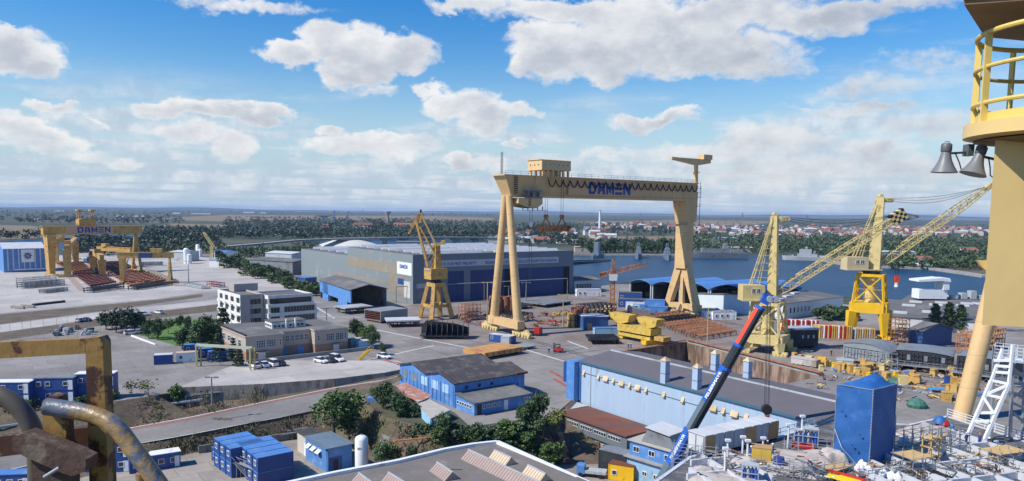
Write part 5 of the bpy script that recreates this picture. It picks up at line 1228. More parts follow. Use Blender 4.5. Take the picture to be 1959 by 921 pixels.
for px, py, tp in ((203,630,597),(222,636,592),(243,637,590),(258,634,596),(232,628,594)): tree('pine_tree','conifer2','dark spreading pine in the clump at the near end of the pale ramp road',px,py,tp,0,GP,1.0)
GL = 'trees round the lawn'
for px, py, tp, lab in ((285,648,612,'dark bushy tree at the left side of the lawn'),(303,650,610,'dark tree at the left corner of the lawn, beside the curving road'),(322,640,606,'tree at the back edge of the lawn'),(345,628,604,'leftmost small dark tree behind the lawn'),(358,634,606,'dark tree behind the lawn'),(350,668,628,'low dark tree at the front of the lawn')):
    tree('lawn_tree','dark' if px != 322 else 'broad2',lab,px,py,tp,0,GL,.85)
GC = 'conifers before the white office block'
for px, py, tp, lab in ((370,668,622,'leftmost conifer of the group at the white office block'),(388,672,612,'conifer close behind the blue cabins'),(405,668,606,'tall dark conifer in the middle before the white balconies'),(427,660,592,'tallest dark conifer, against the white balconies'),(446,690,648,'pointed conifer at the side wall of the beige building'),(458,700,662,'small pointed conifer nearest the corner of the beige building'),(418,690,640,'dark conifer beside the overhead pipe bridge')):
    tree('conifer_tree','conifer' if px not in (388,405) else 'dark',lab,px,py,tp,0,GC,1.05 if px not in (446,458) else .8)
for px, py, tp, lab, k, w_ in ((684,656,611,'larger round tree at the right end of the beige building','dark',.85),(702,664,622,'middle tree at the right end of the beige building','broad',.85),(714,668,630,'smaller tree overhanging the grey cabin by the beige building','broad2',.8),(733,680,657,'low shrub tree on the terrace wall beside the parked white car','dark',.9)):
    tree('tree',k,lab,px,py,tp,0,None,w_)
tree('broad_tree','broad','big full green tree standing between the lower road and the blue pump house',640,838,748,-4.5,None,1.12)
tree('broad_tree','dark','green tree leaning over the slope just right of the big full tree',668,838,770,-5,None,.8)
GW = 'trees round the blue workshop'
for px, py, z, tp, k, w_, lab in ((733,785,-.2,732,'dark',1.0,'dark tree left of the torn red roof'),(766,800,-.6,752,'dark',1.25,'dark rounded tree below the torn red roof'),(769,740,0,712,'yellow',1.,'yellow green small tree at the blue workshop corner'),(850,832,-.8,788,'broad2',.95,'bright green tree before the pale slab roof'),(836,845,-1.5,815,'bush',1.0,'bush left below the walkway of the blue workshop'),
     (1032,812,-.3,744,'broad2',.62,'tall slender tree right of the blue workshop lean-to'),(1062,832,-1.5,782,'yellow',1.0,'yellowish tree beside the outdoor steps'),(1008,818,-.5,770,'dark',1.0,'dark tree at the right corner of the lean-to'),(1040,835,-2,792,'broad2',1.1,'green tree between the lean-to and the outdoor steps')):
    tree('tree',k,lab,px,py,tp,z,GW,w_)
for px, py, z, tp, k, w_, lab in ((745,770,-.1,738,'broad2',1.15,'bushy green tree between the road end and the torn red roof'),(722,772,-.2,742,'broad',1.0,'leftmost bushy tree of the clump left of the torn red roof'),(787,806,-1,772,'dark',1.3,'low dark tree in front of the torn red roof'),(812,838,-2,812,'bush2',1.3,'low dark bush under the pale slab roof'),(1022,822,-1,778,'dark',1.0,'dark tree behind the yellowish tree by the outdoor steps')):
    tree('bush' if 'bush ' in lab else 'tree',k,lab,px,py,tp,z,GW,w_)
GS = 'bushes on the earth slope'
for px, py, z, tp, k, w_ in ((880,842,-2,812,'bush2',1.2),(905,850,-2.6,820,'bush',1.3),(930,850,-2.8,818,'bush2',1.3),(958,846,-2.5,815,'bush',1.3),(985,845,-2.5,812,'bush2',1.3),(1003,855,-3.4,825,'bush',1.2),(945,862,-3.8,835,'bush',1.1),(1052,878,-5.2,846,'bush',1.2),(1035,872,-5,850,'bush2',1.1),(865,862,-3.6,838,'bush',1.),(910,835,-1.2,812,'bush2',1.2),(970,832,-1.2,805,'bush',1.2)):
    tree('slope_bush',k,'leafy bush on the earth slope under the blue workshop',px,py,tp,z,GS,w_)
for px, py, z, tp, k, w_, lab in ((732,905,LOW,838,'broad2',.75,'dense green tree right of the white tank'),(752,905,LOW,848,'yellow',.9,'yellowish tree behind the warehouse edge'),(788,900,LOW,850,'broad2',.6,'low tree behind the warehouse parapet'),
     (208,772,-.8,748,'bush',1.,'dark green bush at the right end of the container row'),(333,764,-1.5,738,'bush',1.,'green bush at the end of the concrete wall'),(178,785,-2,752,'bush2',1.1,'bush under the middle of the container row'),(50,790,-2,758,'bush2',1.3,'bush on the bank below the left containers')):
    tree('bush' if 'bush' in lab else 'tree',k,lab,px,py,tp,z,None,w_)
tree('sparse_tree','sparse','thin sparse tree at the right end of the container row',253,764,724,-1,None,1.)
tree('sparse_tree','sparse','sparse yellowing tree on the bank above the pipe',284,766,722,-1,None,1.25)
tree('bush','bush','green bush pressed against the end of the sky blue hall',1515,832,789,0,None,1.15)
tree('bush','bush','green bush behind the grey cabinets',1488,838,795,0,None,1.0)
for px, py, tp, lab in ((1787,634,582,'leftmost of three poplars right of the yellow portal'),(1814,636,580,'middle one of three poplars right of the yellow portal'),(1836,637,584,'rightmost of three poplars, beside the tan tube')): tree('poplar_tree','poplar',lab,px,py,tp,0,'three poplars',1.25)
for px, lab in ((1582,'leftmost bush before the white walled factory hall'),(1600,'middle bush before the white walled factory hall'),(1616,'bush beside the yellow portal leg')): tree('bush','bush2',lab,px,612,587,0,None,1.2)
GH = 'trees along the pale yard edge'
for k in range(22):
    t = k/21; px = 430+t*172+rt.uniform(-8,8); py = 506+t*62+rt.uniform(-4,4)
    tree('hedge_tree',('dark','bush2','broad')[k%3],'green tree in the hedge along the edge of the pale yard',px,py,py-rt.uniform(14,24),0,GH,1.3)
for px, py, tp, lab in ((637,577,563,'small round street tree by the kerb before the open shed'),(627,574,562,'smaller street tree left of the round one before the open shed'),(567,567,549,'round dark shrub by the yellow machine')): tree('street_tree','dark',lab,px,py,tp,0,None,.8)
# ------------------------------------------------------------------ far woods
def woods(name, regions, m, n, hmin, hmax, seed, ls=1.0):
    rng = random.Random(seed); mb = MB(); A = [(x1-x0)*(y1-y0) for x0,x1,y0,y1 in regions]
    for _ in range(n):
        x0,x1,y0,y1 = rng.choices(regions, A)[0]; px = rng.uniform(x0,x1); py = rng.uniform(y0,y1)+(px-980)*0.0112
        q = P(px,py); h = rng.uniform(hmin,hmax); r = h*rng.uniform(.35,.55)
        for j in range(3):
            c = q+V((rng.uniform(-.5,.5)*r*1.6, rng.uniform(-.5,.5)*r*1.6, h*rng.uniform(.3,.75))); leaf_faces(mb, c, 9, r*.75, h*.17*ls, rng)
    o = mb.build(name, m, None, fix=False); o['kind'] = 'stuff'; return o
leaf_n = leafmat('near_wood_foliage', (.05,.082,.032))
woods('woodland', [(280,960,447,463),(430,800,422,446),(700,960,424,448)], leaf_f, 1900, 7, 12, 11)
woods('woodland', [(-60,350,414,438),(150,300,470,500),(270,420,458,480),(0,200,405,414),(-60,90,460,470)], leaf_f, 900, 7, 12, 12)
woods('woodland', [(960,1100,430,470),(1100,1320,463,478),(1000,1320,428,446)], leaf_f, 900, 6, 10, 13)
woods('woodland', [(1310,1900,448,481),(1690,1900,478,508),(1560,1700,474,488)], leaf_n, 1300, 6, 11, 14)
woods('woodland', [(1150,1900,412,450)], leaf_f, 650, 5, 8, 15)
woods('woodland', [(200,960,403,414),(960,1950,403.5,410)], leaf_f, 420, 9, 16, 16, 1.5)
woods('woodland', [(440,590,486,500),(560,610,470,490),(300,440,480,494)], leaf_n, 260, 4, 8, 17)
for k in range(34):
    px = 1112+k*5.9+rt.uniform(-2,2); py = 484+rt.uniform(-1.5,1)
    tree('shore_tree',('dark','broad2','poplar')[(k*7)%3 if k%5 else 2],'green tree in the belt along the quay across the water',px,py,py-rt.uniform(15,25) if k%9 else py-29,0,'trees along the far quay',1.0)

# weeds and dry grass on the banks
def weeds(name, spans, n, m, s0, s1, seed):
    rng = random.Random(seed); mb = MB()
    for _ in range(n):
        A_, B_, bias = rng.choice(spans); t = rng.random(); k = int(t*(len(A_)-1)); fr2 = t*(len(A_)-1)-k; a = A_[k].lerp(A_[k+1],fr2)
        t2 = t*(len(B_)-1); k2 = min(int(t2),len(B_)-2); b = B_[k2].lerp(B_[k2+1],t2-k2); p = a.lerp(b, rng.uniform(.04,.96))
        if math.sin(p.x*.35+seed)*math.sin(p.y*.4+p.x*.1) < bias: continue
        for _ in range(5):
            c = p+V((rng.gauss(0,.5),rng.gauss(0,.5),0)); h = rng.uniform(s0,s1); d = V((rng.uniform(-.5,.5),rng.uniform(-.5,.5),1))*h; w_ = V((rng.uniform(-1,1),rng.uniform(-1,1),0)).normalized()*h*.35
            mb.add([c-w_-V((0,0,.15)), c+w_-V((0,0,.15)), c+d],[(0,1,2)])
    o = mb.build(name, m, None, fix=False); o['kind'] = 'stuff'
bank = [(E1[:6],R1[:5],-.2),(R2[:7],BL[:7],-.3)]
slope_top = E2[1:9]; slope_bot = BL[7:13]
weeds('weeds', [(E1[:6],R1[:5],-.1),(R2[:7],BL[:7],.25)]+[(slope_top,slope_bot,-.1),(slope_top,slope_bot,-.1)], 2600, leafmat('weed_green',(.095,.11,.04)), .2, .6, 1)
weeds('dry_grass', bank+[(slope_top,slope_bot,-.3)], 2200, leafmat('dry_grass_straw',(.26,.2,.11)), .12, .32, 2)
# ------------------------------------------------------------------ cars
def body_loft(secs):
    """secs: list of (x, [(y,z)...]) closed rings"""
    mb = MB(); n = len(secs[0][1]); vs = [(x,y,z) for x, r in secs for y, z in r]; fs = []
    for i in range(len(secs)-1):
        for k in range(n): k2 = (k+1)%n; fs.append((i*n+k,i*n+k2,(i+1)*n+k2,(i+1)*n+k))
    fs += [tuple(range(n))[::-1], tuple((len(secs)-1)*n+k for k in range(n))]
    return mb.add(vs, fs)
def ring(w, z0, z1, t): return [(-w*.92,z0),(w*.92,z0),(w,z0+(z1-z0)*.45),(w*t,z1),(-w*t,z1),(-w,z0+(z1-z0)*.45)]
lens_m = mat('headlight_lens', (.8,.82,.8), .1, .02, 1); tail_m = mat('tail_lamp_red', (.4,.01,.01), .2, .02, 1)
def car_proto(paint, van=False):
    t = thing('parked_car', '', 'car')
    if van: B = [(-2.3,ring(.8,.35,1.0,.95)),(-2.2,ring(.86,.25,1.1,.95)),(1.0,ring(.88,.25,1.08,.95)),(2.1,ring(.84,.28,.85,.9)),(2.3,ring(.7,.35,.7,.9))]; Gh = [(-2.2,ring(.8,1.05,1.75,.86)),(-2.0,ring(.82,1.05,1.85,.86)),(.5,ring(.82,1.05,1.85,.84)),(1.35,ring(.8,1.0,1.08,.95))]
    else: B = [(-2.1,ring(.7,.4,.85,.92)),(-2.0,ring(.84,.26,.95,.92)),(.9,ring(.88,.25,.92,.94)),(1.9,ring(.82,.28,.74,.9)),(2.1,ring(.66,.36,.62,.9))]; Gh = [(-1.85,ring(.76,.9,1.05,.92)),(-1.2,ring(.78,.9,1.44,.8)),(.1,ring(.78,.9,1.46,.8)),(1.05,ring(.76,.86,.94,.95))]
    body_loft(B).build('body', paint, t, True); gl = body_loft(Gh).build('windows', glass, t, True)
    zr_ = 1.86 if van else 1.46
    MB().box(-1.95 if van else -1.15,.45 if van else .08,-.64,.64,zr_-.015,zr_+.035).build('roof', paint, t)
    for x in (-1.3,1.3):
        for y in (-.82,.82):
            w_ = MB().path([(x,y-.1,.32),(x,y+.1,.32)],.32,12).build('wheel', black, t); MB().path([(x,y-.115,.32),(x,y+.115,.32)],.18,8).build('rim', galv, w_)
    for y in (-.6,.6):
        MB().box(1.98,2.16 if not van else 2.3,y-.14,y+.14,.55,.68).build('headlight', lens_m, t); MB().box(-2.2 if not van else -2.34,-2.05,y-.1,y+.1,.6,.85).build('tail_light', tail_m, t)
    return t
cp = {}
GCAR = 'cars parked by the beige building'
def car(kind, paint, px, py, rz, label, z=0, group=GCAR):
    key = (kind, paint.name)
    if key not in cp: cp[key] = car_proto(paint, kind=='van'); t = cp[key]
    else: t = copy_tree(cp[key])
    t.location = P(px,py,z+.07); t.rotation_euler = (0,0,rz); t['label'] = label; t['group'] = group
    return t
cr_ = RZB + R(90) + R(8)
for kind, m, px, py, rz, lab in (('car',car_w,488,703.5,cr_,'leftmost white car in the row below the beige building'),('car',car_w,504,702,cr_,'white car between the leftmost car and the white van'),('van',car_w,520.5,700,cr_,'tall white van in the row below the beige building'),('car',car_k,535,699,cr_,'dark car at the right end of the row, beside the white van'),
    ('car',car_w,614,694,cr_-R(170),'white car left of the dark car by the terrace wall'),('car',car_k,630,693,cr_,'dark car parked between two white cars by the terrace wall'),('van',car_w,644,691,cr_-R(172),'white van right of the dark car by the terrace wall'),('car',car_w,735,685.5,cr_-R(170),'lone white car past the yellow stair'),
    ('car',car_w,276,603.5,R(10),'white car on the curving road behind the dark pines'),('car',car_w,304,600.5,R(150),'white car farther along the curving road'),('car',car_w,153,616,R(95),'white car left of a blue one near the ramp road'),('car',car_b,166,615,R(95),'blue car near the ramp road'),('car',car_w,251,640,R(40),'white car at the corner of the lawn'),('car',car_b,277,638,R(60),'blue car at the back of the lawn')):
    car(kind,m,px,py,rz,lab,0,GCAR if px > 480 else 'cars near the ramp road and lawn')
# ------------------------------------------------------------------ cabins and containers
def cabin_proto(L_=6.06, W=2.44, H=2.6, body=blue, roofm=blue_l, wins=2, door=True):
    t = thing('container_cabin', '', 'container')
    b = MB().box(0,L_,0,W,.08,H-.06)
    for x in (0,L_):
        for y in (0,W): b.box(x-.06,x+.06,y-.06,y+.06,0,H-.01)
    b.build('body', body, t); MB().box(-.05,L_+.05,-.05,W+.05,H-.05,H+.06).build('roof', roofm, t)
    for k in range(wins): window(t, .6+k*1.7, 1.0, .85, .9, 0, nx=1)
    if door: MB().box(L_-1.6,L_-.7,-.06,.02,.1,2.1).build('door', white, t)
    window(t, .7, 1.0, 1.0, .95, 0, -math.pi/2, nx=2, origin=(0,W,0))
    return t
CP = {}
def cabin(kind, loc, rz, label, group, args, name='container_cabin', s=(1,1,1)):
    if kind not in CP: CP[kind] = cabin_proto(*args); t = CP[kind]
    else: t = copy_tree(CP[kind])
    t.name = name; t.location = loc; t.rotation_euler = (0,0,rz); t['label'] = label; t['group'] = group; t.scale = s
    return t
std = (6.06,2.44,2.6,blue,blue_l,2,True); endw = (6.06,2.44,2.6,blue,blue_l,0,False)
# double deck stacks in the low yard: short ends carry the windows
zt_ = LOW+5.2
def stack(corner, toward, n, decks, left, label, group):
    c = P(*corner,zt_ if decks == 2 else LOW+2.6); t_ = P(*toward,zt_ if decks == 2 else LOW+2.6); rz = math.atan2(t_.y-c.y,t_.x-c.x); ny = V((-math.sin(rz),math.cos(rz),0))
    for k in range(n):
        for d in range(decks):
            cabin('end', V((c.x,c.y,LOW+d*2.62))+ny*(k*2.78), rz, label[d], group, endw)
GK = 'blue containers stacked in the low yard'
stack((493,877.5),(548,866.5),4,2,True,('royal blue container in the lower deck of the near double stack','royal blue container in the upper deck of the near double stack'),GK)
stack((442,859.5),(488,850),3,2,True,('royal blue container in the lower deck of the rear double stack','royal blue container in the upper deck of the rear double stack'),GK)
stack((416,861),(465,850),1,1,True,('single royal blue container left of the rear double stack',),GK)
w_t = thing('steel_walkway', 'galvanised steel stair and walkway at the ends of the stacked blue containers', 'stair', tuple(P(470,905,LOW)))
mb = MB(); q0 = P(470,905,LOW)
for a, b in ((P(436,872,LOW+2.7),P(452,886,LOW+2.7)),(P(452,886,LOW+2.7),P(478,915,LOW+.2)),(P(460,885,LOW+2.7),P(488,897,LOW+2.7))): mb.bar(a-q0,b-q0,1.0,.12); mb.bar(a-q0+V((0,0,1.1)),b-q0+V((0,0,1.1)),.06); mb.bar(a-q0+V((-.5,-.5,1.1)),b-q0+V((-.5,-.5,1.1)),.06); mb.bar(a-q0,a-q0-V((0,0,2.6)),.08)
mb.build('flight', galv, w_t)
# two storey row at the left on the yard edge
GR = 'two storey blue cabins at the yard edge'
for (px0, px1, py0, py1, top, lab) in ((-20,57,776,775,735,'leftmost blue two storey cabin block at the yard edge, pale roof'),(65,142,770.5,769,725,'long blue two storey cabin block with white windows and dark roof'),(145,219,765,763,717,'blue two storey cabin block half hidden by the rusty railing post')):
    A = P(px0,py0); B = P(px1,py1); o, rz, Ln = frame(A,B); t = thing('cabin_block', lab, 'cabin block', tuple(o), rz, GR); h = max(4.6, HZ(A.x,A.y,top))
    MB().box(0,Ln,0,2.5,0,h).build('body', blue, t); MB().box(-.1,Ln+.1,-.1,2.6,h,h+.15).build('roof', white if px0 != 65 else steel, t); MB().box(-.03,Ln+.03,-.05,0,h*.5-.08,h*.5+.08).build('floor_band', navy, t)
    for f in (0, h*.5):
        for k in range(4):
            if (k+int(f>0))%3: window(t, .6+k*Ln*.22, f+.9, .95, .9, 0, nx=1)
        MB().box(Ln*.86,Ln*.86+.9,-.06,.02,f+.1,f+2.05).build('door', white, t)
# lower left cabins near the road
for (px0, px1, py0, py1, z, H_, lab, rm) in ((-40,55,942,938,LOW,2.7,'blue cabin with pale blue roof in the bottom left corner',blue_l),(140,250,908,903,LOW,5.3,'two storey blue cabin seen between the railing bars',roof_g),(248,346,908,892,LOW,2.7,'single storey blue cabin with white roof beside the bent pipe',white)):
    A = P(px0,py0,z); B = P(px1,py1,z); o, rz, Ln = frame(A,B); t = thing('cabin_block', lab, 'cabin block', (o.x,o.y,z), rz)
    MB().box(0,Ln,0,2.5,0,H_).build('body', blue, t); MB().box(-.1,Ln+.1,-.1,2.6,H_,H_+.12).build('roof', rm, t)
    for f in ((0,2.65) if H_ > 4 else (0,)):
        for k in range(4): window(t, .6+k*Ln*.24, f+.95, 1.0, .95, 0, nx=1)
        MB().box(Ln*.88,Ln*.88+.8,-.06,.02,f+.1,f+2.05).build('door', white, t)
GY = 'small cabins in the open yard'
for px, py, ang, kind, args, lab in ((295,699,20,'kiosk',(4.2,2.6,2.5,blue,roof_w,0,False),'small blue kiosk with white slab roof alone in the yard'),(338,695,25,'beige',(5,2.6,2.5,white,mat('beige_roof',(.5,.38,.28),.8,.1,1),1,True),'white cabin with tan roof among the blue cabins'),(399,693,24,'std',std,'nearest blue cabin with white windows before the conifers'),(380,687,24,'std',std,'blue cabin tucked behind the nearest one by the conifers'),(352,679,24,'std2',(5,2.44,2.6,blue,blue_l,1,False),'rear blue cabin behind the white one')):
    cabin(kind, P(px,py), R(ang), lab, GY, args)
cabin('grey', P(672,667), RZB, 'grey site cabin behind the trees at the right end of the beige building', None, (5,2.5,2.6,mat('grey_container',(.4,.39,.36),.6,.1,.5),lsteel,0,False))
cabin('lb', P(688,671), RZB, 'pale blue cabin under the small tree by the terrace', None, (4,2.5,2.6,sky_cab,roof_w,0,False))
# ------------------------------------------------------------------ people
def person_proto(kind):
    """one continuous skinned body; the helmet is a child"""
    K = {'stand':[(0,0,.95),(0,0,1.2),(0,.0,1.42),(0,.01,1.52),(0,.03,1.66),(0,.02,1.76),(-.2,0,1.40),(-.27,.02,1.12),(-.24,.16,.92),(.2,0,1.40),(.27,.02,1.12),(.24,.16,.92),(-.1,0,.9),(-.11,.02,.5),(-.11,0,.09),(-.11,.16,.05),(.1,0,.9),(.11,.02,.5),(.11,0,.09),(.11,.16,.05)],
         'bend':[(0,0,.9),(0,.18,1.12),(0,.36,1.28),(0,.43,1.33),(0,.53,1.40),(0,.6,1.46),(-.2,.34,1.24),(-.25,.48,.98),(-.18,.66,.82),(.2,.34,1.24),(.25,.48,.98),(.18,.66,.82),(-.1,0,.86),(-.13,.08,.48),(-.13,-.02,.09),(-.13,.14,.05),(.1,0,.86),(.13,-.02,.48),(.13,-.14,.09),(.13,.02,.05)],
         'reach':[(0,0,.95),(0,0,1.2),(0,.0,1.42),(0,.02,1.52),(0,.05,1.66),(0,.04,1.76),(-.2,0,1.40),(-.26,.2,1.24),(-.2,.44,1.3),(.2,0,1.40),(.3,.12,1.16),(.24,.34,1.06),(-.1,0,.9),(-.13,.1,.5),(-.13,.1,.09),(-.13,.26,.05),(.1,0,.9),(.13,-.06,.5),(.13,-.16,.09),(.13,0,.05)]}[kind]
    E = [(0,1),(1,2),(2,3),(3,4),(4,5),(2,6),(6,7),(7,8),(2,9),(9,10),(10,11),(0,12),(12,13),(13,14),(14,15),(0,16),(16,17),(17,18),(18,19)]
    Rd = [.15,.14,.14,.06,.105,.07,.075,.055,.04,.075,.055,.04,.105,.075,.055,.045,.105,.075,.055,.045]
    me = bpy.data.meshes.new('person'); me.from_pydata(K, E, []); o = bpy.data.objects.new('person', me); col.objects.link(o)
    sk = o.modifiers.new('s','SKIN'); ss = o.modifiers.new('d','SUBSURF'); ss.levels = 1; ss.render_levels = 1
    for i, r in enumerate(Rd): me.skin_vertices[0].data[i].radius = (r,r*.85 if i < 3 else r); me.skin_vertices[0].data[i].use_root = (i == 0)
    dg = bpy.context.evaluated_depsgraph_get(); m2 = bpy.data.meshes.new_from_object(o.evaluated_get(dg)); bpy.data.objects.remove(o)
    hd = V(K[4]); hands = [V(K[8]),V(K[11])]; feet = [V(K[i]) for i in (14,15,18,19)]
    return m2, hd, hands, feet, V(K[5])
skin = mat('skin', (.5,.3,.21), .6, .05, 2); boot = mat('boot_leather', (.03,.022,.018), .6, .1, 2)
PM = {}
def person(loc, rz, kind, suit, helmet, label, group=None):
    key = (kind, suit.name)
    if key not in PM:
        m, hd, hands, feet, tp = person_proto(kind); m.materials.clear()
        for q in (suit, skin, boot): m.materials.append(q)
        for p in m.polygons:
            c = p.center; p.use_smooth = True
            p.material_index = 1 if ((c-hd).length < .17 or min((c-h).length for h in hands) < .1) else 2 if min((c-f).length for f in feet) < .1 else 0
        PM[key] = (m, hd, tp, hands)
    m, hd, tp, hands = PM[key]
    o = bpy.data.objects.new('person', m); col.objects.link(o); o.location = loc; o.rotation_euler = (0,0,rz); tag(o,label,'person',group)
    d = (tp-hd).normalized()
    h = MB().lathe([(.175,0),(.15,.0),(.145,.07),(.11,.13),(.04,.16)], n=12).build('helmet', helmet, o, True); h.location = hd+d*.03; h.rotation_euler = V((0,0,1)).rotation_difference(d).to_euler()
    f = MB().extr([(-.015,.09,-.03),(.015,.09,-.03),(0,.135,-.035)],(0,.01,.05)).build('nose', skin, o); f.location = hd
    fg = MB()
    for hnd in hands:
        for k in range(4): a = hnd+V(((k-1.5)*.02,.01,-.02)); fg.path([a,a+V((0,.03,-.05)),a+V((0,.055,-.07+.01*k%2))],[.011,.010,.008],5)
        a = hnd+V((.035 if hnd.x < 0 else -.035,.01,-.01)); fg.path([a,a+V((.01,.035,-.02)),a+V((0,.06,-.035))],[.012,.011,.009],5)
    fg.build('fingers', skin, o)
    return o
suit_b = mat('blue_coverall', (.02,.05,.22), .8, .15, 3); suit_k = mat('dark_work_clothes', (.04,.045,.055), .8, .15, 3); suit_w = mat('white_coverall', (.55,.55,.55), .8, .1, 3)
hel_w = mat('white_helmet', (.75,.75,.75), .35, .02, 1); hel_o = mat('orange_helmet', (.7,.18,.03), .35, .02, 1)
# ------------------------------------------------------------------ forklift
t = thing('forklift', 'red forklift truck standing alone on the grey yard', 'forklift', tuple(P(1067,674,.05)), R(160))
MB().box(-1.3,1.0,-.65,.65,.35,1.15).extr([(-1.45,-.6,.4),(-1.1,-.6,.4),(-1.1,-.6,1.25),(-1.45,-.6,1.1)],(0,1.2,0)).build('body', red, t)
mb = MB()
for x, y in ((-.6,-.55),(-.6,.55),(.7,-.55),(.7,.55)): mb.bar((x,y,1.1),(x*.85,y,2.2),.09)
mb.box(-.65,.75,-.62,.62,2.2,2.28).build('overhead_guard', dark, t)
mb = MB()
for y in (-.35,.35): mb.box(1.05,1.2,y-.08,y+.08,.1,2.6)
mb.box(1.05,1.2,-.4,.4,2.5,2.6).box(1.05,1.22,-.5,.5,.5,.7).build('mast', dark, t)
for y in (-.3,.3): MB().box(1.2,2.3,y-.07,y+.07,.08,.15).build('fork', steel, t)
for x in (-.9,.75):
    for y in (-.6,.6): MB().path([(x,y-.13,.33),(x,y+.13,.33)],.33,12).build('wheel', black, t)
MB().box(-.35,.15,-.3,.3,1.15,1.35).box(-.45,-.3,-.3,.3,1.3,1.8).build('seat', black, t)
person(P(1050,677,.04), R(200), 'stand', suit_b, hel_w, 'person in blue walking on the yard left of the red forklift')
person(P(1202,668.5,.04), R(150), 'stand', suit_k, hel_w, 'left one of two people walking by the flat trailer','pair of walkers by the dock')
person(P(1207,668.5,.04), R(150), 'reach', suit_b, hel_w, 'right one of two people walking by the flat trailer','pair of walkers by the dock')
person(P(1590,681,.04), R(200), 'stand', suit_k, hel_o, 'person walking on the rusty ground beside the dark block')
# ------------------------------------------------------------------ things standing about the yard
ry = random.Random(12)
def at(px, py, z=0): return P(px,py,z)
def pos(a, b):  # frame of a thing from two ground pixels
    return frame(P(*a), P(*b))
def trestle(label, a, b, w, m, m2, group, h=1.4, n=14):
    o, rz, Ln = pos(a,b); t = thing('trestle_row', label, 'trestle', tuple(o), rz, group)
    fr_ = MB()
    for y in (0,w): fr_.box(0,Ln,y-.12,y+.12,h-.3,h)
    for k in range(n+1): x = Ln*k/n; fr_.box(x-.1,x+.1,-.4,w+.4,h,h+.25)
    fr_.build('frame', m, t)
    lg = MB()
    for k in range(n//2+1):
        x = Ln*k/(n//2)
        for y in (0,w): lg.box(x-.12,x+.12,y-.12,y+.12,0,h-.3)
    lg.build('supports', m2, t)
GT = 'rusty trestle rows beside the dock'
for k in range(11):
    t = k/10
    trestle('rusty orange trestle row with cross bars beside the dock and gantry leg', (1232+t*110-(k%2)*6, 612+t*40), (1310+t*98, 603+t*38), 2.6, rust_l if k%3 else rust, rust, GT, 1.5, 12)
for k in range(5):
    trestle('dark red trestle row behind the bright yellow girders', (1176+k*4,607+k*5), (1238+k*3,601+k*5), 2.6, rust, rust_d, 'trestle rows behind the yellow girders', 1.4, 9)
# plate beds on the left yard
GB = 'plate beds under the small gantries'
def bed(label, quad, m, h, group=GB, ribs=10):
    ps = [P(*q) for q in quad]; o = ps[0]; t = thing('plate_bed', label, 'plate bed', tuple(o), 0, group)
    MB().extr([p-o for p in ps],(0,0,h)).build('base', m, t)
    rb = MB(); a, b, c, d = [p-o for p in ps]
    for k in range(ribs+1): s = k/ribs; rb.bar(a.lerp(d,s)+V((0,0,h+.25)), b.lerp(c,s)+V((0,0,h+.25)), .35, .5)
    for k in range(6): s = (k+.5)/6; rb.bar(a.lerp(b,s)+V((0,0,h+.2)), d.lerp(c,s)+V((0,0,h+.2)), .2, .4)
    rb.build('rib', m, t)
bed('near dark red plate bed left of the middle rail',((172,549),(222,541),(182,520),(138,524)),rust_d,.6)
bed('rear orange plate bed left of the middle rail',((140,522),(176,518),(156,503),(108,506)),rust_l,.6)
bed('near orange plate bed right of the middle rail',((248,549),(316,538),(270,518),(202,521)),rust_l,.6)
bed('rear dark plate bed right of the middle rail',((198,518),(262,514),(230,502),(166,504)),rust_d,.5)
for k, (a, b) in enumerate((((158,556),(112,508)),((236,556),(164,505)),((342,548),(268,508)))):
    o, rz, Ln = pos(a,b); solo('rail_track', MB().box(0,Ln,-1.6,1.6,0,.12), mat('reddish_track_bed',(.34,.25,.2),.9,.2,.3), ('left','middle','right')[k]+' pinkish crane rail bed running through the plate beds', 'rail bed', tuple(o+V((0,0,.05))), rz)
def frames(label, a, b, w, h, m, group=None, tiers=3, name='steel_rack', cat='steel rack'):
    o, rz, Ln = pos(a,b); t = thing(name, label, cat, tuple(o), rz, group)
    for i in range(tiers):
        z = h*(i+1)/tiers; mb = MB()
        for y in (0,w*.33,w*.66,w): mb.box(-.2,Ln+.2,y-.15,y+.15,z-.3,z)
        for k in range(9): x = Ln*k/8; mb.box(x-.1,x+.1,-.2,w+.2,z,z+.15)
        mb.build('tier', m, t)
    for x in (.3,Ln/2,Ln-.3):
        for y in (.15,w-.15): MB().bar((x,y,0),(x,y,h-.1),.3).build('leg', m, t)
GF = 'racks of grey steel sections at the left yard'
frames('long rack of pale steel sections farthest from the edge on the left yard',(44,541),(108,535),5,2.2,lsteel,GF,2)
frames('stacked rack of grey steel sections in the middle of the left yard',(47,553),(124,546),6,2.8,steel,GF,3)
frames('low rack of blue grey sections nearest the edge of the left yard',(88,562),(130,557),4,1.6,steel,GF,2)
frames('dark rack of steel frames before the near left plate bed',(178,561),(238,552),5,2.2,dark,GF,2)
frames('dark rack of steel frames before the near right plate bed',(262,556),(330,546),5,1.8,dark,GF,2)
frames('pale stack of flat sections beyond the right gantry legs',(266,510),(312,509),8,2.6,lsteel,GF,3)
frames('dark blue stack of sections on the rear plate bed',(200,521),(230,516),8,2.2,dark,GF,3)
frames('pink painted trestle frame on the pale yard',(395,548),(420,551),3,2.4,mat('pink_paint',(.42,.2,.2),.7,.2,1),None,2)
frames('jumble of pale frames beside the right crane rail',(344,546),(386,554),4,1.4,lsteel,None,2)
frames('row of pale frames along the right crane rail',(286,524),(330,543),3,1.6,mat('dull_cream_steel',(.36,.31,.22),.7,.3,1),None,2)
t = thing('truck', 'blue boxed truck parked behind the small gantries', 'truck', tuple(at(162,503)), R(15))
MB().box(2,11,-1.3,1.3,1,4.2).build('box_body', blue, t); MB().box(-.4,1.8,-1.2,1.2,.8,3.2).build('cab', sky_cab, t)
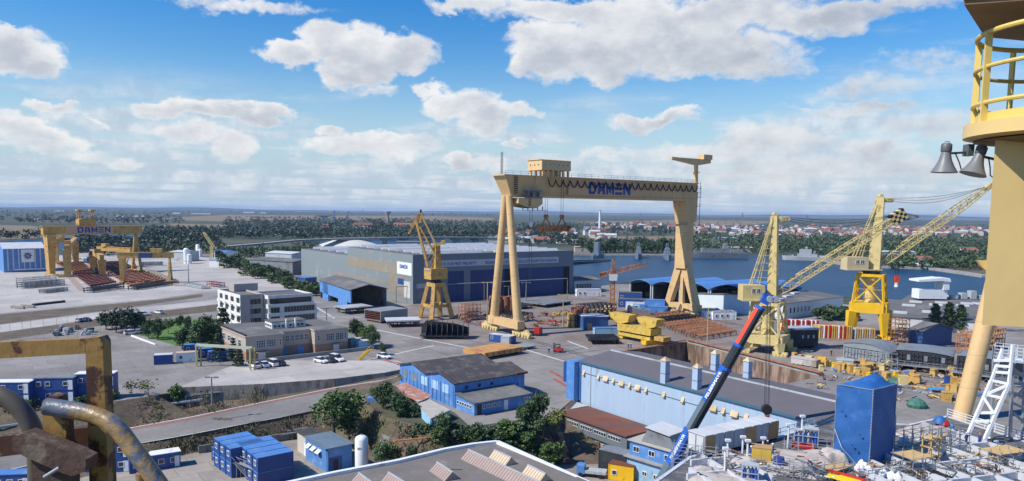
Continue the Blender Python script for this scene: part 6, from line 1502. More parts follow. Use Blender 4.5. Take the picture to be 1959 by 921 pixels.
for x in (.6,4,9):
    for y in (-1.1,1.1): MB().path([(x,y-.2,.5),(x,y+.2,.5)],.5,10).build('wheel', black, t)
for px, py, L_, lab in ((20,590,7,'left one of two pale beams lying at the edge of the left yard'),(40,588,7,'right one of two pale beams lying at the edge of the left yard')): solo('beam', MB().box(0,L_,0,.8,.3,1.0).box(0,L_,-.1,.9,.9,1.05).box(0,.3,0,.8,0,.3).box(L_-.3,L_,0,.8,0,.3), mat('dull_cream_steel',(.36,.31,.22),.7,.3,1), lab, 'beam', tuple(at(px,py)), R(-20))
o, rz, Ln = pos((62,586),(124,579)); solo('long_pipe', MB().tube((0,0,.5),(Ln,0,.5),.5).box(2,2.4,-.6,.6,0,.2).box(Ln-2.4,Ln-2,-.6,.6,0,.2), dark, 'long dark pipe lying at the edge of the left yard', 'pipe', tuple(o), rz)
# lamp posts
lamp_m = mat('lamp_glass', (.7,.7,.66), .3, .02, 1)
def lamp(px, py, top, lab, m=steel, arm=1.6, group='lamp posts about the shipyard'):
    q = at(px,py); t = thing('lamp_post', lab, 'lamp post', tuple(q), 0, group); h = HZ(q.x,q.y,top)
    MB().path([(0,0,0),(0,0,h)],[.22,.13],8).build('post', m, t)
    MB().bar((-arm,0,h),(arm,0,h),.14).build('arm', m, t)
    for x in (-arm,arm): hd_ = MB().box(x-.45,x+.45,-.25,.25,h-.12,h+.12).build('lamp_head', m, t); MB().box(x-.35,x+.35,-.2,.2,h-.17,h-.121).build('lens', lamp_m, hd_)
lamp(361,540,500,'lamp post standing on the pale yard right of the small gantries')
lamp(932,625,541,'ochre lamp post left of the great gantry A leg', mat('dull_yellow_paint',(.45,.38,.16),.6,.1,1))
lamp(973,591,548,'lamp post before the blue hall doors behind the A leg')
lamp(1006,583,541,'lamp post before the blue hall doors right of the A leg')
lamp(1077,626,564,'tan lamp post beside the rusty cylinders', mat('dull_yellow_paint',(.45,.38,.16),.6,.1,1))
lamp(1353,660,590,'tan lamp post on the rusty trestles by the dock', mat('dull_yellow_paint',(.45,.38,.16),.6,.1,1))
lamp(1388,622,595,'short lamp post by the white cabins near the pale portal crane')
lamp(406,776,722,'slim lamp post on the road below the concrete wall', steel, .9)
lamp(625,640,590,'slim lamp post behind the roof of the beige building', steel, .6)
# light masts / poles in the upper left scrub: thin flag poles
for k in range(9):
    q = at(20+k*22+ry.uniform(-4,4), 648+ry.uniform(-10,6)); solo('thin_pole', MB().tube((0,0,0),(0,0,7),.06,.04,5).box(-.15,.15,-.15,.15,0,.12), galv, 'thin grey upright pole in the row on the open yard behind the rusty railing', 'pole', tuple(q), 0, 'thin poles on the open yard')
for k in range(16): 
    q = at(102+ry.uniform(0,72), 636+ry.uniform(-6,7)); s = ry.uniform(.6,1.4); mb = MB()
    for j in range(3): mb.box(-s+j*.4,s*.6+j*.3,-s*.5+j*.2,s*.4+j*.2,j*.5,j*.5+.45)
    solo('scrap_pile', mb, ry.choice([steel,lsteel,dark]), 'small pile of grey scrap on the open yard above the rusty railing', 'scrap', tuple(q), ry.uniform(0,6), 'grey scrap piles on the open yard')
solo('kerb', MB().bar((0,0,.25),(at(298,658)-at(252,642))[:],.5,.5), white, 'white kerb along the front of the lawn', 'kerb', tuple(at(252,644)))
o, rz, Ln = pos((0,810),(390,775)); 
pl_ = thing('pipeline', 'silver insulated pipe running along the bank above the lower road', 'pipeline', tuple(P(0,826,-3.2)))
ps = [P(0,826,-3.2),P(130,808,-3.2),P(250,792,-2.9),P(392,772,-2.6)]
MB().path([p-ps[0]+V((0,0,.9)) for p in ps],.32,8).build('pipe', galv, pl_, True)
for i, p in enumerate([ps[0].lerp(ps[3],k/12) for k in range(13)]): MB().box(p.x-ps[0].x-.12,p.x-ps[0].x+.12,p.y-ps[0].y-.3,p.y-ps[0].y+.3,p.z-ps[0].z-1.6,p.z-ps[0].z+.65).build('support', conc, pl_)
pr_ = thing('pipe_rack', 'grey green pipe rack standing in front of the concrete wall', 'pipe rack', tuple(P(356,778,-3.0)))
b0_ = P(356,778,-3.0); e0 = P(446,766,-2.7); d = e0-b0_; mb = MB()
for k in range(5): MB().box(d.x*k/4-.12,d.x*k/4+.12,d.y*k/4-.12,d.y*k/4+.12,-.3,2.4).build('post', steel, pr_)
for k in range(3): mb.tube((0,.2*k,2.2+.12*k),(d.x,d.y+.2*k,d.z+2.2+.12*k),.12,n=6)
mb.build('pipe', steel, pr_)
cv_ = thing('pipe_culvert', 'silver pipes coming out from under the crossing of the lower road', 'pipes', tuple(P(497,816,-4.5)))
b0_ = P(497,816,-4.5); mb = MB()
for k in range(4): a = P(494+k*6,812+k*.5,-4.2)-b0_; b = P(503+k*6,832,-5.6)-b0_; mb.path([a,a.lerp(b,.8),b+V((4+k*.3,1.2,0))],.22,7)
mb.build('pipe', galv, cv_, True)
e = P(590,818,-4.6)-b0_; MB().tube(tuple(P(515,832,-5.3)-b0_),tuple(e),.2,n=7).tube(tuple(P(515,836,-5.3)-b0_),tuple(e+V((0,-1,-.4))),.2,n=7).build('long_pipe', steel, cv_, True)
q = P(380,868,LOW); e = P(560,841,LOW); o, rz, Ln = frame(q,e); lw = MB()
for k in range(14): lw.box(Ln*k/14,Ln*(k+.97)/14,-.15,.15,-.2,1.5)
solo('low_wall', lw, conc_d, 'low panelled concrete wall behind the stacked blue containers', 'wall', (o.x,o.y,LOW), rz)
solo('low_wall', MB().bar((0,0,.6),tuple(P(775,868,-5.5)-P(732,846,-4)+V((0,0,.6))),.3,1.8).box(-.2,.2,-.2,.2,-.4,1.5), conc, 'pale concrete wall slanting down the earth slope right of the white tank', 'wall', tuple(P(732,846,-4)))
ob_ = thing('barrier_rail', 'orange painted pipe frame behind the warehouse parapet', 'pipe frame', tuple(P(752,895,LOW)))
MB().path([(0,0,0),(0,0,4.6),(.3,0,5),(8,2,5.2)],.14,6).path([(-.8,0,0),(-.8,0,4.6)],.14,6).build('frame', mat('orange_pipe',(.55,.2,.05),.6,.15,1), ob_)
# block of outdoor steps and shed by the annex
sp = thing('outdoor_steps', 'dark outdoor steps running down the slope beside the annex', 'steps', tuple(P(1072,856,-2.5)))
a = P(1066,828,-1); b = P(1082,874,-5.6); b0_ = P(1072,856,-2.5); mb = MB()
for k in range(14): c = a.lerp(b,k/13)-b0_; mb.box(c.x-1,c.x+1,c.y-.25,c.y+.25,c.z-.2,c.z+.12)
mb.build('tread', dark, sp)
for dx in (-1.05,1.05): MB().bar(a-b0_+V((dx,0,-.1)),b-b0_+V((dx,0,-.1)),.1,.4).bar(a-b0_+V((dx,0,1)),b-b0_+V((dx,0,1)),.06).build('stringer', dark, sp)
cabin('dk', P(1145,903,LOW), R(-38), 'dark tarpaulin covered container with a blue end beside the annex', None, (6,3,4.2,dark,steel,0,False))
cabin('bl', P(1178,880,LOW), R(-42), 'blue container standing against the annex wall', None, (5,2.5,3.6,blue_m,steel,0,False))
cabin('yl', P(1164,918,LOW), R(-25), 'yellow cabin with rusty brown roof at the bottom edge by the crane boom', None, (4.4,3,2.9,bright,roof_r,1,False))
t = thing('parked_truck', 'small blue truck with pale load bed parked behind the warehouse', 'truck', tuple(P(1132,912,LOW)), R(-15))
MB().box(-2.6,-1.2,-.9,.9,.6,2.1).build('cab', blue_m, t); MB().box(-1.1,2.6,-1,1,.8,1.3).build('load_bed', lsteel, t)
for x in (-1.9,1.7):
    for y in (-.85,.85): MB().path([(x,y-.15,.42),(x,y+.15,.42)],.42,10).build('wheel', black, t)
# small blue two level cabin with tilted roof behind the boom
sc_ = thing('site_office', 'pale blue two level site office with a tilted pale roof behind the crane boom', 'site office', tuple(P(1236,915,LOW)), R(-46))
MB().box(-2,9,-3,3,0,4.2).build('lower_wall', sky_cab, sc_); MB().box(-2.4,9.6,-3.6,3.4,4.2,4.4).build('floor_slab', conc, sc_)
mb = MB().box(-1.8,8.6,-2.6,2.8,4.4,7).build('upper_wall', blue_m, sc_); MB().box(-2.1,9,-3,3.1,7,7.15).build('roof', mat('pale_slab_roof', (.42,.39,.33), .9, .12, .5), sc_)
MB().extr([(.2,-2,7.2),(7,-2,7.2),(5.8,-2,9.4),(1.6,-2,9.8)],(0,4.2,0)).build('attic', steel, sc_); MB().extr([(1.2,-2.4,9.85),(6.2,-2.4,9.4),(6.2,-2.4,9.55),(1.2,-2.4,10)],(0,5,0)).build('attic_roof', roof_w, sc_)
for k in range(3): window(sc_, -1+3.2*k, 5.2, 1.3, 1.0, -2.6, nx=2)
for k in range(4): window(sc_, -1+2.3*k, 1.6, 1.0, .8, -3, nx=2)
# middle yard ------------------------------------------------------
def flat_block(name, label, cat, a, b, w, z0, z1, m, leg=None, group=None, ribs=None):
    o, rz, Ln = pos(a,b); t = thing(name, label, cat, tuple(o), rz, group)
    MB().box(0,Ln,0,w,z0,z1).build('plate', m, t)
    lm = leg or dark
    for x in (Ln*.12,Ln*.5,Ln*.88):
        for y in (w*.15,w*.85): MB().bar((x-.5,y,0),(x,y,z0-.005),.25).bar((x+.5,y,0),(x,y,z0-.005),.25).build('trestle_leg', lm, t)
    if ribs:
        r = MB()
        for k in range(ribs): x = Ln*(k+.5)/ribs; r.box(x-.1,x+.1,.2,w-.2,z0-.8,z0-.01)
        for y in (w*.3,w*.7): r.box(.2,Ln-.2,y-.1,y+.1,z0-.7,z0-.012)
        r.build('stiffener', dark, t)
    return t, Ln
flat_block('steel_slab','grey flat deck panel on dark stands on the access road','deck panel',(660,603),(714,598),9,2.2,2.6,lsteel,ribs=8)
flat_block('steel_slab','pale grey flat deck panel on stands before the ochre luffing crane','deck panel',(740,628),(806,626),8,2.0,2.5,mat('pale_primer_plate',(.5,.53,.54),.6,.1,.5),ribs=8)
flat_block('steel_slab','wide dark grey deck panel lying right of the gantry A leg before the hall','deck panel',(1043,590),(1095,583),16,1.2,1.6,steel,ribs=8)
flat_block('steel_slab','dark green flat panel on stands right of the A leg, before the hall doors','deck panel',(997,593),(1022,590),6,1.2,1.6,dark)
o, rz, Ln = pos((728,620),(780,613)); t = thing('hull_block', 'grey box shaped hull block with its left end open to ribs', 'hull block', tuple(o), rz); h = HZ(o.x,o.y,592)-.8
MB().box(.1,Ln,0,.25,.8,h).box(.1,Ln,9,9.25,.8,h).box(.1,Ln,.251,8.999,h-.25,h-.01).box(Ln-.25,Ln-.01,.251,8.999,.8,h-.26).box(.1,Ln,.251,8.999,.8,1.0).build('shell', mat('grey_primer_shell',(.235,.26,.27),.65,.1,.4), t)
for k in range(5): MB().box(.2,Ln-.3,.252,8.998,1.1+(h-1.2)*k/5,1.25+(h-1.2)*k/5).build('stringer', rust_d, t)
for x in (1,Ln-1): MB().box(x-.4,x+.4,.5,8.5,0,.8).build('support', rust, t)
o, rz, Ln = pos((800,648),(898,654)); t = thing('ribbed_panel', 'black ribbed hull panel of tall upright frames propped on stands', 'hull panel', tuple(P(803,650)), R(2)); sp_ = (P(896,652)-P(803,650)).length
for k in range(9):
    x = sp_*(.12+.86*k/8); MB().extr([(x,0,1.2),(x,6,1.2),(x,6,4.2),(x,4,5.4 if k < 6 else 3.6),(x,0,2.6)],(.18,0,0)).build('frame', dark, t)
MB().extr([(0,6,1.1),(sp_,6,1.1),(sp_,6,3),(sp_*.7,6,4.2),(sp_*.1,6,5.2),(0,6,3)],(0,.2,0)).box(0,sp_,0,6,1.0,1.19).build('shell', dark, t)
for x in (1,sp_*.5,sp_-1): MB().bar((x-.7,.4,0),(x,.4,1),.2).bar((x+.7,.4,0),(x,.4,1),.2).build('trestle_leg', rust, t)
t, Ln = flat_block('pontoon','orange painted flat steel pontoon lying on the grey yard','pontoon',(927,690),(1002,677),9,.8,2.0,mat('orange_pontoon_paint',(.55,.28,.085),.6,.1,.4,dirt=(.35,.16,.06),damt=.3))
mb = MB()
for k in range(7): mb.box(Ln*(k+.4)/7,Ln*(k+.6)/7,-.03,.0,.9,1.8)
mb.build('side_recess', rust, t)
flat_block('steel_slab','grey green flat slab on pale blocks right of the small kiosk','deck panel',(992,672),(1026,667),5,.6,.9,mat('sage_plate',(.25,.29,.28),.6,.1,.5),galv)
cabin('bw', P(936,654), R(-30), 'small blue container with white roof below the gantry bogies', None, (8,2.4,2.4,blue,roof_w,1,False))
cabin('gk', P(958,660), R(-20), 'small grey kiosk beside the blue and white container', None, (2.6,2.4,2.4,lsteel,lsteel,0,False))
o, rz, Ln = pos((1117,632),(1168,632)); t = thing('blue_cabin', 'dark blue site shed with pale flat roof near the yellow girders', 'shed', tuple(o), R(12)); h = HZ(o.x,o.y,607)
MB().box(0,Ln*.95,0,7,0,h).build('wall', mat('deep_blue_sheet',(.04,.1,.24),.6,.1,.5), t); MB().box(-.2,Ln*.95+.2,-.2,7.2,h,h+.2).build('roof', roof_w, t); MB().box(1.2,2.8,-.06,.02,0,2.3).build('door', wood, t)
cabin('lbx', P(1138,641), R(10), 'row of pale blue containers in front of the dark blue site shed', None, (8,2.4,2.2,sky_cab,blue_l,0,False))
# bright yellow girders
gyel = mat('girder_yellow', (.60,.41,.07), .55, .12, .5, dirt=(.36,.22,.07), damt=.3, dscale=.6)
o, rz, Ln = pos((1182,648),(1243,660)); t = thing('yellow_girder', 'bright yellow crane girder assembly of stacked beams on the quay', 'girder', tuple(o), rz); hgt = HZ(o.x,o.y,617)
MB().box(0,Ln,0,4.5,1.2,hgt*.42).build('lower_beam', gyel, t); MB().box(-.2,Ln+.4,-.2,4.7,hgt*.52,hgt*.92).build('upper_beam', gyel, t)
mb = MB()
for k in range(12): x = .6+(Ln-1.2)*k/11; mb.box(x-.12,x+.12,.4,4,hgt*.42,hgt*.52)
mb.build('packing', dark, t)
MB().box(.2,1.8,.3,4.2,.3,1.2).box(Ln-2,Ln-.4,.3,4.2,.3,1.2).build('foot', bright, t)
def vee(x0, z0, Lv, h_, yb): return [(x0-Lv*.5,yb,z0+h_),(x0+Lv*.5,yb,z0+h_),(x0+Lv*.42,yb,z0+h_*.25),(x0+.8,yb,z0),(x0-.8,yb,z0),(x0-Lv*.42,yb,z0+h_*.5)]
MB().extr(vee(Ln*.86,hgt*.93,8.2,3.0,.4),(0,3.5,0)).build('bracket', gyel, t); MB().extr(vee(-.3,hgt*.93,9,3.0,.6),(0,3.5,0)).build('bracket', gyel, t)
MB().box(Ln+.6,Ln+4.4,1,4.5,1.4,hgt*.5).build('side_box', yel, t)
o, rz, Ln = pos((1236,661),(1278,657)); solo('yellow_ramp', MB().box(0,Ln,0,2.5,.5,1.1).box(0,Ln,-.05,.2,.2,1.4).box(0,Ln,2.3,2.55,.2,1.4).box(0,1,.3,2.2,0,.5).box(Ln-1,Ln,.3,2.2,0,.5), bright, 'low yellow steel walkway lying in front of the yellow girders', 'walkway', tuple(o), rz)
# black flat trailer
o, rz, Ln = pos((1130,660),(1192,662)); t = thing('flat_trailer', 'black many wheeled flat trailer carrying dark steel lattice', 'trailer', tuple(o), R(6))
fr_ = MB().box(0,Ln*.9,0,7,1.2,1.5)
for k in range(10): fr_.box(Ln*.9*k/9-.15,Ln*.9*k/9+.15,-.3,7.3,1.51,1.8)
for k in range(5): fr_.box(-.3,Ln*.9+.3,7*k/4-.15,7*k/4+.15,1.81,2.1)
fr_.build('load_bed', dark, t)
for k in range(6):
    for y in (.3,6.4): MB().path([(1+k*Ln*.15,y,.55),(1+k*Ln*.15,y+.5,.55)],.55,10).build('wheel', black, t)
# rusty cylinders, scaffold towers, dark racks before the hall
def bundle(label, px, py, n, r, h_py, m, cat='pipe bundle', name='pipe_bundle'):
    q = at(px,py); h = HZ(q.x,q.y,h_py); mb = MB(); t = thing(name, label, cat, tuple(q))
    for k in range(n):
        a = k*2.4; rr = r*1.05*math.sqrt(k*1.1); MB().lathe([(r,0.1),(r,h*ry.uniform(.85,1)),(r*.8,h*ry.uniform(.85,1))],(math.cos(a)*rr,math.sin(a)*rr,0),10).build('pipe', m, t)
    R0 = r*1.05*math.sqrt(n*1.1)+r; MB().path([(math.cos(k*math.pi/6)*R0,math.sin(k*math.pi/6)*R0,h*.5) for k in range(12)],.09,4,True).build('binding', dark, t)
bundle('bundle of tall brown pipe columns behind the gantry A leg',955,601,6,1.3,566,rust)
bundle('tall tan and rusty columns just right of the far A leg tube',978,601,5,1.2,566,rust_l)
bundle('bundle of upright rust red pipes between the A leg and the blue shed',1107,624,9,.9,585,rust)
bundle('ochre upright frame beside the rust red pipes',1095,626,5,.6,598,yel)
def scaff(label, px, py, sx, sy, h_py, m, group=None, nx=3, ny=2, nz=4, r=.09, name='scaffold_tower'):
    q = at(px,py); h = HZ(q.x,q.y,h_py); t = thing(name, label, 'scaffold', tuple(q), RZB, group); mb = MB()
    for i in range(nx+1):
        for j in range(ny+1): mb.bar((sx*(i/nx-.5),sy*(j/ny-.5),0),(sx*(i/nx-.5),sy*(j/ny-.5),h),r*1.3)
    for k in range(1,nz+1):
        z = h*k/nz
        for j in range(ny+1): mb.bar((-sx/2,sy*(j/ny-.5),z),(sx/2,sy*(j/ny-.5),z),r)
        for i in range(nx+1): mb.bar((sx*(i/nx-.5),-sy/2,z),(sx*(i/nx-.5),sy/2,z),r)
        for i in range(nx): mb.bar((sx*(i/nx-.5),-sy/2,z-h/nz),(sx*((i+1)/nx-.5),-sy/2,z),r*.8)
    mb.build('frame', m, t)
    for k in range(1,nz): MB().box(-sx*.45,sx*.45,-sy*.45,sy*.1,h*k/nz+.05,h*k/nz+.12).build('platform', wood, t)
    return t
scaff('red scaffold frame left of the gantry A leg',898,612,7,4,582,mat('faded_red_paint',(.42,.2,.14),.6,.15,.5),None,4,2,4,.14)
scaff('dark stacked steel frames between the rusty pipes and the tower crane',1140,610,13,8,582,dark,None,6,3,3,.2,'steel_frame_stack')
scaff('low dark frames before the hall doors, behind the gantry bogies',990,615,10,5,600,dark,None,4,2,2,.18,'steel_frame_stack')
scaff('orange scaffold tower beside the yellow portal, nearer the dark blue shed',1717,662,4.4,4.4,611,orange,None,2,2,6,.12)
scaff('orange scaffold tower just left of the tan tube',1856,676,7,5,634,orange,None,4,2,4,.12)
scaff('second orange scaffold right of the tan tube top',1893,668,8,5,628,orange,None,4,2,4,.12)
scaff('rusty scaffold tower close to the tower crane mast',1176,612,4,4,596,orange,None,2,2,3,.1)
GJ = 'bits of steel scattered before the hall'
for k in range(46):
    px = ry.uniform(866,1110); py = ry.uniform(596,628) if px > 900 else ry.uniform(598,622)
    if 925 < px < 1010 and py > 615: continue
    q = at(px,py); s = ry.uniform(.7,1.8); mb = MB(); m = ry.choice([rust,rust_l,rust_d,dark,yel,red,steel,orange])
    for j in range(4): a = V((ry.uniform(-s,s)*1.5,ry.uniform(-s,s),ry.uniform(.1,.6))); b = a+V((ry.uniform(-2,2)*s,ry.uniform(-1,1)*s,ry.uniform(-.1,.8))); mb.bar(a,b,ry.uniform(.15,.5))
    solo('steel_scrap', mb, m, 'loose heap of rusty or painted steel bars on the ground between hall and gantry', 'steel scrap', tuple(q), 0, GJ)
GB2 = 'small yellow stands right of the gantry leg'
for k in range(18):
    q = at(1060+k*4.1+ry.uniform(-1,1), 605-k*.35+ry.uniform(-2,5)); solo('yellow_stand', MB().box(-.7,.7,-.4,.4,.9,1.3).box(-.6,-.4,-.3,.3,0,.9).box(.4,.6,-.3,.3,0,.9), yel, 'small yellow support stand in the row before the wide dark deck panel', 'stand', tuple(q), ry.uniform(0,3), GB2)
t = thing('lorry_crane', 'red lorry with folded crane beside the gantry A leg', 'lorry', tuple(at(1003,640)), R(-28))
MB().box(-5,4,-1.2,1.2,.7,1.3).build('chassis', red, t); MB().box(4.1,6,-1.2,1.2,.7,2.8).build('cab', red, t); MB().bar((1,0,1.3),(-1,0,4.2),.5).bar((-1,0,4.2),(-4.5,0,2.2),.4).build('folded_boom', red, t)
for x in (-4,-2.6,4.8):
    for y in (-1.1,1.1): MB().path([(x,y-.2,.5),(x,y+.2,.5)],.5,10).build('wheel', black, t)
# cabins near the right gantry leg
GQ = 'cabins stacked near the big gantry leg'
for px, py, z, ang, kind, args, lab in ((1197,593,0,-12,'wq',(6,2.5,2.6,white,roof_w,2,True),'left one of two white cabins in the row near the gantry leg'),(1211,595,0,-12,'lq',(6,2.5,2.6,sky_cab,roof_w,1,True),'pale blue cabin between the white and the blue cabins near the gantry leg'),(1224,598,0,-12,'bq',(6,2.5,2.6,blue_m,blue_l,0,False),'left bright blue container in the row near the gantry leg'),(1239,601,0,-12,'bq',None,'right bright blue container in the row near the gantry leg'),(1233,598.5,2.65,-12,'bq',None,'bright blue container on top of the row near the gantry leg'),
    (1183,588,0,-8,'bq2',(8,3,3,blue,roof_g,1,False),'blue cabin with grey roof behind the tower crane mast'),(1184,574,0,-8,'bq2',None,'farther blue cabin with grey roof behind the tower crane'),(1338,606,0,0,'bq',None,'bright blue container right of the gantry leg foot'),(1350,612,0,8,'wq2',(7,3,2.8,white,lsteel,3,True),'white cabin with windows right of the gantry leg foot'),(1364,613,0,8,'wq2',None,'grey white cabin farther right of the gantry leg foot'),
    (1104,568,0,10,'wq3',(9,2.5,3,white,roof_w,2,True),'white cabin before the small works at the end of the grey hall')):
    cabin(kind, at(px,py)+V((0,0,z)), R(ang), lab, GQ, args, s=(1.3,1.3,1.15) if z == 0 else (1.3,1.3,1))
for k, (px, py) in enumerate(((1200,604),(1209,606),(1218,608),(1228,609))): solo('grey_crate', MB().box(0,3,0,2.4,0,3.4).box(-.08,.08,-.08,.08,0,3.5).box(2.92,3.08,-.08,.08,0,3.5).box(1.4,1.5,-.06,0,0,3.4), steel, 'tall grey ribbed crate in the row below the white cabins', 'crate', tuple(at(px,py)), R(-12), 'grey crates below the white cabins')
solo('yellow_crate', MB().box(0,5,0,3,0,3).box(-.1,5.1,-.1,3.1,2.9,3.1).box(1.6,1.7,-.05,0,0,2.9).box(3.3,3.4,-.05,0,0,2.9), pale, 'pale yellow crate left of the tower crane mast', 'crate', tuple(at(1156,602)), R(-5))
# dock edge and machinery
de = thing('dock_rail', 'rusty orange guard rail along the end of the dry dock', 'guard rail', tuple(C1))
MB().bar((0,0,.15),tuple(C4-C1+V((0,0,.15))),.9,.3).bar((0,0,.8),tuple((C4-C1)*.7+V((0,0,.8))),.2).build('rail', rust_l, de)
dl_ = thing('dock_coping', 'pale stained coping with pipes along the far side of the dry dock', 'coping', tuple(C1))
dv = C2-C1; mb = MB().bar((1.2,.9,.35),tuple(dv+V((1.2,.9,.35))),1.6,.7); mb.build('slab', conc, dl_)
mb = MB()
for k in range(3): mb.tube((.3+k*.5,.2+k*.4,.9),tuple(dv+V((.3+k*.5,.2+k*.4,.9))),.14,n=6)
mb.build('pipe', rust_l, dl_)
GV = 'yellow keel blocks around the dock and ship sections'
for k in range(64):
    if k < 14: px, py = 1522+k*9+ry.uniform(-3,3), 688+k*2.0+ry.uniform(-3,3)
    elif k < 40: px, py = ry.uniform(1640,1860), ry.uniform(716,752)
    else: px, py = ry.uniform(1570,1700), ry.uniform(694,716)
    q = at(px,py); s = ry.uniform(.7,1.3)
    solo('keel_block', MB().frust((0,0,0),1.5*s,1.3*s,(0,0,1.5*s),1.3*s,1.1*s).box(-.8*s,.8*s,-.5*s,.5*s,1.5*s,1.75*s), ry.choice([yel,yel,bright,pale]), 'small yellow steel keel block standing on the ground near the dock', 'keel block', tuple(q), ry.uniform(0,3), GV)
GD = 'loose gear on the quay right of the dock'
for k in range(130):
    px = ry.uniform(1560,1950); py = ry.uniform(700,775)
    if px < 1600 and py < 722: continue
    q = at(px,py); s = ry.uniform(.5,1.3); mb = MB(); m = ry.choice([rust_l,yel,steel,lsteel,rust,pale,wood,blue_m])
    for j in range(4): a = V((ry.uniform(-s,s)*1.5,ry.uniform(-s,s),ry.uniform(.1,.4))); b = a+V((ry.uniform(-2,2)*s,ry.uniform(-1.5,1.5)*s,ry.uniform(-.1,.5))); mb.bar(a,b,ry.uniform(.1,.4))
    solo('loose_gear', mb, m, 'loose heap of small steel parts on the quay right of the dock', 'steel scrap', tuple(q), 0, GD)
for px, py, w_, lab in ((1690,728,9,'green tarpaulin heap lying on the quay before the dark ship section'),(1712,733,6,'smaller green tarpaulin heap right of the long one on the quay')):
    q = at(px,py); mb = MB(); n = 9
    for i in range(n+1):
        for j in range(5): mb.v.append((w_*(i/n-.5),2.4*(j/4-.5),.9*math.sin(math.pi*i/n)**.5*math.sin(math.pi*j/4)+ry.uniform(0,.15)))
    mb.f = [(i*5+j,(i+1)*5+j,(i+1)*5+j+1,i*5+j+1) for i in range(n) for j in range(4)]
    solo('tarpaulin', mb, green, lab, 'tarpaulin', tuple(q), R(-14))
q = at(1754,780); mb = MB().lathe([(1.6,0),(1.7,.7),(1.3,1.4),(.6,1.9),(.1,2.0)],n=11); mb.v = [(x*1.2+.15*math.sin(z*5+x*3),y,z) for x,y,z in mb.v]; solo('tarpaulin', mb, green, 'rounded green tarpaulin bundle on the open concrete beyond the blue tent', 'tarpaulin', tuple(q))
q = at(1802,768); solo('yellow_box', MB().box(0,1.8,0,1.5,0,2).box(-.08,1.88,-.08,1.58,1.9,2.05).box(.5,1.3,-.06,0,.5,1.5), yel, 'yellow steel box left of the foot of the tan tube', 'box', tuple(q), R(-20))
for px, py, m, lab in ((1808,738,blue,'dark blue cabinet beside a yellow one right of the blue sheet'),(1819,740,yel,'yellow cabinet beside the dark blue one before the tan tube')): solo('cabinet', MB().box(0,1.4,0,1.2,0,2.2).box(-.05,1.45,-.05,1.25,2.15,2.3).box(.66,.72,-.04,0,.1,2.1), m, lab, 'cabinet', tuple(at(px,py)), R(-15))
solo('blue_sheet', MB().extr([(0,0,.7),(3,0,.9),(3.2,2,.9),(0,2,.7)],(0,0,.12)).bar((.2,.2,0),(.2,.2,.7),.1).bar((2.8,.2,0),(2.8,.2,.8),.1).bar((2.8,1.8,0),(2.8,1.8,.8),.1).bar((.2,1.8,0),(.2,1.8,.7),.1), mat('bright_blue_sheet',(.05,.3,.65),.5,.1,1), 'bright blue sheet on short stands left of the tan tube', 'sheet', tuple(at(1780,752)), R(-10))
o, rz, Ln = pos((1513,697),(1561,705)); solo('white_pontoon', MB().box(0,Ln,0,2.6,.3,2.0).box(-.1,Ln+.1,-.1,2.7,1.8,2.05).box(1,1.6,.2,2.4,0,.3).box(Ln-1.6,Ln-1,.2,2.4,0,.3), mat('dirty_white_steel',(.5,.47,.43),.7,.12,.6,dirt=(.3,.22,.16),damt=.35), 'long dirty white box pontoon lying along the dock edge', 'pontoon', tuple(o), rz)
solo('grey_box', MB().box(0,4,0,3,0,2).box(-.1,4.1,-.1,3.1,1.9,2.1).box(1.3,1.4,-.05,0,0,1.9).box(2.6,2.7,-.05,0,0,1.9), lsteel, 'pale grey box among the yellow keel blocks', 'box', tuple(at(1600,703)), R(-25))
# dark deck house left of the yellow portal
o, rz, Ln = pos((1522,668),(1572,664)); t = thing('deck_house', 'dark steel deck house section with small square openings beside the pale portal crane', 'ship section', tuple(at(1522,668)), R(12)); h = HZ(o.x,o.y,632)
MB().box(0,7.5,0,6,.8,h).build('shell', dark, t); MB().box(-.4,8.2,-.3,6.5,h,h+.25).build('deck', lsteel, t)
for k in range(3): MB().box(2+1.8*k,2.5+1.8*k,-.06,.02,h*.55,h*.72).build('opening', roof_w, t)
for x in (.8,6.5): MB().box(x-.4,x+.4,.5,5.5,0,.8).build('support', rust, t)
# coloured fender racks
GN = 'upright coloured panels stacked in a row behind the portal cranes'
def panels(px0, px1, py, n, ms, tall, lab):
    for k in range(n):
        px = px0+(px1-px0)*k/max(1,n-1); q = at(px,py+(k*.13)); m = ms[k%len(ms)]; mb = MB()
        mb.box(-.1,.1,-1.6,1.6,.2,tall).box(-.25,.25,-1.5,-1.2,0,tall*.96).box(-.25,.25,1.2,1.5,0,tall*.96).box(-.22,.22,-.2,.2,.1,tall*.9)
        solo('upright_panel', mb, m, lab, 'panel', tuple(q), R(24), GN)
panels(1500,1558,634,16,[red,red,white,red,white],4.2,'upright red or white slotted panel in the rear row behind the pale portal crane')
panels(1562,1622,646,16,[yel,wood,white,red,pale,red,yel],4.2,'upright cream, red or white slotted panel in the row left of the yellow portal')
panels(1630,1666,648,9,[lsteel,wood,yel],3.6,'upright grey or tan slotted panel between the legs of the yellow portal')
cabin('bq3', at(1580,612), R(-5), 'bright blue open container behind the coloured panels', None, (9,3,3,mat('vivid_blue',(.03,.25,.6),.5,.1,1),blue_l,0,False))
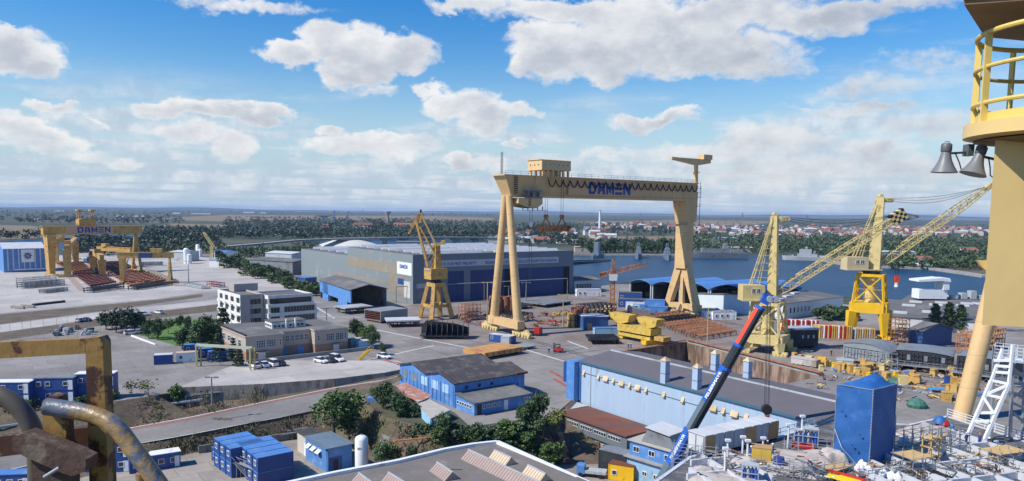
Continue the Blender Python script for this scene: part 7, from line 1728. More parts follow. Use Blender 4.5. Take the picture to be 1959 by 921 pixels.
# ship sections
def section(label, a, b, h_py, depth, m, rm, arch, base=1.8):
    A = P(*a); B = P(*b); o, rz, Ln = frame(A,B); t = thing('ship_section', label, 'ship section', tuple(o), rz); h = HZ(A.x,A.y,h_py); n = 10
    prof = [(Ln*k/n, h-arch*(2*k/n-1)**2*(1.2 if k > n/2 else .4)) for k in range(n+1)]
    MB().extr([(0,0,base)]+[(x,0,z) for x,z in prof]+[(Ln,0,base)],(0,.25,0)).build('front_plate', m, t); MB().extr([(0,depth,base)]+[(x,depth,z) for x,z in prof]+[(Ln,depth,base)],(0,-.25,0)).build('back_plate', m, t)
    MB().box(0,.2,.26,depth-.26,base,prof[0][1]-.1).build('side_plate', m, t); MB().box(Ln-.2,Ln,.26,depth-.26,base,prof[-1][1]-.1).build('side_plate', m, t)
    r = MB()
    for (xa_,za_),(xb_,zb_) in zip(prof,prof[1:]): r.extr([(xa_,-.2,za_+.01),(xb_,-.2,zb_+.01),(xb_,-.2,zb_+.2),(xa_,-.2,za_+.2)],(0,depth+.4,0))
    r.build('deck', rm, t)
    rb = MB()
    for k in range(14): x = Ln*(k+.5)/14; rb.box(x-.08,x+.08,-.3,0,base+.2,h-arch*1.2)
    for z in (.35,.65): rb.box(.2,Ln-.2,-.25,-.01,base+(h-base)*z,base+(h-base)*z+.15)
    rb.build('frame', m, t)
    w_ = MB().box(-1,Ln+1,-2.2,-.4,base-.3,base-.15); railing(w_,[(-1,-2.2,base-.15),(Ln+1,-2.2,base-.15)],1.1,1.5,.07); w_.build('scaffold_walkway', galv, t)
    for x in (Ln*.1,Ln*.35,Ln*.65,Ln*.9): MB().box(x-.4,x+.4,.4,depth-.4,0,base).box(x-.15,x+.15,-1.6,-1.3,0,base-.3).build('support', rust, t)
    for k in range(3): MB().box(Ln*(.2+.3*k),Ln*(.2+.3*k)+.8,-.31,.02,base+1,base+2.4).build('opening', steel, t)
section('grey arched ship section with a scaffold walkway left of the black ones', (1612,690),(1700,704), 652, 9, mat('grey_primer_shell',(.235,.26,.27),.65,.1,.4), steel, 1.6, 1.2)
section('black ribbed ship section with grey deck in the middle of the three', (1712,706),(1822,718), 668, 11, dark, steel, .5)
section('black ribbed ship section with grey deck partly hidden by the tan tube', (1828,722),(1940,738), 679, 11, dark, steel, .4)
q = at(1650,700); st_ = thing('scaffold', 'galvanised scaffold against the right end of the grey arched ship section', 'scaffold', tuple(at(1690,706)), R(-20)); mb = MB()
for i in range(6):
    for j in range(2): mb.bar((i*1.4-4,j*1.5-2,0),(i*1.4-4,j*1.5-2,5.5-i*.4),.09)
for z in (1.5,3,4.4):
    for j in range(2): mb.bar((-4,j*1.5-2,z),(3,j*1.5-2,z),.08)
mb.build('frame', galv, st_)
for k, (px, py) in enumerate(((1700,748),(1706,752),(1713,747),(1722,751),(1737,777))): person(at(px,py)+V((0,0,.03)), ry.uniform(0,6), ('stand','bend','reach')[k%3], suit_b if k%2 else suit_k, hel_w if k%2 else hel_o, ('person in dark clothes and orange helmet, left of the group on the concrete','person in blue bending down in the group on the concrete','person in dark clothes reaching forward in the group on the concrete','person in blue standing right of the group on the concrete','person in dark clothes alone on the concrete beyond the blue tent')[k], 'workers on the open concrete')
# yellow machine by the tree
t = thing('yellow_machine', 'small yellow loading machine on the verge before the blue shed', 'machine', tuple(at(568,548)), R(30)); MB().box(-2,2,-1,1,.6,2).box(-.5,1,-.9,.9,2,3.2).build('body', bright, t)
for x in (-1.3,1.3):
    for y in (-1,1): MB().path([(x,y-.2,.6),(x,y+.2,.6)],.6,10).build('wheel', black, t)
solo('blue_rail_fence', MB().bar((0,0,1),(5,-3,1),.1).bar((0,0,.5),(5,-3,.5),.1).bar((0,0,0),(0,0,1.1),.12).bar((2.5,-1.5,0),(2.5,-1.5,1.1),.12).bar((5,-3,0),(5,-3,1.1),.12).box(.5,3,-1.6,-.5,0,.9), blue_m, 'blue painted gate panels left of the tree by the torn red roof', 'gate', tuple(at(700,766)), 0)
# overhead travelling line in front of the hall
ol = thing('overhead_pipe', 'dark overhead pipe on thin posts along the front of the grey hall', 'pipe', tuple(at(758,580)))
q0 = at(758,580); q1 = at(1085,574); za_ = HZ(q0.x,q0.y,549); zb_ = HZ(q1.x,q1.y,533); d = q1-q0
MB().tube((0,0,za_),(d.x,d.y,zb_),.22,n=6).build('pipe', steel, ol)
for k in range(5): MB().bar((d.x*k/4,d.y*k/4,0),(d.x*k/4,d.y*k/4,za_+(zb_-za_)*k/4),.28).build('post', steel, ol)

# crane rails and painted lines on the ground
def strip(name, a, b, w_, m, dz=.07, z=0):
    A = P(*a,z); B = P(*b,z); d = (B-A).normalized(); n = V((-d.y,d.x,0))*w_/2; mb = MB(); mb.v = [tuple(p+V((0,0,dz))) for p in (A-n,B-n,B+n,A+n)]; mb.f = [(0,1,2,3)]; struct(name, mb, m, fix=False)
rm_ = mat('rail_steel_strip', (.09,.075,.065), .6, .2, .5, coord='World')
ur = (Lb-La).normalized()
for k, o_ in enumerate((-.75,.75)):
    for base, l0, l1 in ((L0,-60,55),(R0,-70,60)):
        A = base-ur*60+bc*o_; B = base+ur*52+bc*o_; mb = MB(); n = bc*.22; mb.v = [tuple(p+V((0,0,.075))) for p in (A-n,B-n,B+n,A+n)]; mb.f = [(0,1,2,3)]; struct('crane_rail', mb, rm_, fix=False)
for a, b in (((700,628),(905,668)),((1000,668),(1082,693)),((830,662),(700,690)),((1085,653),(1125,668))): strip('yard_line', a, b, .9, whiteline)
for a, b in (((1052,710),(1085,728)),((1060,725),(1088,742)),((735,690),(790,700))): strip('yard_line', a, b, .9, redline)
for a, b in (((640,610),(560,560)),((600,606),(690,608))): strip('road_kerb', a, b, .8, whiteline)
tyre = mat('tyre_mark', (.095,.09,.088), .95, .2, .3, coord='World')
rk = random.Random(31)
for k in range(26):
    x, y = rk.uniform(600,1080), rk.uniform(635,712); dx = rk.uniform(40,110); dy = dx*rk.uniform(-.25,.35)
    if y > 690 and x > 740: continue
    strip('tyre_mark', (x,y),(x+dx,y+dy), rk.uniform(.18,.35), tyre, .062+k*.0003)
# ------------------------------------------------------------------ town across the water
rh = random.Random(21)
def house_mesh(L_, W, h, rise, rm):
    mb = MB(); w_, rf = gable(L_, W, h, rise, .5); nw = len(w_.f); mb.add(w_.v, w_.f); mb.add(rf.v, rf.f)
    me = mb.mesh('house', house_w); me.materials.append(rm)
    for i, p in enumerate(me.polygons):
        if i >= nw: p.material_index = 1
    return me
grey_r = mat('grey_tile_roof', (.16,.165,.18), .85, .15, .1, rnd=.3)
HM = [(house_mesh(12,9,5.5,3,roof_t),'red roofed'),(house_mesh(15,10,3.5,2.6,roof_t),'red roofed'),(house_mesh(10,9,6.5,2.6,grey_r),'grey roofed'),(house_mesh(20,11,4,1.6,roof_w),'pale roofed'),(house_mesh(11,10,6,3.2,roof_t),'red roofed')]
spots = []
for _ in range(285):
    px = rh.uniform(1140,1885) if rh.random() < .9 else rh.uniform(960,1150)
    lo = 431 if px > 1320 else 424; hi = 455 if px > 1320 else 441
    yb = (px-980)*.0112
    py = rh.triangular(lo,hi,lo+7)
    if px < 1150: py = rh.uniform(440,466)
    q = P(px,py+yb*.45)
    me, kind = rh.choice(HM); s = rh.uniform(1.0,1.45)
    o = bpy.data.objects.new('house', me); col.objects.link(o); o.location = q; o.rotation_euler = (0,0,rh.uniform(0,6.28)); o.scale = (s,s,s)
    tag(o, kind+' house among trees in the town across the water', 'house', kind+' town houses')
# larger pale buildings seen by name
def far_box(label, px0, px1, py, top, dep, wm, rm, rise=1.5, cat='building', name='far_building'):
    return bigbox(label, (px0,py), (px1,py+(px1-px0)*.0112), top, dep, wm, rm, rise, 0, cat, name)
far_box('long beige quay building with a row of windows across the water', 1100,1152, 484, 473, 14, beige, beige, .4)
far_box('white house with many windows left of the white chimney', 1128,1148, 452, 443, 16, wallw, roof_w, 2)
far_box('low pale shed on the far quay right of the gantry leg', 1396,1440, 484, 474, 14, beige, roof_w, .6)
far_box('pale block half hidden behind the far jib', 1680,1752, 499, 482, 16, wallw, roof_w, .6)
far_box('white villa with red roof on the right shore', 1842,1872, 492, 480, 12, wallw, roof_t, 3)
far_box('low house with bright red roof on the right shore', 1757,1793, 508, 498, 12, wallw, roof_t, 3)
far_box('small pale blue shed among the trees across the water', 1377,1412, 462, 456, 12, sky_cab, sky_cab, .8)
far_box('white shed among trees behind the big gantry leg', 1065,1105, 466, 460, 14, wallw, roof_w, 1)
far_box('long red roofed barracks left of the second one beyond the wood', 675,711, 438, 431, 18, wallw, roof_t, 5)
far_box('long red roofed barracks beside the ochre jib beyond the wood', 752,790, 437, 431, 18, wallw, roof_t, 5)
far_box('small red roofed house beyond the wood on the left', 602,628, 437, 432.5, 14, wallw, roof_t, 4)
for k, (px, py, w_, lab) in enumerate(((104,404.5,18,'tiny white plant on the horizon at the far left'),(222,415.5,14,'tiny white barn left of the small gantry trolley'),(256,415,20,'long tiny white barn right of the small gantry trolley'),(330,409.5,16,'tiny white hall on the plain, left one of a pair'),(365,410,38,'long tiny white hall on the plain'),(465,408,22,'bright tiny white sheds on the far plain'),(497,408.6,12,'tiny white shed right of the bright sheds on the far plain'),(64,421,8,'tiny white house in the far left wood'))):
    far_box(lab, px, px+w_, py, py-1.6-(k%2)*.6, 30, wallw, roof_w, 1)
q = P(1147,447); t = thing('chimney', 'tall white chimney among trees under the gantry beam', 'chimney', tuple(q)); h = HZ(q.x,q.y,404)
MB().lathe([(2.6,0),(1.9,h)], n=12).build('shaft', white, t, True); MB().lathe([(2.1,h),(2.1,h+1.2)], n=12).build('rim', steel, t)
q = P(742,427); t = thing('water_tower', 'flared concrete water tower on the plain left of the ochre luffing crane', 'water tower', tuple(q)); h = HZ(q.x,q.y,405)
MB().lathe([(4,0),(3.2,h*.6),(3.6,h*.68),(9.5,h*.93),(9.5,h),(3,h+1.5)], n=14).build('tower', conc, t, True)
bsteel = mat('distant_crane_blue', (.10,.2,.36), .6, .1, .1)
for px, py, top, tip, lab in ((640,431,404,(639,403),'upright blue harbour crane far beyond the wood'),(663,430,414,(668,404),'blue harbour crane with raised jib far beyond the wood'),(618,432,418,(621,414),'faint small blue harbour crane far beyond the wood')): far_crane(lab,(px,py),top,tip,bsteel)
# bridge
b0 = P(470,475); b1 = P(948,468); z = 10
br = thing('road_bridge', 'long low concrete road bridge over the water behind the grey hall', 'bridge', tuple(b0), 0)
rel_ = [PD(x,y,d)-V((b0.x,b0.y,0)) for x,y,d in ((430,473,700),(500,467,720),(568,460.5,740),(660,457,770),(760,455.5,800),(870,455,830),(960,456,860))]
mb = MB()
for a, b in zip(rel_, rel_[1:]): mb.bar(a,b,10,1.8)
mb.build('deck', conc, br)
rr_ = MB(); railing(rr_, [p+V((0,-5,.9)) for p in rel_], 1.1, 12, .25, 1); rr_.build('parapet_rail', steel, br)
for p in (rel_[3], rel_[4].lerp(rel_[3],.25), rel_[5].lerp(rel_[4],.9), rel_[5], rel_[6].lerp(rel_[5],.6), rel_[6]):
    MB().box(p.x-2.2,p.x+2.2,p.y-3,p.y+3,-1,p.z-2.4).box(p.x-5,p.x+5,p.y-3,p.y+3,p.z-2.4,p.z-.9).build('pier', conc, br)
bx = bigbox('grey flat block seen over the roof of the grey hall', (758,478),(816,479), 463, 20, steel, steel, .3, name='building', cat='building')
# jetty and quays
q0 = P(1085,512); jt = thing('jetty', 'dark jetty on concrete columns reaching into the water beyond the hall', 'jetty', tuple(q0))
a = PD(1085,503,560)-V((q0.x,q0.y,0)); b = PD(1219,500.5,640)-V((q0.x,q0.y,0)); mb = MB().bar(a,b,6,1.2); mb.build('deck', dark, jt)
a2 = PD(1085,499,575)-V((q0.x,q0.y,0)); b2_ = PD(1172,497.5,620)-V((q0.x,q0.y,0)); MB().bar(a2,b2_,5,1.5).build('conveyor', steel, jt)
for k in range(9): p = a.lerp(b,k/8.3); MB().box(p.x-.6,p.x+.6,p.y-1,p.y+1,-.5,p.z-.5).build('column', conc, jt)
for nm, lab, pts_ in (('quay','long pale concrete quay along the far shore of the lake',((1098,489),(1310,491),(1420,492))),('quay','pale sandy shore quay on the right side of the lake',((1560,497),(1640,512),(1780,516),(1890,532)))):
    q = P(*pts_[0]); t = MB(); ps = [P(*p)-q for p in pts_]
    for c, d in zip(ps, ps[1:]): t.bar(c+V((0,0,.8)), d+V((0,0,.8)), 8, 1.6)
    solo(nm, t, conc, lab, 'quay', tuple(q))
# ships
navy_g = mat('naval_grey', (.17,.21,.25), .5, .08, .2)
def ship(label, px, py, L_, rz, m, big=1.0):
    q = P(px,py); t = thing('moored_ship', label, 'ship', tuple(q+V((0,0,.1))), rz)
    W = L_*.14; pr = [(-L_/2,-W*.45),(L_*.2,-W/2),(L_*.42,-W*.25),(L_/2,0),(L_*.42,W*.25),(L_*.2,W/2),(-L_/2,W*.45)]; hgt = L_*.075
    hl = MB(); lo_ = [(x*.96,y*.8,0) for x,y in pr]; up = [(x,y,hgt*(1+.35*max(0,x/L_*2))) for x,y in pr]; n = len(pr)
    hl.add(lo_+up, [tuple(range(n))[::-1], tuple(range(n,2*n))]+[(i,(i+1)%n,n+(i+1)%n,n+i) for i in range(n)]); hl.build('hull', m, t)
    MB().box(-L_*.22,L_*.18,-W*.36,W*.36,hgt,hgt*1.9).box(-L_*.1,L_*.14,-W*.3,W*.3,hgt*1.9,hgt*2.7*big).box(-L_*.4,-L_*.27,-W*.3,W*.3,hgt,hgt*1.5).build('superstructure', m, t)
    ms = MB(); lattice(ms,(0,0,hgt*2.4),(0,0,hgt*4),W*.25,W*.25,5,.25,(1,.4)); ms.bar((-1.5,-W*.3,hgt*3.2),(-1.5,W*.3,hgt*3.2),.3); ms.bar((0,-W*.35,hgt*3.5),(0,W*.35,hgt*3.5),.3).build('mast', m, t)
    MB().frust((-L_*.15,0,hgt*1.9),W*.4,W*.4,(-L_*.17,0,hgt*2.9),W*.3,W*.3).build('funnel', steel, t); MB().lathe([(W*.12,0),(W*.12,hgt*.35),(.1,hgt*.4)],(L_*.27,0,hgt*1.15),10).bar((L_*.27,0,hgt*1.4),(L_*.36,0,hgt*1.5),.3).build('gun_mount', m, t)
ship('grey naval ship moored bow on, nearest the jetty', 1142,497, 48, R(-105), navy_g, 1.5)
ship('grey naval ship moored end on at the far quay, middle of the three', 1221,494, 46, R(-100), navy_g)
ship('grey naval ship moored end on just left of the gantry leg', 1276,496, 46, R(-98), navy_g)
ship('pale grey ship moored side on between the two jib cranes', 1542,499, 40, R(165), mat('pale_naval_grey',(.42,.44,.44),.5,.08,.2), 1.2)
ship('low dark barge like vessel along the quay right of the gantry leg', 1365,494, 62, R(178), steel, .6)
# hills on the horizon
hm_ = MB(); rr = random.Random(3)
N_ = 120
for k in range(N_+1):
    a = -1.0+2.0*k/N_; d = 15500; x, y = math.sin(a)*d, math.cos(a)*d; h = 22+18*math.sin(k*.23)+9*math.sin(k*.71+1)+(10 if a > .1 else 0)
    hm_.v += [(x*.93,y*.93,-2),(x,y,max(4,h)),(x*1.07,y*1.07,-2)]
hm_.f = [f for k in range(N_) for f in ((3*k,3*k+3,3*k+4,3*k+1),(3*k+1,3*k+4,3*k+5,3*k+2))]
struct('hills', hm_, plain)
# power pylons on the plain
for px, py, top, lab in ((1225,418,408,'power pylon beside another under the gantry beam'),(1293,420,409,'lone power pylon just left of the gantry leg'),(1420,420,408,'lattice power pylon left of the pale crane column'),(1544,424,411,'lattice power pylon right of the pale crane column'),(523,406,400,'tiny pylon on the left plain'),(694,408,401,'tiny pylon in the middle of the plain')):
    q = P(px,py); t = thing('power_pylon', lab, 'pylon', tuple(q)); h = HZ(q.x,q.y,top); mb = MB(); lattice(mb,(0,0,0),(0,0,h),h*.12,h*.12,6,h*.02,(2,.4)); mb.bar((-h*.2,0,h*.8),(h*.2,0,h*.8),h*.03).bar((-h*.16,0,h*.92),(h*.16,0,h*.92),h*.03); mb.build('lattice', steel, t)
# ------------------------------------------------------------------ mobile crane with red tipped boom
bt = PD(1465,573,107.5); zb_ = bt.z
foot = PD(1243,962,110.5)
mc = thing('mobile_crane', 'mobile crane with long telescopic boom, red towards its tip, blue sections with white lettering', 'mobile crane', (foot.x,foot.y,LOW))
ft = foot-V((foot.x,foot.y,LOW)); tp = bt-V((foot.x,foot.y,LOW)); dB = (tp-ft).normalized(); LB = (tp-ft).length
camd = (CAM-(foot+bt)/2).normalized(); sxB = dB.cross(camd).normalized(); syB = sxB.cross(dB).normalized()   # syB looks towards the quay front
# turn the section so that a broad face and the under side both show
cB, sB = math.cos(R(38)), math.sin(R(38)); aB = (sxB*cB - syB*sB); bB = (syB*cB + sxB*sB)
def bsec(t0, t1, w, h, m, nm):
    a, b = ft+dB*LB*t0, ft+dB*LB*t1; mb = MB(); vs = []
    for p in (a,b):
        for i, j in ((-.5,-.5),(.5,-.5),(.5,.3),(.28,.5),(-.28,.5),(-.5,.3)): vs.append(p+aB*(i*w)+bB*(j*h))
    mb.add(vs, [tuple(range(6))[::-1],tuple(range(6,12))]+[(i,(i+1)%6,6+(i+1)%6,6+i) for i in range(6)]); return mb.build(nm, m, mc)
# side faces towards -aB are lit; give the boom its painted bands
def tpx(py): # boom parameter at image row
    lo, hi = 0., 1.
    for _ in range(40):
        mid = (lo+hi)/2; p = ft+dB*LB*mid+V((foot.x,foot.y,LOW)); d = p-CAM; y = CYP-F_PX*d.dot(u_)/d.dot(f_)
        if y > py: lo = mid
        else: hi = mid
    return lo
T = {k: tpx(k) for k in (590,662,706,770,826,886)}
bsec(0, T[886], 1.42,1.55, boom_l, 'boom_base'); bsec(T[886], T[826], 1.42,1.55, boom_b, 'boom_section'); bsec(T[826], T[706], 1.25,1.38, boom_g, 'boom_section'); bsec(T[706], T[662], 1.12,1.25, boom_g, 'boom_section'); bsec(T[662], T[590], 1.0,1.12, boom_g, 'boom_section')
def face(t0, t1, w, h, m, nm):
    a, b = ft+dB*LB*t0, ft+dB*LB*t1; off_ = -aB*(w*.5+.012)
    return MB().add([a+off_-bB*h*.5,a+off_+bB*h*.27,b+off_+bB*h*.27,b+off_-bB*h*.5,a+off_*1.03-bB*h*.5,a+off_*1.03+bB*h*.27,b+off_*1.03+bB*h*.27,b+off_*1.03-bB*h*.5],[(3,2,1,0),(4,5,6,7),(0,1,5,4),(1,2,6,5),(2,3,7,6),(3,0,4,7)]).build(nm, m, mc)
face(T[662],T[590],1.0,1.12,red_o,'red_panel'); face(T[770],T[706],1.25,1.38,boom_b,'name_panel'); face(T[826],T[770],1.25,1.38,boom_l,'side_panel'); face(T[706],T[662],1.12,1.25,boom_g,'side_panel'); face(T[826]-.001,T[886],1.42,1.55,boom_b,'name_panel')
for t0, w_, h_ in ((T[886],1.66,1.8),(T[826],1.55,1.68),(T[706],1.42,1.55),(T[662],1.2,1.32),(T[590],1.12,1.25)): bsec(t0-.006,t0+.006,w_,h_,boom_b,'boom_collar')
def btext(t0, t1, w, size):
    a = ft+dB*LB*t0 - aB*(w*.5+.05); ex = dB; ez = -aB; ey = ez.cross(ex)
    q = text_mesh('lettering','FELBERMAYR',size,white,mc,(0,0,0),(0,0,0),.01,.02,width=LB*(t1-t0))
    s = 1.0
    q.matrix_local = Matrix(((ex.x,ey.x,ez.x,a.x-ey.x*size*.45),(ex.y,ey.y,ez.y,a.y-ey.y*size*.45),(ex.z,ey.z,ez.z,a.z-ey.z*size*.45),(0,0,0,1)))
btext(tpx(764),tpx(714),1.25,.9); btext(tpx(880),tpx(834),1.42,1.0)
hd = MB(); hd.bar(tp-dB*.7,tp+dB*.4,1.25,1.25); hd.bar(tp+dB*.3+V((-.6,0,.4)),tp+V((1.3,0,.2)),.6,.7); hd.build('boom_head', boom_b, mc)
for dx in (.4,1.2): MB().path([tp+V((dx,-.75,.1)),tp+V((dx,-.45,.1))],.5,10).build('sheave', lsteel, mc)
hp_ = PD(1466.5,786,106); hook_z = hp_.z-LOW; hx = hp_.x-foot.x; hy = hp_.y-foot.y
rp = MB()
for dx, dy in ((-.45,0),(-.15,.1),(.2,0),(.45,.1)): rp.tube((hx+dx*.8,hy+dy,hook_z+.7),tp+V((.5+dx*.6,dy,-.3)),.035,n=4)
rp.build('hoist_rope', dark, mc)
MB().path([(.0,0,LOW*0+.9),(0,0,.9)],.01,3)
cr0 = MB(); 
MB().box(-3,5,-4.5,-1.6,1.2,2.4).box(-2.6,1,-4.4,-1.8,2.4,3.6).build('carrier', boom_b, mc)
for k in range(4): MB().path([(-2.2+2*k,-4.9,.75),(-2.2+2*k,-1.3,.75)],.75,12).build('wheel', black, mc)
MB().bar((0,-3,2.4),tuple(ft),1.6,1.6).build('slewing_frame', boom_g, mc)
hb_ = thing('hook_block', 'black hook block with red and white stripes hanging before the sky blue hall', 'hook block', tuple(hp_))
MB().path([(0,-.35,.2),(0,.35,.2)],.72,16).build('sheave_housing', black, hb_); MB().frust((0,0,-1.5),.5,.5,(0,0,-.3),.9,.6).build('lower_block', white, hb_)
mb = MB()
for k in range(3): mb.extr([(-.42+.02*k,-.31,-1.3+k*.36),(.42,-.31,-1.15+k*.36),(.42,-.31,-.98+k*.36),(-.42,-.31,-1.13+k*.36)],(0,-.03,0))
mb.build('stripe', red, hb_)
MB().path([(0,0,-1.5),(0,0,-1.9),(.22,0,-2.15),(0,0,-2.4),(-.22,0,-2.2)],.09,6).build('hook', dark, hb_)
MB().tube((0,0,-2.3),(-.15,-.4,-5.2),.035,n=4).build('tag_line', dark, hb_)

# ------------------------------------------------------------------ offshore module with its open deck
DK = 8.0
def dk(px, py, z=DK): return P(px,py,z)
deck_px = [(1236,935),(1322,874),(1492,836),(1570,812),(1606,806),(1740,813),(1812,797),(1965,846),(2120,900),(2250,1150),(1236,1150)]
om = thing('offshore_module', 'large white steel offshore deck module crowded with girders in the right foreground', 'ship module', tuple(P(1500,900,0)))
om_o = P(1500,900,0)
ps = [dk(*q)-om_o for q in deck_px]
deck_m = mat('deck_plate_grey', (.10,.10,.105), .8, .25, .5, dirt=(.2,.185,.165), damt=.4, dscale=.5)
grid_w = mat('white_girder_paint', (.56,.58,.60), .45, .06, .8, dirt=(.42,.4,.37), damt=.25, dscale=.9)
MB().extr([p-V((0,0,.4)) for p in ps],(0,0,.35)).build('deck', deck_m, om)
hl = MB()
for a, b in zip(ps, ps[1:]): hl.bar(a+V((0,0,-.9)),b+V((0,0,-.9)),.5,1.9)
hl.build('edge_girder', grid_w, om)
MB().extr([V((p.x*.93,p.y*.93,LOW)) for p in ps],(0,0,DK-LOW-1.2)).build('hull', lsteel, om)
gx, gy = (dk(1965,846)-dk(1812,797)).normalized(), None
gx = V((gx.x,gx.y,0)).normalized(); gy = V((-gx.y,gx.x,0))
def inpoly(p, poly):
    r_i = False; n = len(poly)
    for i in range(n):
        a, b = poly[i], poly[(i+1)%n]
        if (a.y > p.y) != (b.y > p.y) and p.x < (b.x-a.x)*(p.y-a.y)/(b.y-a.y)+a.x: r_i = not r_i
    return r_i
def girders(name, region_px, sx, sy, h, w_, m, z0=0., skip=.0, seed=1):
    rg_ = random.Random(seed); poly = [dk(*q)-om_o for q in region_px]; c = sum(poly, V((0,0,0)))/len(poly)
    for d, e, st in ((gx,gy,sy),(gy,gx,sx)):
        mb = MB()
        for k in range(-14,15):
            base = c + e*(k*st); run = None; n = 120
            for i in range(n+1):
                p = base + d*((i-n/2)*.5); ok = inpoly(p, poly)
                if ok and run is None: run = p
                if (not ok or i == n) and run is not None:
                    if (p-run).length > 1: mb.bar(run+V((0,0,z0+h/2)), p+V((0,0,z0+h/2)), w_, h)
                    run = None
        if mb.v: mb.build(name, m, om)
girders('deck_girder', [(1700,862),(1812,828),(1960,872),(2040,900),(2040,960),(1640,960),(1640,905)], 5.2, 3.6, .9, .36, grid_w, .0)
girders('deck_girder', [(1322,884),(1400,862),(1490,905),(1440,960),(1300,960)], 4.4, 4.0, .8, .36, grid_w, 0)
# rail round the far edge, walkways
rl = MB()
for a, b in zip(ps[6:9], ps[7:9]): railing(rl,[a+V((0,0,.05)),b+V((0,0,.05))],1.2,1.6,.09,3)
railing(MB(),[ps[1]+V((0,0,.05)),ps[2]+V((0,0,.05)),ps[3]+V((0,0,.05))],1.2,1.8,.07,2).build('railing', lsteel, om)
rl.build('railing', mat('white_rail', (.7,.71,.71), .4, .04, 1), om)
def plat(name, label, pxs, z, m, cat='walkway'):
    q = [dk(x,y,z) for x,y in pxs]; o_ = V((q[0].x,q[0].y,z)); mb = MB(); t = thing(name, label, cat, tuple(o_))
    a, b, c, d = [p-o_ for p in q]; n = 7
    for k in range(n): s0, s1 = k/n, (k+.93)/n; mb.extr([a.lerp(d,s0),b.lerp(c,s0),b.lerp(c,s1),a.lerp(d,s1)],(0,0,.07))
    mb.build('planks', m, t); bm_ = MB()
    for k in range(4): s = (k+.5)/4; bm_.bar(a.lerp(b,s)-V((0,0,.08)),d.lerp(c,s)-V((0,0,.08)),.1,.14)
    bm_.build('bearer', galv, t); return t
plat('plank_walkway','long yellow plank walkway sloping along the deck right of the blue tent',[(1732,858),(1810,826),(1815,832),(1738,868)],DK+.9,plank)
plat('plank_walkway','tan plank platform at the foot of the blue tent',[(1572,893),(1604,884),(1632,893),(1596,904)],DK+.5,plank)
yr_ = plat('yellow_raft','bright yellow flat raft like panel with a red edge in front of the blue tent',[(1590,902),(1652,918),(1640,930),(1580,912)],DK+.8,mat('vivid_yellow',(.85,.62,.01),.5,.1,1),'panel')
a0 = dk(1585,900,DK+1)-V(yr_.location); a1 = dk(1655,919,DK+1)-V(yr_.location); MB().bar(a0,a1,.25,.3).build('red_edge', red, yr_)
# ------------------------------------------------------------------ blue tarpaulin tent
cN = dk(1662,893); topz = HZ(cN.x,cN.y,748)
cL = PD(1600,740,cN.y+4.5); cL = V((cL.x, cL.y, 0)); cR = along(cN, V((.80,.60,0)), 1716, topz); 
lvec = along(cN, V((-.72,.69,0)), 1601, topz); LV = V((-.72,.69,0))*lvec; RV = V((.80,.60,0))*cR
tt = thing('tarpaulin_tent', 'tall box shaped enclosure wrapped in royal blue tarpaulin on the module deck', 'tent', (cN.x,cN.y,DK))
hT = topz-DK; rt2 = random.Random(4)
def tarp_wall(a, b, h, bulge, seed, drop=0.):
    rr = random.Random(seed); mb = MB(); nx, nz = 16, 22; nrm = V(((b-a).y, -(b-a).x, 0)).normalized()
    ph = [rr.uniform(0,6) for _ in range(5)]
    for i in range(nx+1):
        for j in range(nz+1):
            u, v = i/nx, j/nz; d = bulge*(.35*math.sin(u*math.pi)*math.sin(v*math.pi)+.12*math.sin(u*9+v*14+ph[0])+.1*math.sin(v*23-u*6+ph[1])*(1-v)+.14*math.sin(v*6+ph[2]+u*3)*math.sin(math.pi*u))
            z = h*v + drop*math.sin(math.pi*u)*0 - (drop*u if v == 0 else drop*u*(1-v)**3)
            mb.v.append(tuple(a.lerp(b,u)+nrm*d+V((0,0,z))))
    mb.f = [(i*(nz+1)+j,(i+1)*(nz+1)+j,(i+1)*(nz+1)+j+1,i*(nz+1)+j+1) for i in range(nx) for j in range(nz)]
    return mb
zv = V((0,0,0))
tarp_wall(LV, zv, hT, .55, 1, .9).build('left_side', tarp_b, tt, True, fix=False); tarp_wall(zv, RV, hT, .5, 2).build('right_side', tarp_b, tt, True, fix=False)
tarp_wall(RV, LV+RV, hT, .4, 3).build('rear_side', tarp_b, tt, True, fix=False); tarp_wall(LV+RV, LV, hT, .4, 4).build('rear_side', tarp_b, tt, True, fix=False)
rf = MB(); n = 12
for i in range(n+1):
    for j in range(n+1):
        u, v = i/n, j/n; pk_ = .55*min(1,4*min(u,1-u,v,1-v))+.9*max(0,1-math.hypot(u-.45,v-.72)*3.2)**.7; rf.v.append(tuple(LV*u+RV*v+V((0,0,hT-.03+pk_+.05*math.sin(u*11+v*7)))))
rf.f = [(i*(n+1)+j,(i+1)*(n+1)+j,(i+1)*(n+1)+j+1,i*(n+1)+j+1) for i in range(n) for j in range(n)]
rf.build('roof', tarp_b, tt, True, fix=False)
bw = RV+RV.normalized()*1.2+V((.2,1,0))
MB().extr([RV*.98+V((0,.6,1.6)),bw+V((0,0,2.4)),bw+V((.1,.3,hT*.52)),RV*1.0+V((0,.6,hT*.68))],(LV*.35)[:]).build('side_flap', tarp_b, tt)
fm_ = MB()
for p in (LV,zv,RV,LV+RV): fm_.bar(p-V((0,0,.3)),p+V((0,0,hT+.25)),.09)
for a, b in ((LV,zv),(zv,RV)): fm_.bar(a+V((0,0,hT+.1)),b+V((0,0,hT+.1)),.08)
fm_.build('tube_frame', galv, tt)
tie = MB()
for k in range(26): z = hT*(k+.5)/26; tie.box(-.06,.05,-.1,-.02,z-.05,z+.05)
tie.build('lacing', lsteel, tt)
for k in range(4): a = (LV*rt2.uniform(.2,.8)); z = rt2.uniform(1.5,hT*.8); q = MB().lathe([(.12,-.06),(.12,.06)],n=6).build('patch', dark, tt); q.location = a+V((-.45,-.5,z))
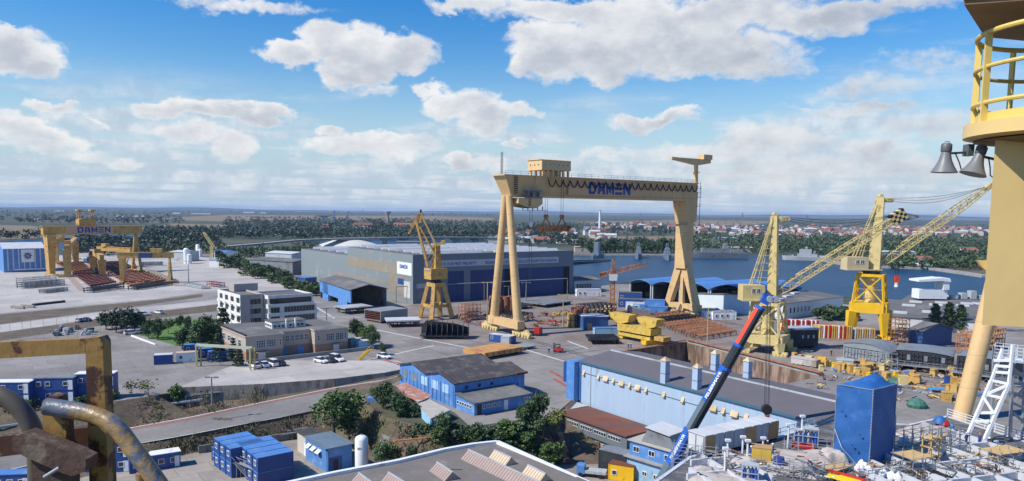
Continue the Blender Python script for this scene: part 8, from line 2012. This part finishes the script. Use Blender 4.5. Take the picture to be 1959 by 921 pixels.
rpz = MB().path([LV+V((0,0,4)),LV*.75+V((-.5,-.9,2)),LV*.4+V((-.4,-1.1,.4)),LV*.05+V((0,-1.2,-.6))],.05,5).build('tie_rope', galv, tt)
# ------------------------------------------------------------------ row of grey switchgear cabinets
A = dk(1347,875); B = dk(1489,841.5); o, rz, Ln = frame(A,B)
sg = thing('switchgear_cabinet', 'long row of joined grey cabinets with plywood covered doors on the module deck', 'cabinet', (o.x,o.y,DK), rz); hC = HZ(A.x,A.y,836)-DK; dpt = 3.0
cab_m = mat('cabinet_grey', (.45,.465,.48), .5, .05, .5, stripes=(0,.95,.06,(.2,.21,.22)))
for k in range(8):
    x0_k = Ln*k/8; MB().box(x0_k+.03,x0_k+Ln/8-.03,0,dpt,.35,hC).build('cabinet_body', cab_m, sg)
    MB().box(x0_k+.05,x0_k+Ln/8-.25,-.05,dpt+.08,hC,hC+.1).build('roof_rib', roof_w, sg)
for k in range(2): MB().box(-.05,0,.2+k*1.4,1.4+k*1.4,.5,hC-.15).build('end_door', roof_w, sg)
for x0_k, x1_k in ((.12,2.0),(Ln*.53,Ln*.53+2.2),(Ln-2.2,Ln-.1)): MB().box(x0_k,x1_k,-.07,-.005,.45,hC-.08).build('plywood_cover', wood, sg)
MB().box(-.1,Ln+.1,.3,.6,-.02,.34).box(-.1,Ln+.1,dpt-.6,dpt-.3,-.02,.34).build('skid', dark, sg)
# yellow cupboard, blue drum, bottle racks
t = thing('yellow_cupboard', 'yellow two door steel cupboard with plywood top before the grey cabinets', 'cupboard', tuple(dk(1437,893)), R(-18)); MB().box(0,2.4,0,1.6,.15,2.5).build('body', mat('cupboard_yellow',(.62,.40,.06),.55,.1,1), t); MB().box(-.06,2.46,-.06,1.66,2.5,2.58).build('top', wood, t)
for k in range(2): MB().box(.06+1.15*k,1.18+1.15*k,-.05,-.002,.25,2.42).build('door', mat('cupboard_yellow',(.62,.40,.06),.55,.1,1), t)
MB().box(.1,.3,.2,1.4,0,.15).box(2.1,2.3,.2,1.4,0,.15).build('foot', dark, t)
t = thing('blue_drum', 'dark blue strapped drum beside the yellow cupboard', 'drum', tuple(dk(1489,903))); MB().lathe([(.62,.1),(.7,.3),(.7,1.6),(.6,1.85),(.2,1.95)],n=16).build('shell', suit_b, t, True); MB().lathe([(.72,.6),(.72,.7)],n=16).lathe([(.72,1.25),(.72,1.35)],n=16).build('strap', lsteel, t)
def rack(label, px, py, z=DK, s=1.0):
    t = thing('gas_bottle_rack', label, 'bottle rack', tuple(dk(px,py,z)), R(-20)); mb = MB()
    for x in (0,1.8*s):
        for y in (0,1.2*s): mb.bar((x,y,0),(x,y,2.1*s),.09)
    for z_ in (.1,1.2,2.1):
        for y in (0,1.2*s): mb.bar((0,y,z_*s),(1.8*s,y,z_*s),.08)
        for x in (0,1.8*s): mb.bar((x,0,z_*s),(x,1.2*s,z_*s),.08)
    mb.build('frame', lsteel, t)
    for k in range(8): MB().lathe([(.19*s,.1),(.19*s,1.4*s),(.1*s,1.6*s),(.05,1.75*s)],(.28*s+(k%4)*.42*s,.3*s+(k//4)*.55*s,0),8).build('bottle', (boom_b,galv,suit_b)[k%3], t, True)
    MB().box(-.05,1.8*s+.05,-.05,1.2*s+.05,2.1*s,2.16*s).build('canopy', lsteel, t)
rack('gas bottle rack with blue bottles at the bottom edge below the yellow cupboard',1418,924,DK,1.05)
rack('gas bottle rack with grey frame left of the blue tent, by the bush',1535,852,DK,1.1)
rack('smaller gas bottle rack partly hidden beside the other one left of the tent',1519,846,DK,.85)
# beige tarpaulins
def tarp(label, px, py, wx, wy, h, seed, rz=0., z=DK):
    rr = random.Random(seed); n, m_ = 18, 14; mb = MB(); ph = [rr.uniform(0,6.28) for _ in range(6)]
    for i in range(n+1):
        for j in range(m_+1):
            u, v = i/n, j/m_; e = min(u,1-u,v,1-v)*2; base = h*min(1,e*3.2)**.7*(.75+.25*math.sin(u*3+ph[4]))
            zz = base+h*.10*abs(math.sin(u*7+ph[0]+v*5))*min(1,e*4)-h*.12*abs(math.sin(v*8+u*3+ph[1]))*min(1,e*4)
            mb.v.append(((u-.5)*wx+.15*math.sin(v*9+ph[3]),(v-.5)*wy+.15*math.sin(u*8+ph[5]),max(.02,zz)))
    mb.f = [(i*(m_+1)+j,(i+1)*(m_+1)+j,(i+1)*(m_+1)+j+1,i*(m_+1)+j+1) for i in range(n) for j in range(m_)]
    o = mb.build('tarpaulin_cover', tarp_g, None, True, fix=False); o.location = dk(px,py,z); o.rotation_euler = (0,0,rz); tag(o,label,'tarpaulin'); return o
tarp('large beige tarpaulin cover sagging over equipment at the bottom edge by the boom',1392,918,9,6,1.18,1,R(-20))
tarp('crumpled beige tarpaulin left of the yellow cupboard',1420,893,3.2,2.6,1.24,2,R(10))
tarp('beige tarpaulin cover right of the yellow cupboard and workers',1528,878,8.5,5.5,1.12,3,R(-15))
tarp('beige tarpaulin cover below the worker in blue, left of the plank platform',1508,902,6,4,0.99,4,R(-18))
tarp('pale beige tarpaulin slope behind the blue tent',1765,832,8,5,1.24,5,R(28))
tarp('small beige tarpaulin bundle at the left foot of the blue tent',1592,880,3,3,1.36,6,0)
tarp('pale heap of sheeting on deck near the right edge',1925,872,4,2.5,0.5,8,R(20))
# scaffolds on and beside the deck
def tubes(label, px, py, nx, ny, nz, sx, sy, sz, rz, z=DK, m=galv, deckat=(), name='tube_scaffold', r=.055):
    t = thing(name, label, 'scaffold', tuple(dk(px,py,z)), rz); mb = MB()
    for i in range(nx+1):
        for j in range(ny+1): mb.bar((i*sx,j*sy,0),(i*sx,j*sy,nz*sz+.5),r*1.2)
    for k in range(1,nz+1):
        for j in range(ny+1): mb.bar((-.3,j*sy,k*sz),(nx*sx+.3,j*sy,k*sz),r)
        for i in range(nx+1): mb.bar((i*sx,-.3,k*sz),(i*sx,ny*sy+.3,k*sz),r)
        for i in range(nx):
            if (i+k)%2: mb.bar((i*sx,0,(k-1)*sz),((i+1)*sx,0,k*sz),r*.9)
    mb.build('tubes', m, t)
    for k in deckat: MB().box(0,nx*sx,.1,ny*sy-.1,k*sz+.06,k*sz+.12).build('platform', plank, t)
    return t
tubes('tall tube scaffold at the bottom edge in front of the crane boom foot',1283,930,3,2,3,1.8,1.5,1.6,R(-18),DK-3.2)
tubes('tube scaffold rails left of the blue tent before the bottle racks',1500,866,5,1,1,1.8,1.3,1.2,R(-18))
tubes('tube scaffold around the plank walkway right of the blue tent',1728,880,5,2,2,1.7,1.4,1.4,R(24))
tubes('tan wooden scaffold tower standing in the girders right of the tent',1779,893,1,1,3,1.5,1.2,1.2,R(24),DK,plank,(1,3),r=.12)
tubes('long tube scaffold along the bottom edge right of the yellow raft',1660,925,6,1,1,2.0,1.5,1.2,R(16))
tubes('tube scaffold among the girders in the bottom right corner',1840,915,4,1,1,2.2,1.7,1.3,R(20))
tubes('low tube scaffold beside the worker in blue before the tent',1532,925,5,1,1,1.6,1.4,1.3,R(20))
tubes('tube scaffold rail between the yellow cupboard and the beige covers',1436,905,4,1,2,1.5,1,.8,R(-18))
tubes('tube scaffold left of the white truss tower among the white girders',1800,872,3,2,2,1.7,1.5,1.3,R(20),DK,steel)
tubes('tube scaffold frame at the right frame edge below the truss tower',1915,893,3,2,1,1.6,1.5,1.4,R(20),DK,steel,(1,))
tubes('scaffold frame with plank deck in the bottom middle of the girder field',1745,918,2,2,2,1.6,1.5,1.2,R(20),DK,galv,(2,))
# white posts with heads, pale pumps, hoses
GWP = 'white vent posts on the deck'
for px, py, h in ((1391,885,2.8),(1420,878,2.8),(1429,889,3.0),(1459,871,2.2),(1507,858,3.2),(1533,846,3.6),(1386,912,3.4)):
    mb = MB().lathe([(.14,0),(.14,h)],n=8).box(-.34,.34,-.25,.25,h,h+.28)
    solo('vent_post', mb, mat('white_rail', (.7,.71,.71), .4, .04, 1), 'white upright vent post with a flat head standing on the deck', 'post', tuple(dk(px,py)), 0, GWP)
GWM = 'white wrapped machines before the blue tent'
for k, (px, py) in enumerate(((1643,905),(1651,903),(1662,910),(1690,917),(1704,921),(1725,853))):
    mb = MB().lathe([(.5,0),(.62,.5),(.45,1.0),(.1,1.25)],n=9).lathe([(.35,.2),(.4,.9),(.15,1.3)],(.8,.1,0),8).path([(-.6,0,.5),(.9,0,.6)],.28,8); mb.v = [(x+.08*math.sin(z*7+y*5),y,z) for x,y,z in mb.v]
    solo('wrapped_machine', mb, white, 'small machine wrapped in white sheeting on the deck', 'machine', tuple(dk(px,py)), k*1.3, GWM, True)
GHG = 'hoses and pipes lying on deck'
rq = random.Random(9)
for k in range(115):
    px, py = (rq.uniform(1360,1590), rq.uniform(872,921)) if k < 45 else (rq.uniform(1640,1959), rq.uniform(862,921))
    q = dk(px,py,DK+.05); s = rq.uniform(.5,1.2); mb = MB(); m = rq.choice([galv,lsteel,steel,steel,dark,plank,rust_l])
    for j in range(3): a = V((rq.uniform(-s,s),rq.uniform(-s,s),rq.uniform(.1,.9))); b = a+V((rq.uniform(-2.2,2.2)*s,rq.uniform(-1.5,1.5)*s,rq.uniform(-.1,.6))); mb.tube(a,b,rq.uniform(.04,.12),n=6)
    solo('loose_pipe', mb, m, 'loose bundle of pipes or hoses lying on the module deck', 'pipes', tuple(q), 0, GHG)
q = dk(1803,822); mb = MB()
t = thing('covered_machine', 'red machine half covered by a blue sheet at the end of the plank walkway', 'machine', tuple(q)); MB().lathe([(.9,0),(1.0,.9),(.6,1.5),(.1,1.7)],n=10).build('machine', red, t); MB().lathe([(1.05,1.0),(.85,1.5),(.4,1.95),(.05,2.05)],(-.3,.2,0),10).build('sheet', tarp_b, t, True); MB().lathe([(.4,0),(.42,.8),(.1,1)],(1.1,-.3,0),8).build('drum', blue_m, t)
solo('red_frame', MB().box(0,3,0,.3,.1,.5).box(0,.3,0,1.6,.1,.5).box(2.7,3,0,1.6,.1,.5).box(0,3,1.3,1.6,.1,.5), red, 'flat red frame lying on deck below the bottle racks', 'frame', tuple(dk(1515,857)), R(-20))
# people on deck
GPD = None
for px, py, kind, suit, hel, rz_, lab in ((1436,879,'reach',suit_b,hel_w,R(-60),'worker in blue coverall and white helmet left of the yellow cupboard'),(1468,868,'stand',suit_k,hel_w,R(120),'worker in dark blue holding the hook tag line'),(1478,874,'reach',suit_b,hel_w,R(70),'worker in blue coverall right of the one holding the tag line'),(1553,901,'bend',suit_b,hel_o,R(80),'worker in blue with orange helmet bending left of the plank platform'),
    (1848,852,'stand',suit_b,hel_w,R(10),'worker in blue coverall at the left foot of the white truss tower'),(1873,853,'reach',suit_b,hel_o,R(-60),'worker in blue with orange helmet inside the foot of the white truss tower'),(1828,850,'bend',suit_w,hel_w,R(60),'worker in white coverall bending over on the deck'),(1898,857,'bend',suit_k,hel_w,R(100),'worker in dark clothes bending right of the white truss foot')):
    person(dk(px,py,DK+.02), rz_, kind, suit, hel, lab)
# ------------------------------------------------------------------ white truss tower
wt_ = thing('truss_tower', 'white steel truss leaning up to a railed platform in the right foreground', 'truss', tuple(dk(1865,845)))
b0_ = dk(1865,845); yD = b0_.y
def wp(px, py, dy=0): return PD(px,py,yD+dy)-b0_
gw = mat('bright_white_steel', (.8,.81,.82), .4, .04, 1)
mb = MB(); a0, a1 = wp(1852,832), wp(1922,690); c0, c1 = wp(1879,852,-1), wp(1938,716,-1); w_ = .42
a2, c2 = wp(1910,660), wp(1934,690,-1)
mb.bar(a0,wp(1897,728),w_).bar(c0,wp(1930,735,-1),w_).bar(wp(1897,728),wp(1918,668),w_*.8).bar(wp(1930,735,-1),wp(1938,660,-1),w_*.8)
for p, q in ((wp(1862,806),wp(1893,806,-1)),(wp(1875,790),wp(1905,790,-1)),(wp(1886,755),wp(1918,762,-1)),(wp(1897,728),wp(1930,735,-1)),(wp(1880,757),wp(1902,792,-1)),(wp(1886,755),wp(1926,738,-1)),(wp(1905,700),wp(1934,702,-1)),(wp(1903,712),wp(1935,714,-1)),(wp(1901,690),wp(1936,690,-1))): mb.bar(p,q,.34)
mb.build('truss', gw, wt_)
up = MB()
for px in (1902,1938,1962,1990): up.bar(wp(px,664,2),wp(px-6,850,2),.34)
for py in (705,722,745): up.bar(wp(1899,py,2),wp(2000,py+18,2),.34).bar(wp(1899,py+4,5),wp(2000,py+22,5),.3)
for a, b in (((1938,705),(1990,745)),((1990,722),(1938,760)),((1938,790),(1990,835)),((1960,800),(2010,770)),((1935,770),(2000,800))): up.bar(wp(*a,2),wp(*b,2),.32)
up.build('frame', galv, wt_)
pl_ = MB().extr([wp(1899,690,1),wp(2000,700,1),wp(2000,694,6),wp(1904,684,6)],(0,0,.2))
for z_ in (0,): railing(pl_,[wp(1899,690,1)+V((0,0,.2)),wp(2000,700,1)+V((0,0,.2))],2.0,1.0,.08,4); railing(pl_,[wp(1904,684,6)+V((0,0,.2)),wp(2000,694,6)+V((0,0,.2))],2.0,1.0,.08,4); railing(pl_,[wp(1899,690,1)+V((0,0,.2)),wp(1904,684,6)+V((0,0,.2))],2.0,1,.08,4)
pl_.build('railed_platform', gw, wt_)
# ------------------------------------------------------------------ tan tube leg of the second great gantry
tb = P(1838,803); tL = thing('inclined_column', 'thick tan tubular crane leg leaning up behind the white truss', 'crane leg', tuple(tb))
t1 = PD(1884,622,tb.y+1)-tb; dT = t1.normalized(); Lh_ = 46
MB().path([V((0,0,0))-dT*1.0,dT*Lh_*.5,dT*Lh_],[1.55,1.75,1.8],18).build('tube', tan, tL, True)
MB().lathe([(1.62,0),(1.62,.25)],n=18).box(-2.4,2.4,-1.6,1.6,-.3,.12).build('foot_collar', tan2, tL)
# ------------------------------------------------------------------ yellow crane house with ring platform, close on the right
D0 = 10.0
cyel = mat('cream_yellow_paint', (.74,.53,.21), .45, .05, .8, dirt=(.45,.3,.09), damt=.1, dscale=1.2, bump=.05, bscale=3)
cyel2 = mat('bright_cream_yellow_paint', (.72,.53,.14), .45, .05, .8, dirt=(.5,.34,.1), damt=.1, dscale=1.2)
pL = PD(1891,450,D0); zlo = PD(1876,622,D0).z; ztp = PD(1897,268,D0).z
ch = thing('crane_house', 'cream yellow crane house with a round railed platform above it, close at the right edge', 'crane', (pL.x,D0,40.0))
org = V((pL.x,D0,40.0))
MB().extr([(0,0,zlo-40),(1.5,-.35,zlo-40-.02),(2.3,1.4,zlo-40),(1.22,1.75,zlo-40)],(0,0,ztp-zlo)).build('house_wall', cyel, ch)
MB().box(.52,.95,-.26,-.10,.12,.55).build('window_frame', dark, ch, rz=R(-13))
MB().box(.56,.91,-.275,-.26,.16,.51).build('window', glass, ch, rz=R(-13))
MB().extr([(-.06,.1,-.6),(.12,.1,-.6),(.12,.1,-.78),(.0,.1,-.68)],(0,.05,0)).build('bracket', cyel, ch)
rad = 1.28; dc_ = 12.5; thc = math.atan2(PD(1842,250,10).x,10)+math.asin(rad/dc_); cx = dc_*math.sin(thc)-org.x; cyy = dc_*math.cos(thc)-D0
zs0, zs1 = PD(1845,274,D0+.6).z-40, PD(1850,243,D0+.6).z-40
sk = MB(); n = 48
MB().lathe([(rad-.12,zs0+.02),(rad,zs0+.05),(rad,zs1),(rad-.05,zs1+.005)],(cx,cyy,0),n).build('ring_platform', cyel, ch, True)
MB().lathe([(rad-.14,zs1+.01),(rad-.14,zs1+.13),(rad-.16,zs1+.13),(rad-.16,zs1+.01)],(cx,cyy,0),n).build('toe_plate', cyel2, ch, True)
MB().lathe([(rad*.55,zs0-.05),(rad-.13,zs0)],(cx,cyy,0),n).build('under_plate', mat('brown_underside', (.26,.17,.08), .7, .15, 1), ch)  # under plates are a darker brown than the platform sides
ztop_ = PD(1868,78,D0+.6).z-40; rr_ = rad-.1
def circ(z, a0=0, a1=360, r=None, k=60): return [(cx+(r or rr_)*math.cos(R(a0+(a1-a0)*i/k)),cyy+(r or rr_)*math.sin(R(a0+(a1-a0)*i/k)),z) for i in range(k+1)]
for f_r, rad_t in ((1.0,.035),(.62,.028),(.22,.03)):
    MB().path(circ(zs1+(ztop_-zs1)*f_r)[:-1],rad_t,8,True).build('guard_rail', cyel2, ch, True)
for k in range(9):
    a = R(176+k*40); c = V((cx+rr_*math.cos(a),cyy+rr_*math.sin(a),0)); tn = V((-math.sin(a),math.cos(a),0))
    MB().bar(c+V((0,0,zs1)),c+V((0,0,ztop_)),.085,.03,up=tuple(tn)).build('rail_post', cyel2, ch)
    if k in (1,): pass
pA = V((cx-rad*.52,cyy-rad*.78,0)); pB_ = V((cx-rad*.02,cyy-rad*.95,0))
arch = [pA+V((0,0,zs1)),pA+V((0,0,ztop_-.25))]+[pA.lerp(pB_,.5-.5*math.cos(math.pi*i/8))+V((0,0,ztop_-.25+.22*math.sin(math.pi*i/8))) for i in range(1,8)]+[pB_+V((0,0,ztop_-.25)),pB_+V((0,0,zs1))]
MB().path(arch,.035,8).build('access_hoop', cyel2, ch, True)
zu = PD(1842,12,D0+.2).z-40; zu2 = PD(1842,-60,D0+.2).z-40
pu = PD(1842,5,D0-.1)-org
MB().extr([(pu.x,-.1,zu),(pu.x+3,-1.2,zu),(pu.x+4,2.5,zu),(pu.x+1.4,1.7,zu)],(0,0,.5)).build('upper_platform', cyel, ch)
MB().extr([(pu.x+.03,-.08,zu-.06),(pu.x+3,-1.15,zu-.06),(pu.x+4,2.4,zu-.06),(pu.x+1.4,1.65,zu-.06)],(0,0,.055)).build('upper_underside', MATS['brown_underside'], ch)
MB().lathe([(.22,zs1),(.22,zu-.06)],(cx+.55,cyy+.3,0),14).build('mast', cyel, ch, True)
horn_m = mat('horn_grey', (.17,.175,.18), .45, .06, 2)
def horn(px, py, dd, tilt, lab):
    q = PD(px,py,D0+dd); t = thing('horn_speaker', lab, 'loudspeaker', tuple(q))
    b = MB().lathe([(.172,-.15),(.165,-.135),(.12,-.06),(.085,.02),(.066,.10),(.058,.14)],n=24); b.build('bell', horn_m, t, True)
    d_ = MB().lathe([(.068,.14),(.072,.16),(.072,.235),(.055,.255)],n=18); d_.build('driver', mat('horn_dark_grey',(.10,.105,.11),.5,.06,2), t, True)
    MB().path([(-.04,0,.255),(-.03,0,.28),(.03,0,.28),(.04,0,.255)],.008,6).build('eye_bolt', galv, t)
    MB().bar((.05,0,.12),(.33,.05,.15),.045,.03).box(.3,.38,-.02,.12,.1,.26).build('bracket', mat('horn_dark_grey',(.10,.105,.11),.5,.06,2), t)
    MB().path([(.12,-.02,.12),(.18,-.03,.0),(.22,-.03,-.1),(.34,-.02,-.14),(.42,.0,-.05)],.009,5).build('cable', black, t)
    t.rotation_euler = (0,R(tilt),0)
horn(1808,310,.5,2,'grey horn loudspeaker hanging left of the other under the round platform')
horn(1868,314,.35,16,'grey horn loudspeaker tilted, nearest the cream yellow house wall')
# ------------------------------------------------------------------ rusty railing close at the left
Y0 = 1.42
ryel = mat('worn_yellow_rail', (.33,.19,.05), .55, .12, 6, dirt=(.07,.028,.014), damt=.36, dscale=9, dsharp=.05, bump=.05, bscale=30)
rgr = mat('worn_grey_pipe', (.30,.19,.075), .4, .2, 8, dirt=(.12,.14,.175), damt=.42, dscale=6, dsharp=.05, bump=.12, bscale=25)
rbl = mat('rusty_clamp', (.095,.055,.038), .8, .3, 10, dirt=(.2,.16,.11), damt=.35, dscale=14, bump=.1, bscale=40)
q0 = PD(180,700,Y0); rlg = thing('railing', 'rusty yellow angle iron railing close at the bottom left corner', 'railing', tuple(q0))
def rq_(px, py, dy=0.): return PD(px,py,Y0+dy)-q0
th = .02
def plate(pts, m, nm, d=th, dy=0.): MB().extr([rq_(x,y,dy) for x,y in pts],(0,d,0)).build(nm, m, rlg)
plate([(163,648),(190,645),(196,655),(209,960),(172,960),(164,690)], ryel, 'post', .03)
plate([(-60,658),(162.5,648.5),(162.5,677),(-60,690)], ryel, 'top_rail', .02)
plate([(-60,842),(171,818),(171.5,853),(-60,882)], ryel, 'lower_rail', .02, .03)
pp_ = thing('bent_pipe_handrail', 'bent grey pipe handrail worn through its yellow paint, curving down beside the railing', 'handrail', tuple(q0))
def sm(pts, n=6):
    out = []
    for i in range(len(pts)-1):
        p0, p1, p2, p3 = pts[max(0,i-1)], pts[i], pts[i+1], pts[min(len(pts)-1,i+2)]
        for k in range(n):
            t = k/n; out.append(p1*.5*2*(1-t*t*(3-2*t))*.0 + (p1*2 + (p2-p0)*t + (p0*2-p1*5+p2*4-p3)*t*t + (p1*3-p0-p2*3+p3)*t**3)*.5)
    return out+[pts[-1]]
MB().path(sm([rq_(88,778,-.04),rq_(130,784,-.04),rq_(185,796,-.05),rq_(222,818,-.06),rq_(252,856,-.07),rq_(285,900,-.08),rq_(330,965,-.09)]),[.0165]*37,20).build('pipe', rgr, pp_, True)
MB().extr([rq_(80,768,-.03),rq_(92,758,-.03),rq_(110,760,-.03),rq_(124,800,-.03),rq_(128,870,-.03),rq_(84,860,-.03)],(0,.028,0)).build('end_plate', ryel, pp_)
MB().path(sm([rq_(-30,750,.0),rq_(8,760,.0),rq_(45,790,.0),rq_(66,835,.0),rq_(72,900,0),rq_(70,980,0)]),[.0175]*31,20).build('pipe', mat('dull_grey_pipe', (.115,.095,.07), .5, .2, 8, dirt=(.08,.075,.075), damt=.45, dscale=8), pp_, True)
MB().path([rq_(272,905,-.03),rq_(276,980,-.03)],[.012,.012],12).build('stanchion', rgr, pp_, True)
cl_ = thing('pipe_clamp', 'heavy rusty block clamp with a bright bolt at the foot of the bent pipe', 'clamp', tuple(q0))
MB().extr([rq_(22,838,-.09),rq_(42,830,-.09),rq_(140,868,-.09),rq_(164,880,-.09),rq_(163,902,-.09),rq_(138,912,-.09),rq_(118,905,-.09),rq_(60,880,-.09),rq_(24,862,-.09)],(0,.04,0)).build('block', rbl, cl_)
MB().extr([rq_(60,880,-.075),rq_(135,905,-.075),rq_(136,960,-.075),rq_(64,960,-.075)],(0,.03,0)).build('lower_block', rbl, cl_)
MB().path([rq_(85,913,-.1),rq_(114,895,-.1)],[.0035,.0035],10).build('bolt', galv, cl_, True)
# ------------------------------------------------------------------ haze
hm = bpy.data.materials.new('haze'); hm.use_nodes = True; nt = hm.node_tree; nt.nodes.clear()
pv = nt.nodes.new('ShaderNodeVolumePrincipled'); pv.inputs['Color'].default_value = (.46,.68,1,1); pv.inputs['Density'].default_value = HAZE_D; pv.inputs['Anisotropy'].default_value = .0
om = nt.nodes.new('ShaderNodeOutputMaterial'); nt.links.new(pv.outputs[0], om.inputs['Volume'])
hb = MB().box(-FAR-50, FAR+50, -3050, FAR+50, DZ-1, 75)
struct('haze', hb, hm, 'stuff')
